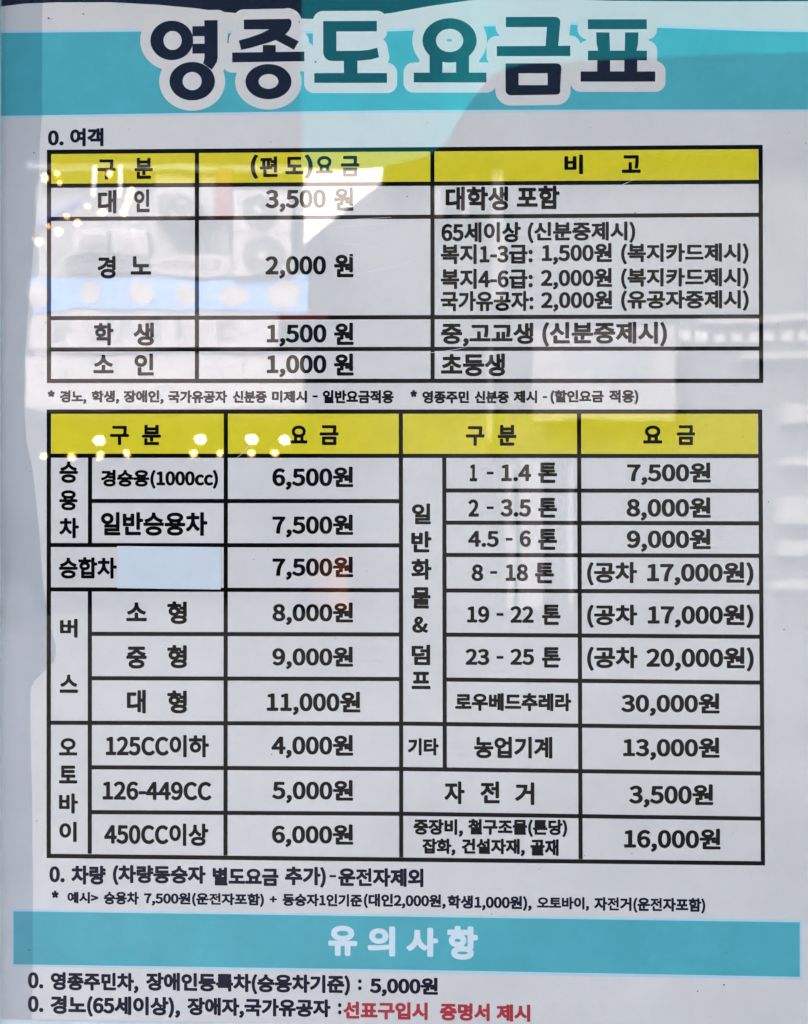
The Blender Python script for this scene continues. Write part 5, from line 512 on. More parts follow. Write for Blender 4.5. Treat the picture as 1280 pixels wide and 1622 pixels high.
'국':[920,[347,31,354,30,391,30,400,34,405,41,407,49,406,176,401,185,391,190,301,190,299,194,299,216,301,218,429,218,439,221,445,229,447,236,447,266,443,276,439,280,431,283,401,284,400,286,405,346,405,394,402,404,396,410,386,413,141,413,131,410,126,405,123,399,122,366,125,356,134,349,141,347,331,347,333,346,333,331,330,299,326,284,99,284,87,279,83,274,81,266,81,236,84,226,91,220,99,218,224,218,228,216,226,190,134,190,122,186,118,181,115,174,115,144,118,134,124,128,134,125,334,125,335,124,335,46,339,38]],
'금':[920,[132,36,141,34,386,34,396,37,403,44,406,54,406,181,404,191,396,199,386,201,141,201,131,199,124,192,121,184,121,54,124,44],[194,100,192,104,192,134,194,136,334,136,335,134,334,100],[92,214,101,212,429,212,439,215,445,221,447,229,447,259,444,269,439,274,431,277,399,279,405,341,405,391,402,401,396,408,386,411,141,411,131,408,126,403,123,396,122,364,126,353,136,346,331,345,333,344,333,326,327,279,94,277,84,269,81,259,81,226,85,219]],
'기':[920,[356,31,364,30,401,30,411,36,416,46,416,411,411,424,406,428,399,430,359,429,349,424,345,414,345,49,347,39],[115,99,124,97,131,100,161,116,189,134,211,151,234,173,252,194,268,216,281,241,292,266,305,316,309,344,310,374,307,381,301,388,291,391,121,391,111,388,105,381,102,374,102,341,106,333,114,327,121,326,231,326,235,324,226,291,219,273,209,255,187,226,156,197,119,172,94,159,87,151,85,141,88,134,106,105]],
'노':[920,[91,79,101,76,429,76,437,79,443,84,447,91,447,124,444,134,436,140,429,142,301,142,299,144,299,199,301,200,391,200,399,202,406,208,409,216,410,249,407,256,401,262,391,266,194,266,193,381,191,389,184,396,176,399,139,399,131,397,124,391,121,381,121,219,123,211,129,204,139,200,226,200,228,199,228,144,224,142,99,142,91,140,83,131,81,121,81,91,85,84]],
'당':[920,[243,31,266,30,301,33,321,36,349,45,364,52,381,66,392,79,398,91,403,116,402,134,398,146,392,159,376,176,391,179,396,184,400,191,401,269,436,270,446,274,453,286,453,316,451,326,441,335,401,336,400,414,396,423,389,429,381,430,344,430,336,426,330,419,329,411,329,279,326,273,319,281,309,283,249,274,168,271,168,336,276,337,284,339,290,344,294,351,295,381,292,394,284,401,276,403,114,402,104,398,98,389,97,224,101,212,109,207,116,205,242,206,224,205,184,194,166,185,147,169,134,149,129,134,127,116,132,91,147,69,169,51,199,39],[251,96,219,102,201,112,199,116,199,124,206,130,219,136,254,142,289,141,319,133,329,127,333,121,332,116,329,111,314,102,289,97],[324,201,301,205,255,209,316,217,326,222,329,219,328,201]],
'대':[920,[368,31,374,30,411,30,421,36,426,46,426,411,421,424,416,428,409,430,374,430,364,426,358,419,356,411,356,289,354,285,343,286,343,404,341,412,335,419,326,422,291,422,284,420,279,415,274,404,274,196,229,189,165,186,165,319,169,321,249,321,256,323,263,329,266,336,266,369,264,377,256,384,249,386,111,386,101,382,96,376,94,366,94,139,98,126,104,121,111,119,164,119,219,122,274,129,274,66,278,56,284,51,291,49,331,50,340,56,343,66,343,219,356,219,356,49,359,39]],
'도':[920,[94,76,429,75,436,77,442,81,447,91,447,124,444,133,436,139,429,141,301,141,299,144,299,194,301,196,391,196,404,201,409,211,409,241,407,251,401,257,391,261,196,261,194,264,194,331,196,335,391,336,400,341,405,351,406,384,403,391,399,396,386,401,144,401,136,400,129,396,124,389,122,381,123,209,129,201,139,196,226,196,228,194,228,144,226,141,101,141,91,139,85,134,81,126,81,94,84,84]],
'동':[920,[235,31,284,31,334,38,364,50,386,66,400,86,405,101,406,116,402,139,394,154,384,165,364,179,348,186,429,187,436,189,442,194,446,201,446,234,444,241,441,246,429,252,301,252,299,254,389,255,399,258,405,264,408,271,408,301,405,311,396,319,389,320,196,320,193,321,194,348,391,349,401,355,406,366,405,399,401,406,394,412,386,413,141,413,131,411,123,401,122,394,122,274,125,264,131,258,139,255,228,254,226,252,94,251,86,246,81,236,81,201,86,192,96,187,178,186,174,186,150,171,139,161,127,144,121,129,120,116,121,101,125,89,132,76,140,66,164,49,191,38],[234,96,206,102,193,111,192,116,197,121,219,130,251,134,289,133,321,126,330,121,334,116,334,111,328,106,306,98,276,95]],
'드':[920,[91,81,101,79,431,79,441,84,446,91,447,129,441,140,429,145,96,144,86,139,81,126,81,94,85,86],[138,191,389,191,401,194,406,200,409,206,409,239,405,249,396,255,196,256,194,258,194,329,196,331,391,332,400,336,405,346,406,379,402,389,396,394,386,397,141,397,131,393,125,386,122,379,122,209,126,199,131,194]],
'등':[920,[239,31,284,31,334,38,364,50,386,66,400,86,405,101,405,126,401,141,394,154,376,172,361,181,333,191,429,192,435,194,442,199,446,206,446,241,442,251,434,257,402,259,408,271,408,301,405,311,396,318,389,319,196,319,193,321,193,349,196,350,393,351,403,359,406,369,405,401,401,409,394,414,386,416,141,416,131,413,123,404,122,396,122,271,128,259,96,258,85,251,81,241,81,206,86,198,96,192,193,191,176,186,154,174,141,164,132,154,125,141,121,129,120,114,122,99,126,86,134,74,143,64,161,51,192,39],[236,96,210,101,199,106,193,111,192,116,196,121,219,131,251,135,289,134,321,126,330,121,334,116,333,111,327,106,306,99,276,95]],
'라':[920,[337,31,344,29,381,29,389,32,395,39,397,49,397,219,444,221,451,226,456,236,456,269,454,276,450,281,440,286,399,287,397,289,397,411,394,421,389,427,381,430,344,430,334,426,327,416,326,196,324,192,311,195,259,187,206,184,169,183,167,186,167,226,169,228,279,228,288,231,294,237,296,246,296,376,295,384,290,391,284,395,276,397,114,397,104,394,97,386,95,379,95,346,101,336,114,331,224,331,225,329,225,296,224,294,114,294,106,292,100,286,96,274,96,136,99,125,106,119,114,116,191,117,264,122,324,131,326,129,326,46,329,39]],
'량':[920,[242,31,266,30,301,32,321,36,348,44,364,51,381,64,392,76,398,89,403,114,401,131,392,154,376,171,391,175,398,184,400,191,401,231,441,232,451,241,454,251,454,281,449,291,444,295,436,298,401,298,400,306,436,307,444,310,449,314,454,324,454,356,450,366,441,372,401,374,399,416,395,424,387,429,344,429,334,424,329,416,328,269,326,266,319,270,311,271,234,262,176,260,168,261,169,271,279,271,286,273,293,279,297,289,297,389,294,399,286,405,276,407,114,407,104,404,96,394,96,356,100,349,107,344,114,342,226,341,226,336,224,335,114,335,102,329,96,316,96,211,99,204,103,199,114,194,204,194,196,193,169,181,156,173,144,161,133,144,129,131,127,116,128,101,132,89,139,76,149,64,167,51,196,39],[239,96,214,102,204,106,199,112,198,116,201,122,209,127,224,132,254,136,297,134,321,127,330,121,332,116,331,111,326,106,306,98,276,95],[316,196,289,201,326,209,328,206,329,196,326,194]],
'레':[920,[368,31,374,30,411,30,421,36,426,46,426,411,421,424,416,428,409,430,369,429,361,424,356,414,356,49,359,39],[293,51,301,49,336,49,346,54,352,64,353,401,350,411,343,419,331,421,299,421,291,418,285,411,283,404,283,304,281,300,260,301,259,374,256,381,249,388,241,390,111,390,101,387,95,381,92,371,92,341,97,331,101,327,109,325,189,324,189,294,189,292,186,291,109,291,101,288,95,281,93,271,93,139,95,129,101,122,109,119,159,119,226,122,281,131,283,129,283,66,286,57],[164,186,164,226,241,226,249,228,256,234,282,234,283,194,281,192,269,195,214,187]],
'로':[920,[92,76,101,74,429,74,441,80,447,91,447,124,444,132,436,139,429,140,299,141,299,169,301,170,396,170,409,175,415,186,415,216,412,226,406,232,396,235,193,236,193,254,196,255,386,255,399,259,405,266,407,274,407,384,405,391,401,397,394,402,386,403,139,403,131,401,126,397,121,386,121,354,126,344,134,339,334,338,335,336,335,321,141,320,134,319,127,314,122,301,122,189,125,179,131,172,139,170,226,170,228,166,227,141,99,140,91,138,85,134,81,126,81,94,84,84]],
'록':[920,[350,34,391,34,399,37,404,42,407,51,406,164,436,167,444,174,447,181,447,214,441,225,431,231,399,231,404,233,409,238,413,249,413,276,411,284,405,291,394,296,401,302,405,311,405,401,402,411,396,418,386,421,141,421,131,418,125,411,122,404,122,371,126,363,135,356,128,351,123,341,123,249,126,239,137,231,96,231,86,225,81,214,80,184,84,174,94,166,116,165,118,164,118,126,123,116,131,112,334,111,335,109,336,49,341,39]],
'명':[920,[256,31,279,30,316,33,334,36,361,44,377,51,397,66,407,79,413,91,418,116,416,134,407,156,389,176,401,178,409,181,415,189,417,196,417,411,414,421,404,429,364,430,351,425,346,414,345,374,344,371,301,372,301,386,298,394,291,400,284,402,116,403,105,399,99,390,98,224,101,211,109,205,116,203,219,203,230,201,208,196,181,185,168,176,152,159,144,144,140,129,140,104,145,89,159,68,181,50,209,39],[254,96,224,104,215,109,211,114,211,121,215,126,224,132,236,136,266,141,304,139,334,132,342,126,346,121,346,114,342,109,321,99,291,95],[339,199,292,206,300,216,301,234,344,234,345,199],[169,268,169,337,229,337,230,334,229,269],[301,301,301,306,304,306,344,306,345,304,344,300]],
'물':[920,[138,34,396,34,404,35,411,42,415,51,414,84,408,94,395,99,401,105,404,114,404,199,401,206,397,211,431,213,441,219,446,229,446,259,443,269,434,276,401,279,404,289,404,399,402,406,396,414,384,418,141,418,134,416,126,409,123,399,123,289,126,279,96,277,86,272,81,261,81,231,84,221,93,214,127,211,122,204,120,196,121,169,128,154,124,149,121,141,121,51,126,40],[196,334,194,339,194,351,196,353,329,353,333,351,331,334]],
'미':[920,[354,31,361,29,401,30,411,36,415,46,415,411,410,424,399,430,356,429,349,424,344,414,344,49,346,39],[115,121,289,121,296,123,303,129,306,139,306,376,304,384,298,391,286,395,121,395,111,392,105,386,101,376,101,139,105,129],[174,186,172,189,173,329,234,330,236,326,235,186]],
'민':[920,[155,44,164,42,409,42,419,45,426,54,427,91,422,101,414,106,219,107,217,109,216,176,214,185,208,191,291,192,301,197,306,206,307,381,303,391,294,398,119,399,109,396,101,386,100,209,104,199,114,192,153,191,147,184,145,176,145,61,147,51],[363,131,404,133,412,139,416,149,416,411,410,424,399,430,359,429,349,424,344,414,344,149,346,141,350,136,356,133],[171,257,171,333,234,333,236,331,236,259,234,257]],
'바':[920,[337,31,344,30,381,30,389,33,394,39,397,49,397,219,399,221,444,222,453,229,456,239,456,271,454,279,449,284,439,288,397,289,397,414,391,425,381,430,339,429,331,424,326,414,326,49,329,39],[105,119,114,116,284,116,292,119,299,125,302,136,302,381,300,389,294,396,284,399,249,399,241,397,234,391,231,381,231,306,229,304,169,304,166,306,166,381,164,390,158,396,149,399,114,399,106,397,99,391,95,381,95,136,98,126],[169,182,166,186,167,239,230,239,231,184,229,182]],
'반':[920,[149,39,399,38,408,41,414,49,416,56,416,89,411,97,401,103,208,104,208,171,206,179,200,186,286,187,296,192,301,201,302,386,298,396,289,403,249,404,236,398,231,386,230,346,229,343,168,344,166,389,161,398,154,403,111,403,102,399,97,391,96,204,100,194,109,187,144,186,138,179,136,171,136,56,140,46],[343,126,384,126,391,129,396,133,400,144,400,254,441,256,449,261,453,271,453,304,451,311,446,316,436,320,400,321,400,414,395,424,384,430,342,429,334,424,329,414,329,144,334,132],[169,252,167,254,167,276,168,279,229,279,230,276,230,254,229,252]],
'베':[920,[368,31,376,30,411,30,421,35,427,46,427,411,425,419,421,425,409,430,369,429,361,424,357,414,357,49,359,39],[297,49,341,49,349,54,355,64,356,404,353,411,346,419,336,422,301,422,294,419,288,414,285,404,284,293,270,294,270,376,267,386,261,392,254,394,221,395,209,390,204,384,202,376,201,306,166,306,164,306,164,376,160,386,154,392,146,394,111,394,104,392,97,386,94,376,94,139,96,130,102,124,111,120,251,120,261,123,267,129,270,139,271,226,284,227,284,66,288,56],[164,188,164,239,166,241,201,240,201,187,166,186]],
'별':[920,[157,36,166,34,411,34,421,37,427,44,430,54,429,86,421,97,406,101,414,109,417,119,417,204,415,214,417,221,417,411,415,419,409,426,399,430,366,430,359,429,353,426,348,421,346,414,345,381,344,379,301,379,299,401,294,409,286,413,249,413,241,412,234,406,230,399,229,364,226,362,171,362,169,399,164,408,156,413,114,413,106,410,101,404,98,394,99,234,103,224,111,218,149,216,145,206,145,176,149,167,155,161,149,154,146,146,146,54,149,44],[296,224,300,234,301,248,344,248,345,246,344,224],[171,283,171,297,229,296,229,283],[301,313,301,315,345,314]],
'분':[920,[135,39,391,38,401,40,407,46,411,56,410,86,406,96,399,102,391,103,284,104,291,105,296,109,301,119,302,171,304,174,429,174,439,177,446,186,447,221,443,231,437,236,431,239,401,239,398,241,403,254,403,399,401,409,394,416,386,418,351,419,341,416,336,411,333,404,332,374,329,373,196,373,195,404,191,411,186,416,176,419,141,418,134,416,128,411,124,399,124,254,129,241,126,239,96,239,86,233,80,221,80,194,83,184,91,176,99,174,129,174,131,171,124,164,122,156,122,56,125,46],[194,103,193,159,190,166,185,171,189,174,229,174,230,171,231,119,237,109,241,105,248,104],[196,300,195,306,199,308,329,308,332,306,331,300]],
'비':[920,[354,31,361,29,401,30,411,36,415,46,415,411,410,424,399,430,356,429,349,424,344,414,344,49,346,39],[111,119,121,116,291,116,299,118,306,124,310,136,310,381,308,389,301,396,291,399,256,399,249,397,242,391,239,381,239,306,236,304,174,304,173,381,171,389,164,396,154,399,119,399,111,397,105,391,101,381,101,136,104,126],[174,183,173,239,239,239,239,184]],
'사':[920,[337,31,344,30,381,30,389,33,394,39,397,49,398,216,444,218,452,224,456,234,456,266,454,274,450,279,441,283,399,284,397,286,397,414,391,425,381,430,341,430,331,424,326,415,325,176,301,190,282,209,264,234,252,259,243,286,241,301,240,381,238,389,231,396,224,399,186,399,175,394,170,384,168,299,163,271,153,244,144,227,127,204,107,184,81,166,78,161,76,154,79,142,101,113,111,107,121,108,146,123,167,141,186,164,206,196,224,169,241,148,261,131,284,116,294,114,304,117,324,142,326,139,326,46,330,36]],
'상':[920,[243,31,266,30,301,32,321,36,349,44,364,51,381,64,391,76,398,89,403,114,402,131,392,154,376,171,391,175,396,180,399,186,400,269,436,270,448,276,453,286,453,319,450,329,441,335,401,337,400,414,396,422,388,429,344,430,334,424,329,416,329,254,327,249,319,257,294,268,276,281,266,290,254,306,245,324,241,341,240,394,236,404,231,408,224,411,186,411,175,406,169,396,169,356,167,334,162,319,154,300,141,283,131,272,114,259,87,246,80,236,80,226,83,219,102,191,114,185,121,186,134,191,166,211,186,229,206,255,236,224,254,212,273,201,246,200,211,196,184,188,169,181,156,173,140,156,133,144,128,129,128,104,132,89,139,76,156,59,171,49,196,39],[244,96,216,102,206,106,200,111,199,116,201,121,211,128,224,132,254,136,299,134,321,127,330,121,332,116,331,111,326,107,306,99,279,96],[319,196,303,199,326,232,328,229,328,196,326,194]],
'생':[920,[263,31,286,30,324,33,341,35,369,43,384,50,404,64,414,76,421,89,426,111,425,129,415,151,402,166,414,170,419,174,424,186,424,411,421,421,411,429,371,430,364,427,357,421,354,411,354,334,351,333,346,334,346,404,341,416,334,422,326,423,294,423,286,420,281,416,276,404,276,266,269,269,254,281,242,294,234,309,227,331,227,389,224,399,216,405,209,407,174,407,166,405,160,399,157,391,156,331,152,314,145,299,126,273,111,260,89,247,82,239,81,229,84,221,104,193,114,187,126,188,154,204,171,219,194,245,206,231,221,218,254,199,204,186,176,171,165,161,153,144,148,129,146,114,147,101,152,86,164,69,176,57,191,49,216,39],[259,96,234,101,224,106,218,111,218,116,222,121,244,130,274,134,311,133,341,126,350,121,354,116,353,111,349,107,329,99,299,95],[351,191,345,194,346,266,349,267,354,266,354,191]],
'서':[920,[356,31,364,29,401,30,411,35,417,46,417,411,415,419,411,425,399,430,361,430,353,426,347,419,346,411,346,309,344,307,276,307,267,301,262,291,262,256,266,249,271,244,281,242,345,241,346,46,349,38],[118,106,124,106,131,109,164,133,189,161,211,196,231,166,248,146,269,129,294,113,304,113,312,116,338,151,339,161,336,169,331,174,306,190,287,209,270,231,258,256,252,274,247,301,246,384,241,392,234,398,191,399,183,396,176,389,174,381,173,299,168,271,162,254,150,229,133,204,113,184,87,166,82,159,81,149,84,141,106,112]],
'선':[920,[159,39,406,38,419,42,425,54,425,89,419,98,411,103,219,103,218,171,214,181,209,186,201,189,164,189,156,187,154,189,169,199,186,215,209,244,228,221,246,205,266,192,291,181,299,182,307,186,330,221,330,231,326,239,286,262,270,276,257,294,248,314,244,331,242,394,236,403,226,408,189,408,181,406,176,401,172,391,172,344,169,321,156,289,144,271,134,261,116,247,89,233,84,229,81,221,84,209,102,181,109,175,116,173,124,173,154,188,155,186,149,180,146,171,146,56,149,46],[361,121,404,122,413,129,417,139,417,411,412,424,401,429,361,429,354,426,349,421,345,411,345,349,344,345,281,344,272,339,267,329,267,294,271,286,276,281,286,279,344,279,345,276,345,139,347,131,351,126]],
'설':[920,[157,36,166,34,411,34,421,37,427,44,430,54,429,86,421,97,405,101,414,109,417,119,417,206,415,214,417,224,417,411,415,419,409,427,399,430,364,430,351,425,346,414,345,366,344,365,284,364,274,360,268,354,267,346,267,316,269,306,256,321,245,346,242,366,242,401,236,413,226,418,189,418,181,416,174,409,171,401,171,366,169,346,165,334,157,316,143,299,126,284,87,264,83,259,80,251,84,239,102,211,108,206,121,204,146,215,147,214,146,206,146,176,149,169,157,161,151,156,147,146,146,54,149,44],[166,225,165,226,193,251,209,270,229,249,260,226,256,225],[314,226,330,251,331,259,329,266,321,274,286,291,276,299,279,300,344,299,345,296,345,226,344,225]],
'세':[920,[368,31,376,30,411,30,421,35,427,46,427,411,425,419,421,425,409,430,369,429,361,424,357,414,357,49,359,39],[297,49,339,49,349,56,352,66,352,404,347,416,336,422,299,422,291,419,285,411,283,404,283,304,281,300,241,300,234,298,229,295,227,296,226,379,224,386,219,392,209,396,174,396,166,394,161,390,156,379,156,309,154,281,144,241,136,225,122,201,106,184,81,164,77,154,80,141,103,114,111,108,121,108,136,117,156,134,173,154,191,183,194,182,204,166,219,147,234,132,252,119,259,116,268,116,274,119,281,127,282,126,283,64,288,54],[281,184,258,209,244,234,282,234,283,186]],
'승':[920,[234,31,281,30,319,35,336,39,361,48,384,63,395,76,405,99,405,124,400,141,386,161,374,172,349,184,323,191,429,192,436,194,441,198,446,209,446,239,443,249,434,256,413,259,426,289,427,296,424,304,414,312,381,319,356,328,341,336,321,351,313,359,303,374,301,381,300,406,298,414,291,421,284,424,246,424,236,421,231,416,228,409,227,389,224,374,219,365,206,351,194,341,171,328,146,319,114,312,106,308,101,301,100,291,114,259,91,255,84,249,81,241,81,206,86,198,94,193,203,191,194,190,164,178,140,161,127,144,122,129,120,114,121,101,126,86,131,76,141,64,154,55,175,44,191,38],[234,96,206,102,198,106,193,111,193,116,199,121,211,127,226,130,264,133,299,130,324,123,331,119,334,114,332,109,324,104,299,97,264,94],[179,258,206,270,231,285,246,296,264,313,284,294,306,279,349,259,344,257]],
'시':[920,[354,31,361,29,401,30,411,36,415,46,415,411,414,419,409,425,401,429,361,430,351,426,344,416,344,171,344,169,341,168,336,173,311,189,291,207,273,231,260,256,254,274,248,301,248,381,244,391,239,396,231,399,194,399,186,397,180,391,176,384,175,299,170,271,164,254,150,226,132,201,111,182,83,164,79,154,81,144,106,109,116,105,126,106,150,121,171,139,191,161,214,195,234,166,254,144,274,128,299,113,309,112,317,116,341,148,344,146,344,144,344,46,348,36]],
'신':[920,[158,39,411,38,421,43,426,51,427,86,421,98,416,101,409,103,217,104,216,171,214,179,209,185,201,188,161,189,154,186,149,181,145,169,145,54,149,45],[361,126,401,127,411,133,416,144,416,411,410,424,399,430,359,429,349,424,344,414,344,144,349,133,354,129],[116,179,129,180,163,199,189,221,211,250,232,226,251,210,271,197,296,185,306,186,314,190,335,221,337,234,332,244,291,267,276,281,261,301,252,321,248,341,247,394,244,401,236,408,229,410,194,410,186,408,180,404,175,394,175,354,172,331,169,317,159,296,146,277,130,261,116,251,94,240,86,232,84,224,87,214,106,185]],
'애':[920,[368,31,376,30,411,30,421,35,427,46,427,411,424,421,419,427,411,430,376,430,366,428,359,420,357,411,357,289,354,287,346,289,346,406,341,416,334,421,291,422,284,419,278,411,276,404,276,309,274,303,267,329,254,356,243,371,224,388,209,395,181,400,154,395,139,388,120,371,109,356,96,329,88,294,85,254,88,216,96,181,110,151,129,129,139,121,154,114,181,109,209,114,224,121,234,129,253,151,267,181,274,207,276,196,277,61,282,54,291,48,331,48,341,54,346,64,346,219,349,221,356,220,357,49,359,39],[176,180,168,189,160,209,156,231,155,266,157,291,163,311,171,325,181,330,191,326,201,308,208,279,209,244,206,219,198,194,188,181,181,179]],
'여':[920,[356,31,364,29,401,30,411,35,417,46,417,411,414,421,406,428,399,430,364,430,356,428,351,424,346,414,346,351,344,349,284,350,267,371,253,384,236,394,216,400,196,402,181,401,166,397,151,391,128,374,115,359,100,331,91,296,87,256,90,219,99,186,108,166,126,141,149,124,166,116,196,111,226,116,246,125,269,144,287,169,345,169,346,46,349,38],[189,181,181,185,174,191,164,211,159,234,158,269,161,294,170,316,184,330,196,334,206,332,214,327,227,309,234,281,236,244,229,211,219,191,206,181,196,179],[306,235,305,236,304,281,306,284,344,284,346,281,346,236,344,235]],
'영':[920,[256,31,279,30,316,33,334,36,361,44,376,51,396,66,406,79,413,91,418,116,417,134,413,146,407,159,391,176,409,181,415,189,417,196,417,411,414,421,404,429,364,430,351,425,346,414,345,381,344,378,281,378,256,395,231,404,199,409,169,405,141,395,121,381,109,368,94,344,87,319,87,289,95,261,108,239,121,225,144,211,169,201,203,196,181,187,169,178,152,161,144,146,140,131,139,116,143,94,149,81,158,69,169,59,194,45,224,36],[259,96,229,102,219,107,211,114,210,121,214,127,223,134,236,138,266,143,311,140,336,132,344,127,347,121,346,114,341,109,321,100,291,96],[339,201,299,207,244,206,261,215,281,229,344,229,345,226,345,201,344,199],[189,266,171,273,162,284,157,301,159,319,168,331,181,339,199,342,216,339,229,331,238,319,241,304,238,289,232,279,221,270,206,265],[311,295,311,312,345,311,345,296,344,295]],
'예':[920,[368,31,376,30,411,30,421,35,427,46,427,411,425,419,421,425,409,430,369,429,361,424,357,414,357,49,359,39],[299,49,341,49,350,54,356,64,356,406,349,418,339,422,301,422,294,419,288,414,285,404,285,346,284,342,261,344,253,359,241,374,226,386,209,395,191,399,169,399,154,395,141,389,126,378,109,356,96,329,88,291,86,236,91,199,102,166,119,139,136,123,151,115,169,110,191,110,211,115,234,128,248,144,261,166,284,166,286,64,291,54],[176,180,167,189,159,209,155,231,154,266,157,291,163,311,171,325,181,330,187,329,193,324,202,306,208,279,209,244,206,219,198,194,188,181,181,179],[279,232,277,234,277,274,279,277,284,277,285,274,285,234]],
'오':[920,[97,76,429,76,441,81,445,86,447,94,447,124,444,134,436,140,429,142,301,142,299,144,299,179,300,181,319,185,346,195,374,211,395,234,409,261,413,276,414,294,409,324,401,342,382,366,356,385,336,394,304,403,264,407,224,403,190,394,171,385,145,366,126,343,118,324,113,294,114,276,118,261,131,234,153,211,181,195,209,185,226,181,228,179,228,144,224,142,99,142,91,140,84,134,81,126,81,94,86,82],[251,244,217,251,203,259,191,269,184,284,184,299,189,311,197,321,211,331,229,337,264,341,286,340,306,334,324,326,335,316,342,304,344,291,339,274,330,264,316,254,299,248,276,244]],
'외':[920,[353,31,361,29,399,30,409,35,414,46,414,411,411,421,406,426,399,430,361,430,351,427,344,419,343,411,343,189,341,186,301,182,254,178,253,201,276,211,296,224,313,241,326,264,332,289,332,316,328,334,318,356,309,369,289,386,274,395,249,403,231,406,201,406,174,400,159,394,133,376,118,359,111,346,105,331,102,316,102,289,109,262,114,251,127,234,149,216,181,201,181,176,179,175,101,174,91,171,85,164,83,156,89,119,96,111,104,108,159,108,259,113,341,123,343,46,346,37],[206,266,189,272,181,279,176,286,172,304,177,321,184,329,191,333,209,339,231,338,246,332,256,322,261,311,262,296,257,284,248,274,236,268,224,265]],
'요':[920,[97,76,429,76,441,81,447,91,447,121,446,129,441,137,429,142,369,142,367,144,367,209,386,226,399,242,410,266,414,286,413,311,408,329,395,354,381,369,356,386,336,395,304,404,264,407,224,404,189,395,159,379,144,367,126,345,119,329,114,311,113,286,117,266,129,241,141,226,161,209,161,144,159,142,99,142,91,140,86,136,81,124,81,91,87,81],[234,142,232,144,234,185,259,183,295,184,294,142],[244,249,226,252,209,259,196,267,187,279,183,294,185,306,191,317,201,326,219,335,239,341,276,342,309,335,324,328,336,316,343,301,343,289,338,276,326,264,309,255,289,249,264,247]],
'용':[920,[239,31,284,31,319,35,349,43,376,57,393,74,401,88,406,111,405,129,399,144,386,162,374,172,350,184,356,186,431,187,440,191,446,201,446,236,442,244,436,249,429,251,366,251,365,254,366,271,382,281,394,293,403,306,407,319,410,336,409,349,404,364,399,374,386,389,366,403,351,410,321,418,281,423,224,421,204,418,176,410,149,396,131,379,122,364,118,349,117,329,121,314,129,298,144,282,160,271,161,254,159,251,96,251,86,245,81,236,81,201,85,194,91,188,99,186,171,186,176,184,154,173,141,163,131,151,125,139,120,116,121,101,126,86,133,74,151,56,176,43,206,35],[234,96,204,103,195,109,192,114,195,119,204,124,226,130,264,133,299,130,324,124,332,119,334,114,332,109,324,104,299,97,264,94],[239,316,209,322,196,328,190,334,190,339,194,344,204,350,219,355,261,359,299,356,324,350,333,344,337,339,336,334,331,328,309,319,276,315]],
'우':[920,[239,31,246,30,284,30,291,34,297,41,298,49,299,157,429,157,436,159,441,162,447,174,446,209,441,217,434,222,315,224,351,236,376,251,387,261,397,274,404,288,407,301,409,319,407,334,403,349,396,361,378,381,365,391,349,400,321,409,301,413,261,416,241,415,209,410,175,399,148,381,129,359,119,334,117,314,119,301,123,286,129,274,139,261,159,245,179,234,211,224,96,223,86,217,81,206,81,171,86,162,94,158,227,156,227,46,231,37],[261,284,239,285,221,289,206,295,196,302,191,311,190,321,196,331,206,339,221,345,239,349,276,350,296,347,314,342,326,335,334,327,336,316,335,309,329,301,321,296,296,287]],
'운':[920,[135,39,391,38,401,40,407,46,411,56,410,89,404,99,396,103,195,104,194,106,194,166,190,174,185,179,189,181,229,181,230,179,230,126,234,116,239,111,246,108,284,108,294,111,302,121,304,181,429,181,441,186,447,199,447,229,444,238,438,244,429,246,346,247,341,249,366,260,387,276,399,291,408,314,409,331,404,356,396,371,376,391,351,406,319,416,284,420,241,420,206,415,174,405,149,390,139,381,129,369,122,354,117,331,119,314,124,299,137,279,149,268,163,259,186,249,179,246,96,246,86,241,81,231,80,199,83,191,86,186,96,181,129,181,132,179,125,171,122,164,122,56,126,45],[246,304,214,310,201,315,194,322,191,329,194,336,201,343,214,349,229,353,251,355,286,354,316,347,328,341,335,334,335,326,333,321,326,316,314,310,286,304]],
'원':[920,[143,39,406,38,414,40,421,46,424,56,424,89,419,97,409,103,204,103,202,106,202,126,203,129,239,129,246,132,252,139,255,146,255,199,256,202,269,203,271,201,270,171,272,164,276,159,289,154,341,154,344,151,345,129,354,119,361,116,399,117,406,119,413,126,415,136,415,411,412,421,406,427,396,430,361,430,352,426,346,419,344,411,344,274,344,271,341,270,331,273,294,269,291,271,307,286,316,301,323,321,323,344,319,359,309,377,292,394,279,402,259,410,241,413,216,415,189,413,174,410,151,401,133,389,122,376,112,359,109,346,108,331,112,309,117,296,129,281,141,271,154,264,91,261,82,254,79,241,85,209,89,203,94,199,101,197,181,198,183,196,183,184,181,182,144,181,136,176,130,166,130,54,135,44],[199,316,184,322,177,331,181,341,191,348,209,352,229,351,246,345,253,336,251,326,239,318,221,314]],
'유':[920,[176,31,184,30,221,30,230,34,236,41,237,49,237,156,239,158,289,158,289,49,291,41,296,34,304,30,344,30,351,32,356,36,361,46,361,156,364,158,431,159,439,162,445,169,447,176,447,209,443,216,436,222,429,224,329,224,321,226,351,237,379,254,396,274,404,289,407,301,409,316,408,331,404,346,398,359,389,371,379,381,351,399,319,410,284,415,244,415,206,409,176,399,151,384,137,371,123,349,118,331,117,314,122,289,130,274,140,261,161,244,176,236,205,226,199,224,99,224,91,222,84,216,81,209,81,174,86,164,96,159,164,158,165,46,169,37],[241,286,211,294,199,301,192,309,190,319,194,329,201,336,214,343,229,347,249,350,286,349,306,345,321,339,330,331,335,324,336,314,333,306,326,300,314,293,286,286,264,285]],
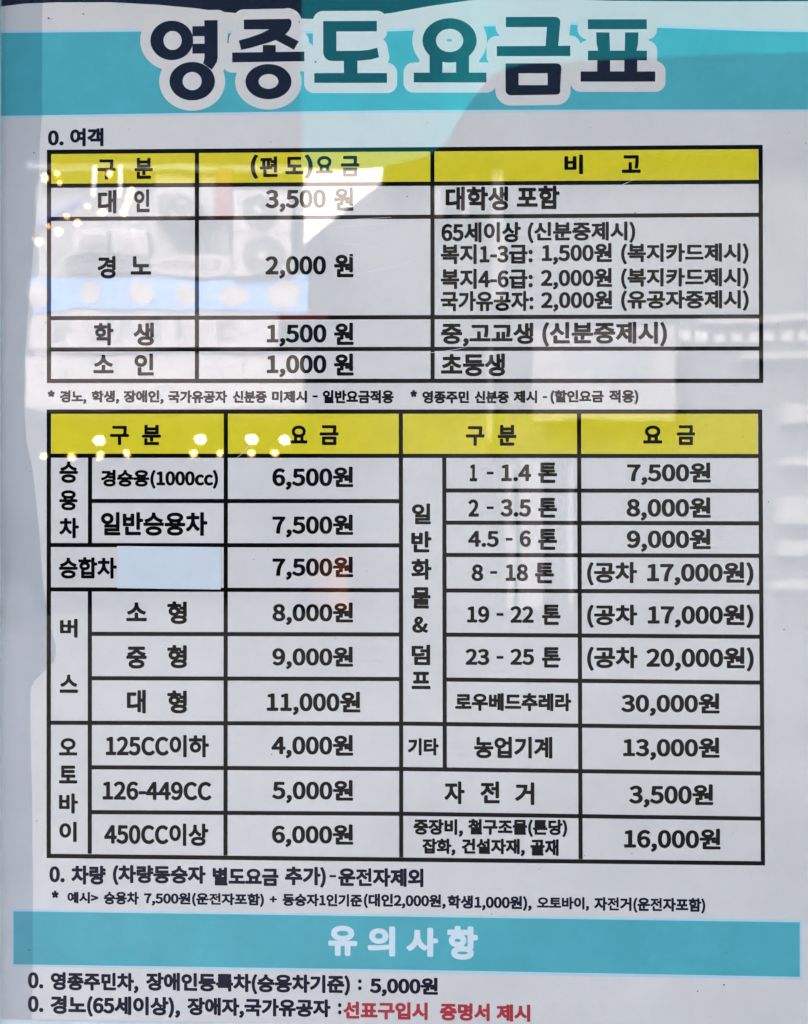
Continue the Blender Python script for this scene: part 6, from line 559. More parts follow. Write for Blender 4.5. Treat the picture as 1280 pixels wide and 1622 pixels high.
'의':[920,[353,31,361,29,399,30,409,35,414,46,414,411,412,419,409,424,404,428,396,430,356,429,349,425,343,416,341,187,234,177,99,175,89,169,83,159,88,121,94,113,104,109,179,109,239,112,301,118,341,124,343,46,346,37],[198,196,234,196,261,202,276,208,297,221,310,234,319,246,329,269,332,286,333,311,329,329,323,344,311,364,299,376,276,391,261,397,234,403,204,403,186,400,159,391,144,382,126,366,116,354,105,329,101,301,102,284,109,259,117,244,134,224,148,214,171,202],[204,263,186,271,175,284,172,301,178,319,191,331,209,336,231,335,246,329,256,320,261,309,262,294,258,281,249,271,236,265,219,262]],
'이':[920,[354,31,361,29,401,30,411,36,415,46,415,411,410,424,399,430,356,429,349,424,344,414,344,49,346,39],[206,111,234,115,251,122,266,132,286,153,296,169,308,199,313,219,316,256,315,279,309,314,297,344,286,360,266,381,251,391,234,398,206,402,186,400,159,391,136,374,124,360,109,334,101,314,95,279,94,256,97,219,102,199,114,169,124,153,136,139,159,123,186,113],[196,181,182,191,171,211,166,234,165,269,169,294,178,316,191,330,206,334,216,332,224,327,236,309,244,281,245,244,239,211,228,191,214,181,206,179]],
'인':[920,[158,39,409,38,421,43,427,54,426,89,421,98,411,103,217,104,216,174,211,186,214,189,234,192,259,201,284,219,300,239,308,254,315,279,316,296,311,329,302,351,293,364,281,376,261,390,231,401,201,404,174,401,156,396,134,384,121,374,105,354,97,339,90,314,89,296,90,279,97,254,104,241,114,227,131,211,146,201,165,194,156,191,150,186,145,174,145,54,149,45],[356,129,364,127,401,128,411,134,416,144,416,411,410,424,399,430,359,429,349,424,344,414,344,146,347,136],[196,256,180,261,168,271,161,286,161,306,168,321,179,331,196,337,214,336,229,330,239,319,245,304,244,286,239,274,229,263,214,257]],
'일':[920,[155,36,164,34,409,34,419,37,425,44,428,54,428,81,426,89,416,98,400,101,411,108,416,119,416,209,414,216,416,226,416,411,413,421,406,427,396,430,359,430,349,424,345,416,344,229,341,227,261,227,255,229,271,238,292,256,305,276,313,304,313,331,305,359,290,381,269,399,246,410,229,414,201,417,174,414,156,409,134,398,114,382,104,369,93,346,90,331,90,304,93,289,103,266,114,253,134,236,155,226,147,219,144,212,143,181,146,171,155,164,147,154,144,146,144,54,147,44],[201,284,184,286,170,294,162,306,160,321,164,334,174,344,189,350,209,350,224,346,235,339,242,326,243,314,239,301,229,291,216,286]],
'입':[920,[155,36,164,34,396,34,406,37,413,44,416,54,416,199,414,206,416,216,416,411,413,421,406,427,396,430,359,430,349,424,345,416,344,216,346,206,344,174,219,174,215,176,214,207,246,215,274,229,284,236,299,254,312,281,316,311,312,339,301,364,281,386,259,401,234,409,216,412,186,412,159,406,134,394,114,377,104,364,94,341,90,324,90,296,93,281,103,259,114,244,134,227,155,216,147,209,144,199,144,54,147,44],[216,100,216,109,344,109,345,106,345,101,341,100],[186,276,171,284,162,296,160,306,160,316,166,331,179,341,196,346,216,345,231,338,240,329,245,316,244,301,239,289,230,281,216,275,201,274]],
'자':[920,[337,31,344,30,381,30,389,33,394,39,397,49,397,216,399,218,444,219,451,224,456,234,456,266,454,274,451,279,441,284,399,284,397,286,397,411,394,421,389,427,381,430,344,430,333,426,326,416,326,174,324,171,303,184,291,193,274,213,265,226,253,249,247,264,242,286,241,301,241,326,304,327,311,329,317,334,321,344,321,374,320,381,316,387,309,392,301,393,106,393,96,390,90,384,88,376,88,344,91,335,96,330,104,327,169,327,169,289,163,259,146,221,136,206,119,186,106,175,79,156,75,146,78,134,101,104,111,99,121,101,144,115,166,134,185,156,206,189,226,161,244,141,266,123,289,109,299,108,306,111,324,133,325,131,326,46,330,36]],
'잡':[920,[145,36,154,34,381,34,391,37,397,44,400,54,400,196,398,204,400,211,400,279,404,280,436,281,446,285,453,296,453,326,450,339,441,345,401,347,400,414,397,421,391,427,381,430,346,430,336,426,330,419,329,411,329,256,326,252,319,259,286,274,268,289,250,314,242,339,244,341,304,341,315,346,321,356,321,389,318,396,311,404,301,406,106,406,99,404,91,396,89,389,89,359,91,351,96,345,106,341,166,341,169,339,163,316,149,291,124,269,86,250,81,244,78,236,80,226,102,194,114,189,133,194,134,51,138,41],[206,100,205,104,209,106,326,106,329,104,326,100],[206,171,205,199,201,206,191,214,174,214,170,216,191,236,206,254,226,234,246,218,266,207,291,197,299,197,307,201,327,231,331,204,329,196,328,171]],
'장':[920,[243,31,266,30,301,32,321,36,349,44,364,52,383,66,393,79,399,91,403,114,402,131,393,154,377,171,379,173,386,174,394,179,400,189,400,271,436,272,446,276,450,281,453,289,453,319,451,329,441,337,400,339,400,414,396,422,388,429,344,430,334,424,329,416,328,249,326,245,319,253,285,269,267,284,251,306,242,334,244,338,304,338,316,344,321,354,321,386,319,394,311,401,301,403,109,403,99,401,91,391,89,354,92,346,97,341,106,338,166,338,170,336,167,321,161,304,155,291,143,276,124,259,89,242,81,234,79,226,80,219,101,186,109,181,119,180,146,192,176,212,209,247,229,225,260,204,256,202,211,197,184,189,169,182,156,174,139,156,133,144,128,129,128,104,133,89,140,76,156,59,171,49,196,39],[244,96,216,102,206,106,199,114,199,119,204,124,224,133,254,137,289,136,319,129,328,124,332,119,332,114,328,109,320,104,306,99,279,96],[324,196,311,199,326,226,328,224,329,199,328,196]],
'재':[920,[369,31,376,30,414,30,423,36,428,46,428,411,424,423,419,427,411,430,376,430,366,427,359,419,357,411,356,284,351,284,348,286,348,406,344,416,336,421,299,423,289,420,280,411,278,389,276,387,104,387,94,384,87,376,86,369,86,339,89,330,94,325,101,322,155,321,155,296,151,264,138,224,130,209,116,189,80,159,77,146,81,137,106,107,114,104,124,105,146,121,164,137,179,157,194,181,211,156,237,131,259,118,269,117,276,121,278,119,279,66,284,54,296,48,334,49,343,54,348,64,348,216,356,217,357,49,360,39],[276,190,256,210,238,244,228,284,226,321,278,321,278,194]],
'적':[920,[357,31,364,30,401,30,411,35,417,46,417,174,415,184,417,194,417,411,414,421,406,428,399,430,361,430,351,425,347,419,345,411,345,336,291,336,281,331,277,326,275,319,275,284,274,281,264,293,254,309,247,326,245,339,306,340,317,344,321,349,324,356,324,386,323,394,316,402,304,405,111,405,101,402,95,396,92,386,93,356,99,345,111,340,172,339,167,314,159,296,150,284,127,261,91,243,83,234,82,226,84,219,103,189,109,183,116,181,124,182,139,188,141,186,137,176,137,144,143,134,151,129,344,128,345,126,345,46,349,38],[156,194,155,196,187,221,211,249,224,234,240,219,259,205,276,196,271,194],[314,194,311,196,332,229,331,241,324,251,288,269,344,270,345,266,345,196,344,194]],
'전':[920,[166,41,411,42,419,46,423,54,423,86,419,95,409,100,216,100,215,169,213,176,209,181,201,184,164,184,156,180,151,171,151,56,155,46],[358,131,364,130,401,130,409,134,413,144,413,411,409,422,399,426,361,426,351,419,349,411,349,328,289,326,281,322,276,314,276,281,279,275,284,270,291,268,346,268,349,267,349,144,352,136],[114,176,121,176,135,181,166,200,185,216,209,246,211,246,234,220,261,199,294,184,301,185,308,189,327,219,329,224,328,231,321,239,286,258,264,279,247,306,243,319,241,336,244,339,306,339,314,341,318,346,320,354,320,384,316,392,306,397,111,397,104,395,100,391,96,384,96,354,98,346,103,341,111,339,174,339,176,336,174,316,171,304,161,285,154,274,129,250,93,231,87,224,86,216,87,211,106,181]],
'제':[920,[368,31,374,30,411,30,421,36,426,46,426,411,421,424,416,428,409,430,369,429,361,424,356,414,356,49,359,39],[299,49,339,49,347,54,353,64,353,401,351,411,344,419,336,422,296,421,289,416,285,409,284,386,281,385,271,388,106,388,96,385,89,379,87,371,86,341,89,331,96,325,104,322,154,322,154,294,147,251,136,221,123,199,114,187,79,156,76,146,79,136,104,106,114,102,124,104,145,119,162,136,179,159,191,181,203,161,217,144,234,127,251,114,259,111,266,111,274,114,281,122,283,121,284,64,290,54],[281,179,257,204,244,226,241,235,284,234,284,181],[226,291,226,322,271,322,281,325,284,324,284,301,239,300,232,296]],
'조':[920,[97,76,429,76,441,81,445,86,447,94,447,124,444,134,436,140,429,142,301,142,300,144,300,211,294,224,296,226,322,209,349,195,379,185,399,180,406,181,414,187,431,219,431,231,424,242,374,258,349,271,335,281,316,301,309,312,302,329,304,331,401,331,409,334,416,340,419,349,419,381,414,392,406,396,399,397,126,397,114,392,108,381,108,349,111,340,118,334,126,331,224,331,225,329,218,311,211,301,201,289,181,272,154,256,129,247,109,242,101,236,97,229,98,219,114,186,121,180,129,178,161,186,194,200,231,225,233,224,228,211,228,144,226,142,99,142,91,140,84,134,81,126,81,94,86,82],[234,225,264,258,293,229,291,226,281,230,246,230]],
'종':[920,[239,31,264,30,301,32,321,35,349,43,364,49,384,63,394,74,401,86,405,99,406,114,401,136,395,149,386,159,374,169,361,176,341,184,429,185,436,187,442,191,446,204,446,231,444,239,441,244,434,249,411,251,427,284,427,296,423,304,416,308,381,315,356,323,334,333,317,346,321,348,399,348,409,352,414,357,416,364,417,394,414,404,406,411,396,413,129,413,119,410,112,401,111,364,114,356,121,350,129,348,206,348,210,346,194,334,171,323,144,314,114,309,104,303,100,296,99,286,116,251,94,249,84,241,81,231,82,196,89,188,99,184,185,184,164,175,152,169,141,160,131,149,125,136,120,114,121,99,125,86,132,74,141,64,164,49,194,38],[231,96,204,103,196,107,192,111,195,116,204,121,229,127,264,129,299,127,324,121,331,116,334,111,324,103,299,97,264,94],[169,250,166,251,194,259,227,274,228,251,226,250],[301,250,299,251,299,254,299,271,301,274,334,259,361,251]],
'주':[920,[240,31,284,31,291,34,297,41,298,49,299,157,429,159,437,161,444,169,446,176,446,204,444,214,434,223,414,224,412,226,427,259,426,266,423,274,414,280,381,287,344,304,321,321,306,341,396,343,406,346,412,351,415,359,415,389,412,399,404,406,396,407,131,407,121,405,113,396,112,389,112,359,115,351,121,345,131,343,221,341,206,321,184,305,159,292,114,280,104,274,101,266,101,256,115,226,114,224,94,223,84,215,81,206,82,171,89,162,99,158,226,158,227,46,231,38],[176,224,174,226,206,240,231,255,264,283,284,264,306,248,333,234,353,226,346,224]],
'준':[920,[135,39,391,38,399,39,406,45,410,54,410,86,406,96,396,103,194,104,194,161,191,169,184,176,189,178,229,178,230,176,230,124,234,114,246,105,284,105,294,109,301,119,302,176,304,178,429,178,441,184,447,196,447,226,445,234,441,239,434,243,416,244,414,246,426,274,426,281,423,289,414,295,381,302,344,318,324,331,311,346,399,347,409,351,415,359,417,366,416,396,413,404,409,408,396,412,131,412,121,410,114,404,111,394,111,364,114,356,121,349,129,347,216,346,201,330,174,313,146,302,114,296,106,291,102,284,101,274,113,246,111,244,91,242,84,236,81,229,80,196,86,184,96,179,129,178,132,176,124,169,122,161,122,56,125,46],[191,245,190,246,211,255,234,269,264,295,280,279,293,269,316,255,337,246,329,244]],
'중':[920,[239,31,264,30,301,32,321,35,349,43,364,50,384,63,394,74,401,86,405,101,405,126,400,141,388,159,377,169,356,180,329,189,303,194,314,195,429,195,438,199,444,206,446,214,446,241,444,251,434,260,418,261,428,286,428,294,424,302,414,308,382,314,356,322,334,333,316,346,319,348,399,348,409,352,414,357,416,364,417,394,414,404,406,411,396,413,129,413,119,410,112,401,111,364,114,356,121,350,129,348,206,348,211,346,194,333,171,322,144,314,114,308,104,302,100,294,100,286,109,261,94,260,83,251,81,241,82,209,89,199,99,195,211,195,224,194,181,185,159,175,146,166,132,151,125,139,121,126,120,111,122,99,130,79,139,66,151,56,166,48,191,39],[234,96,206,102,198,106,193,111,193,116,199,121,226,129,264,132,299,129,324,123,331,118,334,114,332,109,324,104,299,97,264,94],[201,261,234,279,264,303,294,278,327,261]],
'증':[920,[239,31,264,30,301,32,321,36,349,43,364,50,384,64,394,76,401,89,405,104,405,126,401,141,394,154,386,164,374,174,351,186,334,191,429,193,436,195,443,201,446,209,446,244,442,251,436,256,418,259,428,286,427,294,421,302,414,305,381,311,356,319,334,330,316,344,319,346,399,346,409,350,416,361,416,394,413,404,404,411,129,412,119,408,113,401,111,394,111,364,114,355,120,349,129,346,209,346,211,344,194,330,171,319,144,311,114,306,104,299,100,291,99,284,110,259,94,257,84,249,81,239,82,206,86,198,96,193,192,191,176,186,153,174,141,164,132,154,125,141,121,129,120,114,122,99,126,86,134,74,143,64,161,51,192,39],[241,96,211,101,199,106,193,111,192,116,196,122,219,131,251,135,296,133,321,127,331,121,334,116,333,111,327,106,306,99,276,95],[201,258,234,276,264,300,294,275,327,259]],
'차':[920,[337,31,344,30,381,30,390,34,396,41,397,49,397,214,399,215,439,215,446,217,451,221,457,234,455,269,451,276,441,281,401,282,397,284,397,411,394,422,386,428,379,430,344,430,333,426,327,419,326,411,326,166,324,163,286,190,263,219,254,234,245,256,240,294,241,302,301,302,313,306,317,311,320,319,320,349,318,356,312,364,304,367,241,367,240,406,234,418,221,423,181,422,174,417,169,409,168,369,166,367,104,367,94,363,88,354,87,319,90,311,95,306,106,302,166,302,169,301,169,294,168,279,163,254,146,216,136,202,120,184,81,156,77,146,79,137,103,104,111,100,121,101,146,115,166,131,185,151,204,180,206,181,223,156,241,137,261,120,284,107,294,107,301,110,324,139,326,134,326,46,330,36]],
'철':[920,[163,34,411,34,421,37,428,44,430,51,430,79,428,89,419,97,401,99,406,100,413,106,417,119,417,204,415,211,417,221,417,411,414,421,406,428,399,430,364,430,356,428,349,422,345,411,345,344,344,340,321,341,322,376,320,384,316,389,304,394,244,394,241,421,234,429,226,432,189,432,180,429,172,419,171,396,169,394,109,394,100,391,94,385,91,376,91,346,93,339,99,333,109,329,169,329,169,324,163,311,151,296,126,278,89,263,82,256,80,246,83,236,97,211,104,204,116,202,144,211,146,209,146,174,155,159,149,152,146,144,146,51,151,40],[169,223,191,241,209,259,232,239,256,224],[321,224,334,246,335,256,329,267,321,272,314,274,344,275,345,271,345,224],[271,293,251,313,245,326,245,329,274,329,273,296]],
'추':[920,[238,31,246,29,281,29,289,31,296,39,299,49,299,144,301,145,429,145,441,151,446,161,446,194,444,201,434,210,414,211,413,214,425,244,425,251,421,259,411,265,379,272,351,282,321,302,306,319,309,320,396,320,404,322,411,329,414,336,415,366,412,376,404,383,396,385,301,385,299,386,297,419,291,426,281,430,246,430,235,426,228,416,226,385,131,385,124,384,117,379,113,369,112,339,116,329,121,323,131,320,219,320,221,319,205,301,176,283,149,272,116,265,109,261,103,254,101,244,114,211,99,211,91,209,84,202,81,194,82,159,86,151,94,146,226,145,228,144,228,46,231,37],[181,211,206,222,231,236,264,263,282,246,296,236,319,223,341,214,341,211,346,211]],
'타':[920,[337,31,344,30,381,30,389,33,394,39,397,49,397,216,399,218,444,220,451,224,456,234,456,269,451,279,446,283,439,285,399,285,397,286,397,411,394,421,389,427,381,430,344,430,333,426,326,416,326,194,324,189,311,194,234,185,179,183,168,184,169,230,279,231,286,233,291,238,294,244,295,251,295,281,291,288,286,293,276,296,169,296,169,331,284,331,291,333,299,339,303,349,303,381,298,391,291,396,284,397,116,397,106,395,100,389,96,379,96,136,99,126,106,119,114,117,191,117,264,121,324,131,326,129,326,46,330,36]],
'토':[920,[93,76,101,75,429,75,436,77,442,81,447,91,447,124,444,132,436,139,429,140,300,141,299,174,301,177,391,177,404,182,410,194,410,224,408,231,401,239,391,242,199,242,195,244,195,256,196,258,379,258,390,261,395,266,398,274,398,304,395,314,386,321,379,323,196,323,195,334,391,335,401,341,406,351,406,384,401,394,394,399,386,401,141,401,129,395,124,389,123,381,123,196,124,189,130,181,139,177,226,177,228,174,228,144,226,140,101,140,91,138,85,134,81,126,81,94,84,84]],
'톤':[920,[136,39,394,38,401,40,409,46,412,56,412,86,407,96,399,102,196,103,194,106,194,159,429,160,436,162,443,169,446,176,446,206,441,219,431,225,396,226,405,234,408,244,408,271,406,279,399,286,385,291,393,299,396,309,396,339,392,346,385,351,399,357,403,361,406,369,405,401,402,409,396,414,386,417,144,417,134,414,127,409,124,399,124,244,127,234,136,226,99,225,88,221,83,216,81,209,80,179,83,169,91,162,123,159,123,54,128,44]],
'포':[920,[92,76,101,74,429,74,441,80,447,91,447,124,444,133,436,139,429,141,298,141,299,184,399,185,408,189,414,196,416,204,416,231,410,244,399,250,364,250,360,251,360,329,401,330,412,336,416,346,417,376,415,384,411,389,404,394,396,395,129,395,116,391,111,384,110,376,110,346,114,337,119,333,126,330,165,329,166,254,164,250,126,249,116,244,110,231,110,204,112,196,119,188,129,185,226,185,227,144,226,141,101,141,91,139,85,134,81,126,81,94,84,84],[239,250,237,251,238,329,289,329,289,251]],
'표':[920,[98,74,429,74,441,79,445,84,447,91,447,121,445,129,439,136,429,139,356,139,355,141,356,186,401,187,409,191,415,201,416,234,410,246,399,252,364,252,360,254,360,329,364,331,401,331,413,339,416,349,416,379,414,386,411,391,404,395,396,397,129,397,121,395,116,391,112,386,110,379,110,349,114,338,119,334,126,331,164,331,166,329,166,254,164,252,126,252,116,247,111,236,111,201,116,192,126,187,171,186,172,141,169,139,99,139,87,134,83,129,81,121,81,89,87,79],[244,140,244,186,282,186,283,141,279,139],[239,252,237,254,237,329,241,331,286,331,289,329,289,253,286,252]],
'학':[920,[340,31,346,30,384,30,393,34,399,41,400,49,400,164,398,174,400,184,400,261,401,264,441,265,449,271,453,281,453,314,450,321,446,326,436,330,400,331,400,411,397,421,391,427,384,430,346,430,339,428,333,424,329,416,329,391,326,388,316,392,246,392,244,394,243,419,235,429,226,432,189,432,179,427,174,420,171,392,101,392,91,389,84,381,82,374,82,344,86,334,91,329,99,327,135,326,119,310,110,296,103,276,102,261,106,236,116,216,134,199,156,186,154,184,139,183,129,174,126,166,126,136,130,126,136,121,144,119,326,118,328,116,329,46,333,36],[261,184,259,186,281,198,299,216,306,229,312,249,312,274,305,296,298,309,280,326,316,327,326,331,329,326,329,186,326,184],[191,244,179,249,172,259,174,269,184,277,201,282,219,281,234,276,242,269,242,256,234,247,214,242]],
'할':[920,[150,34,394,34,404,36,411,44,413,51,412,84,406,93,394,99,398,104,400,111,400,194,398,204,400,211,400,276,404,278,436,278,448,284,453,294,454,326,450,336,441,343,401,344,400,414,398,421,391,428,381,431,346,431,339,429,330,419,329,396,326,393,316,397,246,397,244,399,242,421,234,431,226,434,189,434,181,431,174,424,172,416,171,398,99,397,91,395,85,389,82,379,82,354,85,341,96,333,124,333,128,331,116,320,109,308,103,289,102,274,105,254,111,241,124,226,144,211,135,204,132,194,132,166,135,159,139,154,133,139,133,51,139,39],[276,213,275,214,289,224,299,234,309,251,313,266,313,286,309,301,300,319,287,331,291,333,316,333,328,336,328,214],[189,263,177,269,172,276,176,285,189,290,206,292,224,291,237,286,243,279,243,274,239,269,226,263,209,261]],
'함':[920,[145,36,154,34,381,34,391,37,397,44,400,54,400,171,398,184,400,191,400,266,404,268,436,268,446,272,453,284,453,314,450,326,441,333,404,334,400,336,400,414,397,421,391,427,381,430,346,430,339,428,333,424,329,416,329,391,326,388,316,392,246,392,244,394,243,419,236,429,226,433,189,433,179,429,174,421,171,392,99,392,91,389,85,384,82,374,82,346,83,339,86,333,91,329,99,327,134,326,123,316,110,299,103,276,102,261,105,239,116,219,133,201,150,191,139,185,134,174,135,51,139,41],[206,100,206,126,329,126,329,101,326,100],[271,192,270,194,291,209,304,226,310,241,313,261,312,276,305,299,292,316,281,326,316,327,326,331,329,326,328,194,326,192],[201,244,186,247,175,254,173,259,172,266,179,276,194,282,214,283,231,279,241,271,243,266,243,259,236,250,221,245]],
'항':[920,[244,31,269,30,304,32,321,35,349,43,364,50,383,64,392,74,399,86,404,109,403,126,399,139,385,159,394,164,400,174,400,261,404,263,436,263,448,269,453,279,453,311,450,321,441,328,404,330,400,331,400,414,395,424,386,429,346,430,336,426,329,416,329,389,326,385,316,389,246,389,244,391,243,419,236,429,226,433,189,433,179,429,174,421,171,390,99,389,89,385,83,376,82,341,86,331,91,327,99,325,134,324,116,306,105,284,102,271,102,251,110,226,118,214,134,199,154,188,178,181,179,179,161,169,151,161,141,149,136,139,132,126,130,111,131,99,135,86,141,75,151,64,173,49,201,38],[239,96,214,102,206,106,201,111,204,116,209,120,226,126,256,129,291,128,316,124,326,119,332,114,331,109,326,105,301,97,269,94],[324,189,278,194,277,196,291,208,305,226,312,246,313,261,312,276,305,296,297,309,281,324,316,325,326,329,328,326,329,191,328,189],[194,243,179,249,173,256,173,266,181,275,196,280,214,281,231,277,241,269,243,264,242,256,234,247,214,242]],
'화':[920,[338,31,346,30,381,30,389,32,395,39,398,49,398,209,441,211,449,216,454,226,454,259,452,266,448,271,439,276,401,276,398,279,398,411,395,421,389,427,381,430,341,430,331,424,327,416,326,385,246,386,246,414,239,425,229,429,191,429,181,425,175,416,174,386,101,386,91,383,85,376,83,369,83,339,87,329,91,324,99,321,136,321,141,319,129,309,121,299,110,276,106,251,107,239,112,221,118,209,131,193,149,181,174,170,174,166,94,165,84,161,79,155,76,146,82,114,85,106,91,101,99,99,169,99,249,103,326,112,327,46,331,36],[246,169,249,171,273,181,290,194,304,211,312,231,315,254,310,279,300,299,292,309,280,319,284,321,326,322,327,176],[201,231,186,236,178,244,176,256,183,266,194,272,211,274,229,271,241,264,244,259,245,251,243,244,239,239,224,232]],
}
def outlines(table):
    d = {}
    for ch, v in table.items():
        loops = [[(s[i] / 400 - 0.2, s[i + 1] / 400 - 0.2) for i in range(0, len(s), 2)] for s in v[1:]]
        pts, tri = [], []
        area = lambda L: sum(L[i - 1][0] * L[i][1] - L[i][0] * L[i - 1][1] for i in range(len(L))) / 2
        outer = [L for L in loops if area(L) > 0]
        holes = [L for L in loops if area(L) <= 0]
        for O in outer:                       # each body with the counters that lie inside it
            G = [O] + [H for H in holes if seg_in(H[0], O)]
            n = len(pts)
            tri += [tuple(n + i for i in t) for t in tessellate_polygon([[Vector((x, y, 0)) for x, y in L] for L in G])]
            pts += [p for L in G for p in L]
        d[ch] = (v[0] / 1000, pts, tri)
    return d
FA, FB = outlines(GLYPHS), outlines(HEAVY)
def slope(y):
    K = [(170, -0.0070), (236, -0.0066), (603, -0.0008), (652, 0.0), (863, 0.0014), (1145, 0.0040), (1360, 0.0080), (1450, 0.0135), (1622, 0.0150)]
    if y <= K[0][0]: return K[0][1]
    for (a, s), (b, t) in zip(K, K[1:]):
        if y <= b: return s + (t - s) * (y - a) / (b - a)
    return K[-1][1]
def lettering(txt, x0, y0, x1, y1, m=None, parent=None, F=None, out=K4, space=0.25):
    F = FA if F is None else F
    m = BLACK if m is None else m
    pen, pts, tris = 0.0, [], []
    for ch in txt:
        if ch == ' ': pen += space; continue
        adv, P, T = F[ch]; n = len(pts)
        pts += [(pen + x, y) for x, y in P]
        tris += [tuple(n + i for i in t) for t in T]
        pen += adv
    a0, a1 = min(p[0] for p in pts), max(p[0] for p in pts)
    b0, b1 = min(p[1] for p in pts), max(p[1] for p in pts)
    s = slope((y0 + y1) / 2)
    q = []
    for x, y in pts:
        X = x0 + (x - a0) / (a1 - a0) * (x1 - x0)
        q.append((X, y1 - (y - b0) / (b1 - b0) * (y1 - y0) + s * (X - x0)))
    fs = []
    for t in tris:
        A, B, C = (q[i] for i in t)
        cr = (B[0] - A[0]) * (C[1] - A[1]) - (B[1] - A[1]) * (C[0] - A[0])
        if abs(cr) > 1e-7: fs.append(t if cr < 0 else (t[0], t[2], t[1]))
    return mesh('lettering', [on_sheet(x, y, out) - PB for x, y in q], fs, m, parent)

def hline(x0, ya, x1, yb, parent, w=6.6):
    return flat('ruled_line', [[(x0, ya - w / 2), (x1, yb - w / 2), (x1, yb + w / 2), (x0, ya + w / 2)]], BLACK, parent, K2)
def vline(xa, y0, xb, y1, parent, w=6.6):
    return flat('ruled_line', [[(xa - w / 2, y0), (xa + w / 2, y0), (xb + w / 2, y1), (xb - w / 2, y1)]], BLACK, parent, K3)

# --- passenger fares
lettering('0.', 76, 206.5, 101, 230.5, TEXTNAVY, poster, FB)
lettering('여객', 111, 203, 164, 232, TEXTNAVY, poster, FB)
def ring(name, O, w, m, parent, out):
    (a, b, c, d) = O
    inn = [(a[0] + w, a[1] + w), (b[0] - w, b[1] + w), (c[0] - w, c[1] - w), (d[0] + w, d[1] - w)]
    return flat(name, [[list(O), inn]], m, parent, out)
t1 = ring('passenger_fare_table', [(74.3, 237.2), (1208.3, 229.3), (1209.3, 606.6), (74.2, 606.8)], 6.8, BLACK, poster, K2)
tag(t1, 'upper table of passenger fares')
for (xa, xb) in ((80, 312), (312, 685), (685, 1202)):
    ya = 243.5 - (xa - 80) * 0.0064; yb = 243.5 - (xb - 80) * 0.0064
    yc = 293.5 - (xa - 80) * 0.0057; yd = 293.5 - (xb - 80) * 0.0057
    flat('header_cell', [[(xa + 1, ya), (xb - 1, yb), (xb - 1, yd), (xa + 1, yc)]], YELLOW, t1, K1)
hline(80, 294.3, 1202.4, 288.0, t1); hline(80, 346.8, 1202.8, 340.2, t1); hline(80, 503.8, 1203, 501.2, t1); hline(80, 553.5, 1203, 552, t1)
vline(312, 242, 312, 600.5, t1); vline(685, 238.5, 685.3, 600.5, t1)
T1 = [('구', 154.3, 252.5, 183, 284.5), ('분', 213.3, 250, 242, 283.5), ('(', 397, 244.8, 408.9, 283.4), ('편', 411.5, 247.8, 439.8, 280.5), ('도', 451.9, 248.4, 480.4, 276), (')', 482.8, 244.8, 495.6, 282.8), ('요', 500, 247.2, 527.6, 275.1), ('금', 540.1, 246.9, 569.2, 279.9),
 ('비', 894, 245, 923.5, 276), ('고', 985, 246, 1015, 274), ('대', 155, 301, 184.5, 338), ('인', 212.5, 300, 237, 336.3), ('3,500', 420.5, 300.7, 516.4, 336), ('원', 529.1, 296.8, 560, 334), ('대학생', 706, 295.6, 805, 334), ('포함', 818.5, 294, 886.5, 331.5),
 ('경', 154.5, 405.5, 183.3, 441.3), ('노', 207, 405.8, 239.5, 435), ('2,000', 420.5, 405.8, 516.4, 441.4), ('원', 529.1, 402.2, 560, 439.3),
 ('65세이상', 699.3, 352, 825, 384.4), ('(신분증제시)', 836, 351.6, 1006.3, 385.2), ('복지1-3급:', 698.2, 386.8, 844, 418.5), ('1,500원', 858.3, 385.3, 969.5, 419.4), ('(복지카드제시)', 983.8, 385.6, 1185.7, 418.8),
 ('복지4-6급:', 698.2, 425.8, 844, 458), ('2,000원', 856.8, 424.9, 969.5, 458.8), ('(복지카드제시)', 983.8, 424.7, 1185.7, 457.9), ('국가유공자:', 698, 461, 845, 493.1), ('2,000원', 857.2, 460.3, 970, 493.6), ('(유공자증제시)', 983.8, 459.9, 1186, 492.7),
 ('학', 149, 511.5, 180, 547.5), ('생', 211.5, 511, 244, 547.5), ('1,500', 422.5, 514, 517, 549), ('원', 529, 511, 560, 546.5), ('중,고교생', 698.5, 511.5, 845, 549), ('(신분증제시)', 859, 510, 1056.5, 549),
 ('소', 148, 561.8, 180, 591.3), ('인', 213, 560, 243.5, 595), ('1,000', 422.5, 562.5, 517, 597.5), ('원', 529, 560, 560, 595), ('초등생', 698.5, 560, 800, 596)]
for t in T1: lettering(*t, parent=t1)
N1 = [('*', 75.5, 618, 86.8, 629), ('경노,', 95, 618.3, 137, 640), ('학생,', 145, 618.5, 188.8, 639.5), ('장애인,', 195.8, 618.2, 259.3, 640), ('국가유공자', 266.3, 618.5, 360, 638.5), ('신분증', 368.8, 618.7, 422.5, 638.5), ('미제시', 430.8, 618.7, 486.3, 638), ('-', 495, 626.3, 503.3, 629.5), ('일반요금적용', 511.3, 618, 623.8, 639), ('*', 650, 617.7, 660.8, 629), ('영종주민', 669, 619, 743, 639), ('신분증', 751.8, 619, 806.3, 639), ('제시', 813.5, 618.5, 851, 638.5), ('-', 859.5, 627.5, 867, 630.5), ('(할인요금', 872, 617.8, 956.3, 640), ('적용)', 965, 617.5, 1011.3, 640.5)]
for t in N1: lettering(*t, parent=poster, F=FB)

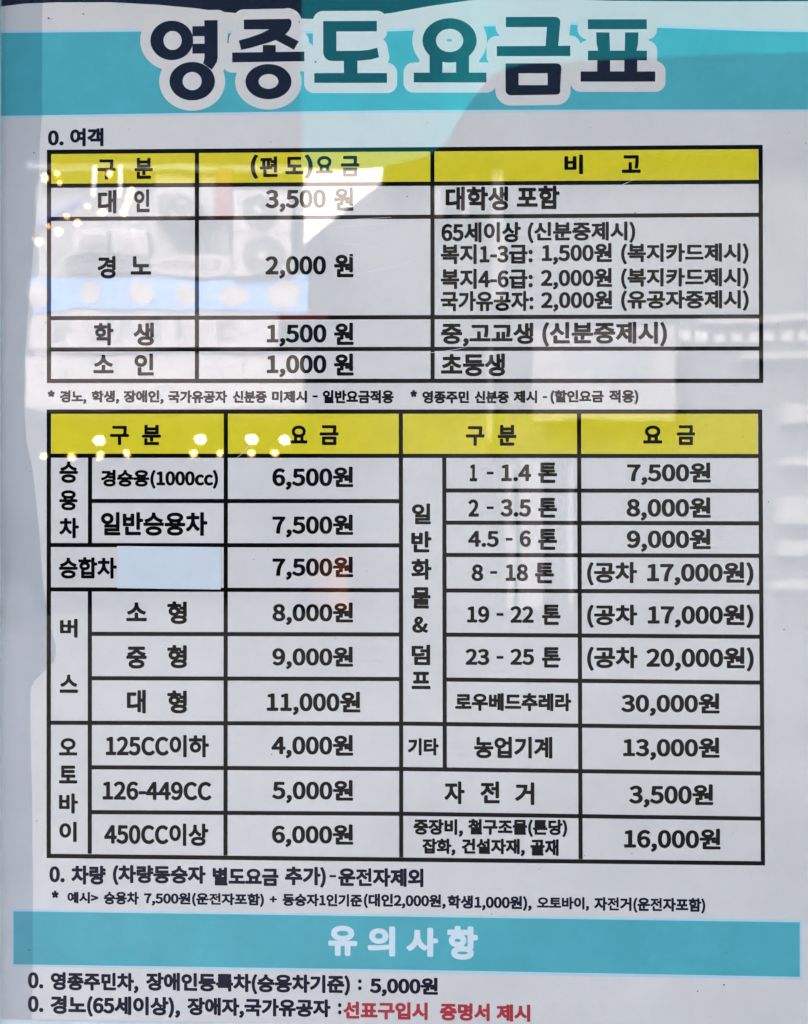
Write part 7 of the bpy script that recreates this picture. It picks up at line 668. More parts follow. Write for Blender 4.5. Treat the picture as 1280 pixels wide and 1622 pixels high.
# --- vehicle fares
t2 = ring('vehicle_fare_table', [(74, 648.6), (1207.5, 648.6), (1212, 1371), (73.8, 1359.2)], 6.8, BLACK, poster, K2)
tag(t2, 'lower table of vehicle fares')
for (xa, xb) in ((80, 357.5), (357.5, 635), (635, 917), (917, 1201)):
    flat('header_cell', [[(xa + 1, 655), (xb - 1, 655), (xb - 1, 721), (xa + 1, 721)]], YELLOW, t2, K1)
for h in ((80, 721.8, 1201.3, 722.3), (145.7, 793.5, 632, 793.8), (80, 863.3, 632, 863.9), (80, 933.6, 632, 934.9), (145.7, 1004, 632, 1005), (145.6, 1074.3, 632.2, 1075.6), (80, 1144.8, 632.3, 1146.5), (145.6, 1215.4, 632.4, 1218), (145.5, 1286.4, 632.5, 1289.1),
          (707, 776.9, 1202, 777.4), (707, 827.9, 1202.3, 829), (707, 879, 1202.6, 880.4), (707, 935.3, 1203, 937.5), (707, 1005.3, 1203.4, 1008.6), (707, 1076.4, 1203.8, 1081.2), (638.5, 1146.2, 1204.2, 1152.7), (638.5, 1218, 1204.6, 1225.2), (638.5, 1289, 1205.1, 1296.7)):
    hline(*h, t2)
for v in ((142.7, 724, 142.5, 863), (142.4, 934, 142.2, 1352.5), (357.8, 655, 357.2, 1355), (635, 655, 635.6, 1358), (703.8, 724, 704.6, 1219), (917.2, 655, 919.8, 1361)):
    vline(*v, t2)
T2 = [('구', 174.5, 674.5, 204.5, 705), ('분', 225, 673, 255, 705), ('요', 459.7, 674, 487, 702.5), ('금', 506.5, 673.5, 536.5, 705), ('구', 738, 675, 767.5, 706), ('분', 788.5, 673, 818, 706), ('요', 1019, 674, 1049, 702.5), ('금', 1072, 673.5, 1101, 705),
 ('승', 94, 731, 123.5, 765), ('용', 94, 776.5, 123, 808.5), ('차', 94, 820, 125, 852.5), ('경승용(1000cc)', 160, 744, 345.5, 774), ('일반승용차', 160, 811, 328.5, 848.5), ('6,500원', 431.5, 739, 559.5, 776), ('7,500원', 431.5, 815, 559.5, 851.5), ('7,500원', 431.5, 881.5, 559.5, 918.5),
 ('승합차', 93.5, 882.5, 185, 916.5), ('버', 95, 980, 123, 1010), ('스', 94.5, 1068.5, 123.5, 1097.5), ('소', 200, 954, 232.5, 984), ('형', 265, 952.5, 296, 988.5), ('8,000원', 431.5, 954, 559.5, 990), ('중', 200, 1024, 232.5, 1059), ('형', 265, 1021.5, 296, 1058.5), ('9,000원', 431.5, 1024, 559.5, 1060),
 ('대', 201, 1092.5, 231, 1130), ('형', 265, 1093.5, 296, 1130), ('11,000원', 422.5, 1095, 571, 1132.5), ('오', 93.5, 1169, 122.5, 1196.5), ('토', 93.5, 1212.5, 122.5, 1241), ('바', 93.5, 1256.5, 123.5, 1288.5), ('이', 94, 1301.5, 121.5, 1333.5),
 ('125CC이하', 167.5, 1163.5, 331, 1199), ('126-449CC', 162.5, 1237.5, 335, 1267), ('450CC이상', 165, 1303.5, 330, 1339), ('4,000원', 430, 1163.5, 559.5, 1201), ('5,000원', 431, 1235, 559.5, 1272), ('6,000원', 431, 1305, 559.5, 1341.5),
 ('일', 652.5, 797.5, 682.5, 830.5), ('반', 651.5, 841.5, 683.5, 875), ('화', 651.5, 885, 683.5, 918.5), ('물', 652, 930, 682, 964), ('&', 653, 976.5, 678, 1002.5), ('덤', 652, 1021, 681.5, 1053.5), ('프', 652, 1064, 682, 1091.5),
 ('1', 744, 735.5, 756, 762.5), ('-', 771, 747, 782, 751.5), ('1.4', 794, 735.5, 841.5, 762.5), ('톤', 852.5, 732.5, 882.5, 765), ('7,500원', 993.5, 732.5, 1126, 768.5),
 ('2', 742, 791, 758.5, 818.5), ('-', 771, 802, 782, 806.5), ('3.5', 793, 790.5, 841, 818.5), ('톤', 852.5, 788.5, 882.5, 820), ('8,000원', 992.5, 787.5, 1126, 824.5),
 ('4.5', 741.5, 841, 790, 866.5), ('-', 801, 852, 812, 856.5), ('6', 823.5, 840, 841, 866.5), ('톤', 852.5, 837.5, 882.5, 871), ('9,000원', 993, 837.5, 1126, 874),
 ('8', 747, 894, 765.5, 920.5), ('-', 776.5, 904.5, 787.5, 909), ('18', 801, 893.5, 836.5, 920.5), ('톤', 847.5, 891, 877.5, 924), ('(공차', 930, 890, 1009, 927.5), ('17,000원)', 1025, 890, 1193.5, 927.5),
 ('19', 740, 960, 775, 986.5), ('-', 786.5, 971, 797.5, 975.5), ('22', 808.5, 960, 845.5, 986.5), ('톤', 858.5, 957.5, 888, 990), ('(공차', 930, 957.5, 1009.5, 994.5), ('17,000원)', 1026, 957, 1193.5, 994.5),
 ('23', 737.5, 1027.5, 775, 1053.5), ('-', 786.5, 1039, 797.5, 1043.5), ('25', 808.5, 1027.5, 846, 1053.5), ('톤', 858.5, 1025, 888, 1057.5), ('(공차', 930, 1024, 1010, 1062.5), ('20,000원)', 1024, 1024.5, 1194, 1063),
 ('로우베드추레라', 721, 1097.5, 905, 1126), ('30,000원', 984, 1097.5, 1140, 1134), ('기타', 646, 1169, 695, 1196.5), ('농업기계', 751, 1166.5, 875, 1201), ('13,000원', 987, 1167.5, 1140, 1204),
 ('자', 704, 1237.5, 736, 1273.5), ('전', 761, 1237.5, 791.5, 1272.5), ('거', 816, 1239, 846.5, 1275), ('3,500원', 996.5, 1241.5, 1130, 1279),
 ('중장비,', 655, 1297, 733.5, 1325), ('철구조물(톤당)', 741.5, 1297, 898.5, 1325), ('잡화,', 669, 1328, 721.5, 1355), ('건설자재,', 731.5, 1328, 831.5, 1355.5), ('골재', 840, 1329, 885, 1355.5), ('16,000원', 988.5, 1311.5, 1141.5, 1349)]
for t in T2: lettering(*t, parent=t2, F=FB if t[4] - t[2] < 31 and t[0] in ('중장비,', '철구조물(톤당)', '잡화,', '건설자재,', '골재', '로우베드추레라', '기타', '경승용(1000cc)') else FA)

# --- notes under the tables
N2 = [('0.', 78.3, 1372, 102.5, 1397.5), ('차량', 113, 1370.7, 167.5, 1401), ('(차량동승자', 178.8, 1370, 325.8, 1402), ('별도요금', 336.8, 1373.7, 441.3, 1402.5), ('추가)', 451.3, 1372.5, 516.3, 1405.5), ('-', 521.8, 1386, 532.5, 1389.5), ('운전자제외', 535.8, 1374.5, 670.8, 1404),
 ('*', 81.8, 1410.7, 93, 1422.5), ('예시>', 106.8, 1412.5, 155.8, 1430.8), ('승용차', 164.3, 1412, 220, 1432.5), ('7,500원(운전자포함)', 228, 1413, 418.3, 1434.5), ('+', 427, 1419.3, 438.8, 1429.5), ('동승자1인기준', 447.5, 1415, 573.8, 1435), ('(대인2,000원,', 576.3, 1415.3, 706.2, 1438.5), ('학생1,000원),', 708.7, 1417.7, 842.4, 1441.5), ('오토바이,', 850.7, 1420, 933.3, 1442), ('자전거(운전자포함)', 941.2, 1420.5, 1117.3, 1445),
 ('0.', 44.3, 1539.8, 68.8, 1565.5), ('영종주민차,', 80.5, 1539.5, 219.5, 1571.5), ('장애인등록차(승용차기준)', 231.3, 1540.2, 554.5, 1572.5), (':', 567, 1551, 573, 1568.5), ('5,000원', 585.8, 1547.2, 693.8, 1578),
 ('0.', 44.3, 1577.2, 68.8, 1603), ('경노(65세이상),', 80, 1576.5, 285.5, 1609.5), ('장애자,국가유공자', 296.8, 1579.7, 523.8, 1611.3), (':', 535.5, 1588.7, 541, 1606.8)]
for t in N2: lettering(*t, m=TEXTNAVY, parent=poster, F=FB)
for t in [('선표구입시', 543.8, 1586, 677.5, 1614), ('증명서', 696.8, 1588.5, 775.8, 1616.5), ('제시', 786.3, 1590.5, 840, 1618)]:
    lettering(*t, m=RED, parent=poster, F=FB)['label'] = 'dark red lettering'
for t in [('유', 520, 1466, 566, 1514), ('의', 582.5, 1467, 626, 1514.5), ('사', 644, 1469, 694, 1515), ('항', 708.5, 1466.5, 757, 1520)]:
    lettering(*t, m=WHITEINK, parent=band, F=FB)

# --- wear on the sheet, and a tint standing in for left margin shade
fm = bpy.data.materials.new('margin_shade_tint'); fm.use_nodes = True
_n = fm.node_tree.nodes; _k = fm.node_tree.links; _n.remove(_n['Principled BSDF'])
_t = _n.new('ShaderNodeBsdfTransparent'); _t.inputs[0].default_value = (0.84, 0.87, 0.90, 1)  # blue-grey tint that puts the left margin's shade into colour
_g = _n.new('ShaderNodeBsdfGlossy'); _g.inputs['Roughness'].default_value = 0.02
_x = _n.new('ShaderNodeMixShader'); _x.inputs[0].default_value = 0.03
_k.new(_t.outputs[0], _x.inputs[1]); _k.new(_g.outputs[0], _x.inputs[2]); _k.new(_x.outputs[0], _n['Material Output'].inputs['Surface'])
fo = flat('margin_shade_tint', [[(1.9, -88), (67, -88), (67, 0), (66.5, 180), (63, 230), (61, 300), (56, 350), (50, 430), (44, 500), (40, 560), (38, 640), (42, 700), (52, 745), (58, 800), (64, 860), (67, 915), (72, 950), (82, 1000), (88, 1020), (88.5, 1036), (85, 1048), (76, 1059), (64, 1069), (54, 1079), (48.5, 1092), (48, 1150), (50.5, 1250), (52, 1400), (52, 1530), (50, 1615), (0.6, 1613), (1.4, 800)]], fm, poster, 0.0002)
fo['label'] = 'greyish tint sheet standing in for shade on the left margin'
sp = []
for (x, y, r) in ((77, 29, 2.2), (81, 30, 1.2), (132, 22, 1.6), (54, 242, 1.5), (645, 311, 1.4), (430, 1195, 1.2), (46.5, 1505, 1.8), (1242, 997, 1.6), (1217, 795, 1.3), (1147, 1560, 1.8), (1105, 1570, 1.4), (500, 98, 1.6), (474, 35, 1.4), (779, 1448, 1.2), (654, 100, 1.0), (1006, 337, 1.2), (58, 1300, 1.0), (1250, 210, 0.9), (1001, 1352, 1.0)):
    k = 9
    sp.append([(x + r * random.uniform(.6, 1.2) * math.cos(6.283 * i / k), y + r * random.uniform(.5, 1.0) * math.sin(6.283 * i / k)) for i in range(k)])
rd = random.Random(11)
for _ in range(130):
    x, y, r = rd.uniform(5, 1278), rd.uniform(5, 1612), rd.choice((0.45, 0.5, 0.6, 0.75))
    sp.append([(x + r * math.cos(6.283 * i / 6), y + r * rd.uniform(.7, 1.2) * math.sin(6.283 * i / 6)) for i in range(6)])
tag(flat('specks', sp, SPECK, poster, K5 + 1e-5), kind='stuff')
flat('scuff_mark', [[(362.5, 54.5), (363.8, 55), (362.2, 62), (361.8, 68), (360.2, 68), (360.6, 60)]], SPECK, poster, K5 + 2e-5)
scr = []
def stroke(pts, w):
    up, dn = [], []
    for i, p in enumerate(pts):
        a = pts[max(i - 1, 0)]; b = pts[min(i + 1, len(pts) - 1)]
        dx, dy = b[0] - a[0], b[1] - a[1]; l = math.hypot(dx, dy) or 1
        ww = w * (0.35 + 0.65 * math.sin(math.pi * (i + .5) / len(pts)))
        up.append((p[0] - dy / l * ww / 2, p[1] + dx / l * ww / 2)); dn.append((p[0] + dy / l * ww / 2, p[1] - dx / l * ww / 2))
    return up + dn[::-1]
for (x, y, L, a, c) in ((470, 352, 150, -3, .02), (500, 362, 160, -4, -.03), (515, 380, 90, 8, .1), (600, 430, 60, -18, .1), (560, 436, 95, -14, .05), (530, 395, 60, 20, .2), (655, 760, 40, -60, .2), (790, 312, 60, 25, .2), (960, 300, 50, -20, .2), (670, 560, 70, -8, .1), (375, 725, 40, -50, .4), (1040, 1350, 30, -20, .2)):
    pts = []
    for i in range(12):
        t = i / 11 * L
        aa = math.radians(a)
        pts.append((x + t * math.cos(aa), y + t * math.sin(aa) + c * 10 * math.sin(math.pi * i / 11)))
    scr.append(stroke(pts, 0.7))
so_ = flat('fine_scratches', scr, SCR, poster, K5 + 3e-5)
tag(so_, kind='stuff')

# --- the paper patch pasted over the printing
patch = empty('paper_patch', on_sheet(267, 932, 0.0003))
tag(patch, 'blank white paper patch pasted beside the black lettering in the van row', 'sticker')
pb = patch.location
P4 = [(185.6, 865.0), (350.0, 866.6), (349.6, 933.7), (185.6, 931.6)]
NX, NY = 16, 7
gv, gf = [], []
for side in (0, 1):
    for jy in range(NY + 1):
        for ix in range(NX + 1):
            u, v = ix / NX, jy / NY
            tx = P4[0][0] * (1 - u) + P4[1][0] * u; bx_ = P4[3][0] * (1 - u) + P4[2][0] * u
            ty = P4[0][1] * (1 - u) + P4[1][1] * u; by_ = P4[3][1] * (1 - u) + P4[2][1] * u
            lift = 0.0003 + 0.00025 * max(0, u + v - 1.6) / 0.4 + 0.00004 * math.sin(9 * u + 4 * v)
            gv.append(on_sheet(tx + (bx_ - tx) * v, ty + (by_ - ty) * v, lift - 0.00016 * side) - pb)
W_ = NX + 1; H_ = W_ * (NY + 1)
for jy in range(NY):
    for ix in range(NX):
        a0 = jy * W_ + ix
        gf.append((a0, a0 + W_, a0 + W_ + 1, a0 + 1)); gf.append((H_ + a0 + 1, H_ + a0 + W_ + 1, H_ + a0 + W_, H_ + a0))
rim = [i for i in range(W_)] + [W_ * k + NX for k in range(1, NY + 1)] + [W_ * NY + i for i in range(NX - 1, -1, -1)] + [W_ * k for k in range(NY - 1, 0, -1)]
for a0, b0 in zip(rim, rim[1:] + rim[:1]): gf.append((a0, b0, H_ + b0, H_ + a0))
mesh('patch_sheet', gv, gf, CARD, patch, False)

# ================================================================== the alley that the gloss mirrors
def mk(name, rgb, **k):
    k.setdefault('spec', 0.1)
    return mat(name, rgb, **k)
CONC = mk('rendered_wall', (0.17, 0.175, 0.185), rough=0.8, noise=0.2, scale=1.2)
PALEW = mk('pale_wall', (0.21, 0.205, 0.215), rough=0.7, noise=0.1, scale=1.5)
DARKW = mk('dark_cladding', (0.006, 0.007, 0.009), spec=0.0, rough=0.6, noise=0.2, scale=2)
ASPH = mk('asphalt', (0.04, 0.04, 0.041), rough=0.9, noise=0.25, scale=3, bump=0.4, bscale=60)
GLASSD = mk('dark_window', (0.10, 0.11, 0.12), rough=0.15, noise=0.1)
WINF = mk('window_blind', (0.30, 0.30, 0.31), rough=0.5)
WHITE = mk('white_signboard', (0.22, 0.21, 0.22), rough=0.4, noise=0.03)
BLUE = mk('sky_blue_signboard', (0.09, 0.21, 0.50), rough=0.4, noise=0.03)
FOOD = mk('food_photo', (0.24, 0.23, 0.235), rough=0.5, noise=0.5, scale=6)
GREY = mk('grey_print', (0.12, 0.13, 0.15), rough=0.6)
REDS = mk('red_print', (0.12, 0.025, 0.025), rough=0.5)
ORNG = mk('orange_plastic', (0.24, 0.075, 0.03), rough=0.5)
ACW = mk('unit_casing', (0.23, 0.225, 0.235), rough=0.5, noise=0.05)
ACG = mk('fan_grille', (0.085, 0.09, 0.095), rough=0.6)
VIO = mk('violet_awning', (0.16, 0.18, 0.5), rough=0.7)
TARP = mk('teal_tarpaulin', (0.02, 0.40, 0.44), rough=0.6, noise=0.08, scale=1.5, trans=0.6)
CABLE = mk('cable', (0.02, 0.02, 0.02), rough=0.6)
WARM = mk('warm_bulb', (1.0, 0.56, 0.20), noise=0, emit=8.5)
COOL = mk('daylight_lamp', (1.0, 0.96, 0.60), noise=0, emit=9.0)
TUBE = mk('tube_lamp', (0.9, 0.95, 1.0), noise=0, emit=1.0)

def st(o, lab=None): o['kind'] = 'structure'; return o
g = MB(); g.add([(-60, -80, 0), (60, -80, 0), (60, 30, 0), (-60, 30, 0)], [(0, 1, 2, 3)])
st(g.build('ground', ASPH))

def X(px, L): return across(px, 811, L).x
def Z(py, L): return across(640, py, L).z
def slab(name, px0, px1, py0, py1, L, dep, m, parent, base):
    q = MB(base); q.box(X(px0, L), X(px1, L), -L - dep, -L, Z(py1, L), Z(py0, L)); return q.build(name, m, parent)

# ticket office wall, with unseen overhang and side wall added to cut sky light
office = empty('ticket_office', (0, 0.2, 0))
tag(office, 'ticket office wall behind the white notice board, with overhang and side wall added to block sky', 'building')
q = MB(office.location); q.box(-1.6, 4.5, 0.021, 0.3, 0.0, 3.2); q.build('wall', PALEW, office)
q = MB(office.location); q.box(-2.2, 4.5, -0.9, 0.02, 3.2, 3.35); q.build('sky_block_eave', DARKW, office)
q = MB(office.location); q.box(1.4, 1.55, -0.9, 0.02, 0, 3.2); q.build('sky_block_wing', CONC, office)

# left: two storey shop
L1 = 14.0
shop = empty('seafood_shop', (X(260, L1), -L1, 0))
tag(shop, 'two storey shop mirrored at the left of the poster behind the blue sign', 'building')
sb = shop.location
q = MB(sb); q.box(X(42, L1), X(478, L1), -L1 - 6, -L1 - 0.3, Z(650, L1), Z(262, L1)); q.build('upper_wall', CONC, shop)
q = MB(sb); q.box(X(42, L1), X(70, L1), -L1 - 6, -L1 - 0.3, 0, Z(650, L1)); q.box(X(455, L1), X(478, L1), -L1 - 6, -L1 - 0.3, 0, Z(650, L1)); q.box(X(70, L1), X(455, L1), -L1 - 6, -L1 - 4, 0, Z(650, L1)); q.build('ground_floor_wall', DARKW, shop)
slab('parapet', 40, 480, 258, 268, L1, 0.35, CONC, shop, sb)
for x0, x1 in ((114, 168), (176, 232)):
    f = slab('window', x0, x1, 360, 397, L1 + 0.22, 0.1, WINF, shop, sb)
    h = MB(sb); h.box(X(x0 + 4, L1), X(x1 - 4, L1), -L1 - 0.215, -L1 - 0.20, Z(393, L1), Z(364, L1)); h.build('pane', WHITE, f)
slab('window', 100, 236, 402, 432, L1 + 0.2, 0.1, GLASSD, shop, sb)
slab('cladding_panel', 244, 306, 268, 346, L1 + 0.1, 0.2, PALEW, shop, sb)
slab('cladding_panel', 316, 338, 268, 350, L1 + 0.1, 0.2, PALEW, shop, sb)
slab('cladding_panel', 306, 362, 352, 398, L1 + 0.2, 0.1, CONC, shop, sb)

def ac(px0, px1, py0, py1, fans, lab):
    o = empty('aircon_unit', (X((px0 + px1) / 2, L1), -L1 - 0.1, Z(py1, L1)))
    tag(o, lab, 'air conditioner', 'outdoor air conditioning units on the shop')
    slab('casing', px0, px1, py0, py1, L1 - 0.3, 0.39, ACW, o, o.location)
    for (cx, cy, r) in fans:
        c = across(cx, cy, L1 - 0.3); rr = r * 0.0100 * (L1 + .7) / 15
        f = MB(o.location)
        f.tube(c, c + Vector((0, 0.02, 0)), rr, 20); ob = f.build('fan_grille', ACG, o)
        f = MB(o.location); f.tube(c + Vector((0, 0.021, 0)), c + Vector((0, 0.04, 0)), rr * 0.25, 12); f.build('hub', ACW, ob)
ac(366, 458, 300, 366, ((410, 336, 27),), 'upper grey-white outdoor unit mirrored left of the price 3,500')
ac(366, 458, 368, 436, ((415, 404, 34),), 'lower outdoor unit with large fan mirrored left of the price 2,000')
ac(242, 304, 306, 344, ((262, 326, 15), (288, 326, 15)), 'small twin fan outdoor unit mirrored right of the top bulb string')

def sign(name, px0, px1, py0, py1, L, m, lab, cat='sign'):
    o = empty(name, (X((px0 + px1) / 2, L), -L, Z(py1, L)))
    tag(o, lab, cat)
    slab('board', px0, px1, py0, py1, L, 0.12, m, o, o.location)
    return o
bs = sign('food_sign', 46, 488, 440, 490, L1 - 0.2, BLUE, 'sky blue shop sign with six round dish photographs mirrored in the poster')
for cx, rx in ((60, 17), (146, 17), (222, 21), (295, 17), (370, 25), (449, 27)):
    c = across(cx, 467, L1 - 0.2); n = 20
    vs = [c + Vector((rx * 0.0099 * math.cos(6.283 * i / n), 0.012, 0.19 * math.sin(6.283 * i / n))) for i in range(n)]
    vb = [v - Vector((0, 0.012, 0)) for v in vs]
    f = MB(bs.location); f.add(vs + vb, [tuple(range(n - 1, -1, -1))] + [(i, (i + 1) % n, n + (i + 1) % n, n + i) for i in range(n)])
    f.build('dish_photo', FOOD, bs)
ws = sign('shop_name_sign', 44, 440, 494, 551, L1 - 0.2, WHITE, 'long white shop sign with large grey letters below the blue sign')
def fake_letters(o, spots, L, m, name='letter'):
    """Blurred sign characters: each a few thick strokes on the board."""
    for (cx, cy, w_, h_) in spots:
        q = MB(o.location); c = across(cx, cy, L)
        s = 0.0099 * (1 + L) / 15
        W, H = w_ * s / 2, h_ * s / 2; t = min(W, H) * 0.3
        for k in range(3):
            z = random.uniform(-0.8, 0.8) * H
            q.box(c.x - W, c.x + W * random.uniform(0.1, 1), c.y, c.y + 0.01 + 0.002 * k, c.z + z - t, c.z + z + t)
        xx = c.x + random.choice((-1, 1)) * W * 0.8
        q.box(xx - t, xx + t, c.y, c.y + 0.018, c.z - H, c.z + H)
        q.build(name, m, o)
fake_letters(ws, [(105, 522, 34, 38), (158, 522, 30, 38), (200, 522, 26, 38), (238, 522, 20, 40), (290, 522, 26, 34), (362, 524, 36, 30)], L1 - 0.2, GREY)
bn = sign('long_banner', 38, 482, 562, 648, L1 - 0.5, WHITE, 'long white banner with rows of small marks above the shop entrance')
mk_ = MB(bn.location)
for i in range(10):
    for j, y in enumerate((572, 590)):
        if random.random() < 0.75:
            c = across(66 + i * 40, y, L1 - 0.5); mk_.box(c.x - 0.03, c.x + 0.03, c.y, c.y + 0.006, c.z - 0.04, c.z + 0.04)
tag(mk_.build('small_print', GREY, bn), kind='stuff')
ls = sign('lettered_panel', 238, 362, 400, 434, L1 - 0.05, WHITE, 'small white lettered panel above the blue sign')
fake_letters(ls, [(262 + i * 15.5, 418, 10, 18) for i in range(6)], L1 - 0.05, GREY)
rs = sign('red_sign', 339, 364, 262, 346, L1 - 0.1, REDS, 'narrow upright red sign between two pale wall panels')
rs2 = sign('red_banner', 440, 520, 494, 505, L1 - 0.3, REDS, 'thin dark red banner beside the shop name sign')
va = empty('violet_awning', across(95, 340, L1 - 1)); tag(va, 'violet awning sloping at the upper left of the shop', 'awning')
q = MB(va.location)
p = [across(57, 352, L1 - 1), across(130, 312, L1 - 1), across(130, 322, L1 - 0.2), across(60, 362, L1 - 0.2)]
q.add(p + [v + Vector((0, 0, -0.03)) for v in p], [(0, 1, 2, 3), (7, 6, 5, 4), (0, 4, 5, 1), (1, 5, 6, 2), (2, 6, 7, 3), (3, 7, 4, 0)]); q.build('cloth', VIO, va)
# dark tall block behind the shop
q = MB((X(200, 22), -22, 0)); q.box(X(-260, 22), X(478, 22), -30, -22, 0, Z(-500, 22))
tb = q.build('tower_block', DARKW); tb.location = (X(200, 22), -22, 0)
tag(tb, 'dark tower block rising behind the two storey shop', 'building')

# string of warm bulbs and the ceiling lamps of the shop
def bulb_at(px, py, L, r, m, name, lab, cat, grp, sz=1.0):
    c = across(px, py, L)
    q = MB(c); q.ball(c, r, 12, 8, sz)
    o = empty(name, c); q.build('globe', m, o, True)
    q = MB(c); q.tube(c + Vector((0, 0, r * sz * 0.9)), c + Vector((0, 0, r * sz + 0.06)), r * 0.45, 8); q.build('cap', CABLE, o)
    tag(o, lab, cat, grp)
WB = [(70, 283, 1), (91, 276, .7), (172, 278, .9), (210, 306, .9), (207, 315, .9), (203, 325, .9), (199, 336, 1), (161, 335, .9), (121, 350, 1), (91, 364, 1), (58, 379, 1), (95, 291, .5), (139, 325, .5), (104, 341, .45), (74, 356, .45)]
WL = ['bulb just left of the upper table corner', 'bulb inside the left end of the first header cell', 'bulb over the word in the first yellow header', 'top bulb of the slanting run of four', 'second bulb down in the slanting run of four', 'third bulb down in the slanting run of four', 'bottom bulb of the slanting run of four', 'bulb over the adult row word', 'bulb on the ruled line under the adult row', 'bulb below the adult row near the table edge', 'lowest bulb, left of the upper table', 'faint bulb at the lower left of the first header', 'faint bulb left of the adult row word', 'faint bulb above the adult row line', 'faint bulb on the left table edge']
for (x, y, r), lb in zip(WB, WL): bulb_at(x, y, L1 - 2, 0.036 * r, WARM, 'warm_bulb', 'small warm ' + lb, 'light bulb', 'warm bulbs strung over the alley')
LB = [(66, 723), (115, 721), (159, 720), (205, 719), (306, 718), (349, 718), (397, 718), (435, 718)]
OR = ['first', 'second', 'third', 'fourth', 'fifth', 'sixth', 'seventh', 'eighth']
for (x, y), od in zip(LB, OR): bulb_at(x, y, L1 - 0.6, 0.040, WARM, 'warm_bulb', od + ' warm bulb from the left in the row under the lower yellow header', 'light bulb', 'warm bulbs along the shop entrance')
for (x, y), od in zip(((95, 697), (157, 698), (317, 695), (398, 696), (451, 696)), OR):
    bulb_at(x, y, L1 + 1.0, 0.075, COOL, 'round_lamp', od + ' round ceiling lamp from the left of the five on the yellow header', 'lamp', 'round ceiling lamps in the shop', 0.72)
def cable(pts, L, lab):
    P = [across(x, y, L) + Vector((0, 0, 0.1)) for x, y in pts]; q = MB(P[0])
    for a, b in zip(P, P[1:]): q.tube(a, b, 0.008, 5)
    o = q.build('cable', CABLE); o.location = P[0]; tag(o, lab, 'cable')
cable([(20, 281), (70, 283), (91, 276), (172, 278), (260, 262)], L1 - 2, 'upper cable carrying the warm bulbs')
cable([(30, 392), (58, 379), (91, 364), (121, 350), (161, 335), (199, 336), (210, 306), (235, 262)], L1 - 2, 'zigzag cable carrying the warm bulbs')
cable([(40, 724), (205, 719), (460, 718)], L1 - 0.6, 'level cable of bulbs along the shop entrance')
for x, lab in ((148, 'left one of two upright tube lamps'), (191, 'right one of two upright tube lamps')):
    q = MB(across(x, 305, L1 - 1)); q.tube(across(x, 264, L1 - 1), across(x, 310, L1 - 1), 0.02, 8)
    o = q.build('tube_lamp', TUBE); o.location = across(x, 305, L1 - 1); tag(o, lab + ' mirrored over the first header cell', 'lamp')

# teal tarpaulin hung over the middle of the alley
ed = [(478, 263), (540, 263), (605, 262), (690, 246), (735, 178), (785, 114), (900, 95), (1050, 89), (1340, 78)]
def smooth_line(P, k=5):
    out = []
    for i in range(len(P) - 1):
        p0, p1, p2, p3 = P[max(i - 1, 0)], P[i], P[i + 1], P[min(i + 2, len(P) - 1)]
        for j in range(k):
            t = j / k
            out.append(tuple(0.5 * (2 * b1 + (c - a0) * t + (2 * a0 - 5 * b1 + 4 * c - d) * t * t + (3 * b1 - a0 - 3 * c + d) * t ** 3) for a0, b1, c, d in zip(p0, p1, p2, p3)))
    return out + [P[-1]]
ed = smooth_line(ed)
lo_ = [across(x, y, 9.0) for x, y in ed]
hi_ = [Vector((p.x * 0.62 + 0.2, -5.0, 9.2)) for p in lo_]
hi_[0] = Vector((lo_[0].x * 10 / 10.0 * 0.6, -5.0, 9.2))
tp = empty('teal_tarpaulin', lo_[0]); tag(tp, 'large teal tarpaulin canopy mirrored across the title lettering', 'canopy')
q = MB(lo_[0]); nn = len(ed)
q.add(lo_ + hi_, [(i, i + 1, nn + i + 1, nn + i) for i in range(nn - 1)]); q.build('cloth', TARP, tp)

# middle and right buildings
L2 = 16.0
mid = empty('gabled_store', (X(800, L2), -L2, 0)); tag(mid, 'grey gabled store mirrored in the middle and right of the poster', 'building')
poly = [(482, 384), (600, 291), (603, 200), (1420, 40), (1420, None), (482, None)]
fr_ = [across(x, y, L2) if y is not None else Vector((X(x, L2), -L2, 0)) for x, y in poly]
bk_ = [v + Vector((0, -6, 0)) for v in fr_]; n = len(fr_)
MIDP = mk('pale_pillar', (0.16, 0.16, 0.17), rough=0.7)
MIDW = mk('store_wall', (0.055, 0.058, 0.062), rough=0.8, noise=0.2, scale=0.8)
q = MB(mid.location); q.add(fr_ + bk_, [tuple(range(n)), tuple(range(2 * n - 1, n - 1, -1))] + [(i, n + i, n + (i + 1) % n, (i + 1) % n) for i in range(n)]); q.build('wall', MIDW, mid)
rp = [(607, 290), (607, 262), (690, 243), (735, 175), (785, 110), (900, 88), (1420, 50), (1420, 236), (640, 262)]
q = MB(mid.location); f_ = [across(x, y, L2 - 0.45) for x, y in rp]; n = len(f_)
q.add(f_ + [v + Vector((0, -0.4, 0)) for v in f_], [tuple(range(n)), tuple(range(2 * n - 1, n - 1, -1))] + [(i, n + i, n + (i + 1) % n, (i + 1) % n) for i in range(n)])
q.build('roof', DARKW, mid)
for x0, x1, y0, y1 in ((778, 800, 262, 480), (690, 702, 300, 345), (730, 742, 300, 345), (770, 778, 540, 700), (822, 858, 728, 1060), (800, 812, 735, 1060), (905, 912, 738, 960)):
    slab('pillar', x0, x1, y0, y1, L2 - 0.3, 0.29, MIDP, mid, mid.location)
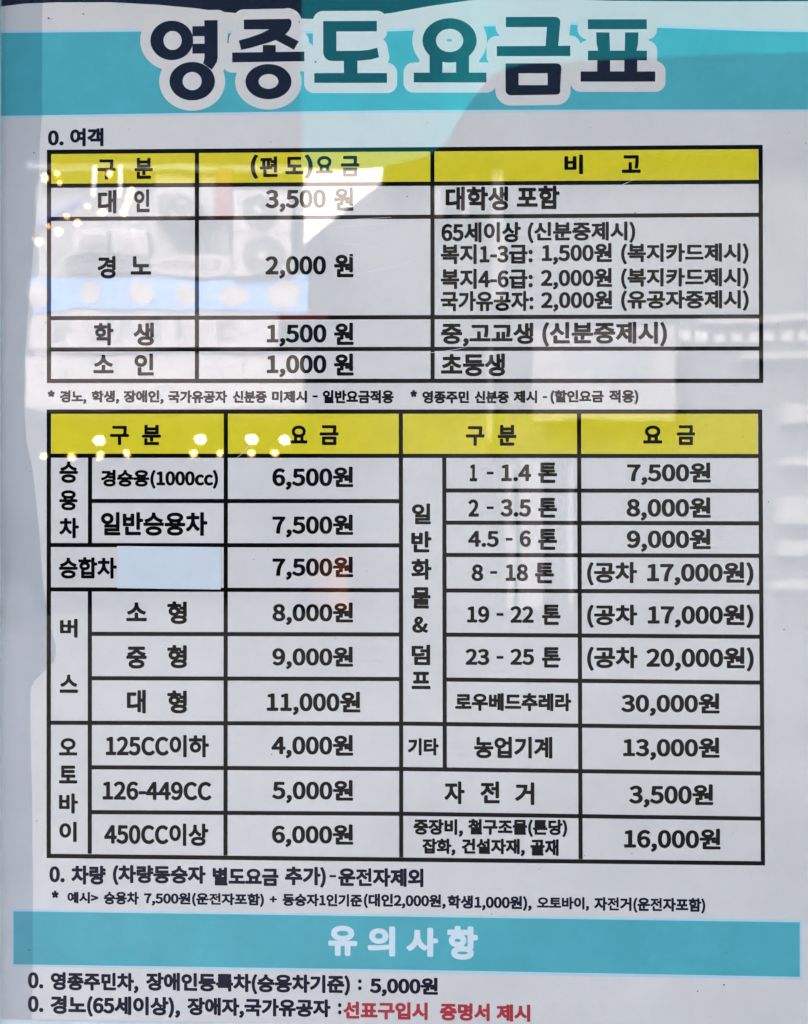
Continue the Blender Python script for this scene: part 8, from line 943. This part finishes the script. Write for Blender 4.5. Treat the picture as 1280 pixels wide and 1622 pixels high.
for x0, x1, y0, y1 in ((1118, 1300, 500, 512), (1180, 1300, 560, 570), (1245, 1300, 640, 668), (1245, 1300, 724, 738), (1240, 1300, 790, 832), (1235, 1300, 856, 878), (1228, 1300, 918, 932)):
    slab('ledge', x0, x1, y0, y1, L2 - 0.3, 0.29, MIDP, mid, mid.location)
for i in range(8):
    slab('window', 1080 + i * 27, 1096 + i * 27, 528, 544, L2 - 0.1, 0.09, WINF, mid, mid.location)
sg = sign('store_sign', 845, 1070, 520, 665, L2 - 0.5, mk('pale_signboard', (0.17, 0.17, 0.18), rough=0.5), 'wide pale sign with two big grey characters on the gabled store')
fake_letters(sg, [(925, 575, 62, 62), (1005, 575, 70, 62)], L2 - 0.5, GREY)
# white sheet added between the two roofs in place of bright sky
aw = empty('sky_gap_sheet', across(540, 384, 13.5)); tag(aw, 'white sheet in place of the bright sky gap mirrored over the price 3,500', 'awning')
q = MB(aw.location)
pw4 = [across(480, 264, 13.5), across(605, 264, 13.5), across(601, 291, 13.2), across(482, 384, 13.2)]
q.add(pw4 + [v + Vector((0, -0.02, -0.01)) for v in pw4], [(0, 1, 2, 3), (7, 6, 5, 4), (0, 4, 5, 1), (1, 5, 6, 2), (2, 6, 7, 3), (3, 7, 4, 0)])
q.build('cloth', mk('sky_gap_white', (0.86, 0.83, 0.84), rough=0.6), aw)
q = MB(aw.location); q.tube(across(481, 262, 13.6), across(606, 262, 13.6), 0.03, 8); q.build('sky_gap_rail', CABLE, aw)
wk = empty('orange_crate', (X(515, 15.2), -15.4, 0)); tag(wk, 'orange plastic crate standing by the shop corner', 'crate')
q = MB(wk.location); x0, x1, z1 = X(478, 15.2), X(553, 15.2), Z(882, 15.2)
q.box(x0, x1, -15.65, -15.60, 0.05, z1); q.box(x0, x1, -15.25, -15.2, 0.05, z1); q.box(x0, x0 + 0.05, -15.6, -15.25, 0.05, z1); q.box(x1 - 0.05, x1, -15.6, -15.25, 0.05, z1); q.box(x0, x1, -15.65, -15.2, 0, 0.05)
q.build('tub', ORNG, wk)
q = MB(wk.location); q.box(x0 - 0.03, x1 + 0.03, -15.2, -15.17, z1 - 0.06, z1); q.box(x0 - 0.03, x1 + 0.03, -15.68, -15.65, z1 - 0.06, z1); q.build('rim', ORNG, wk)
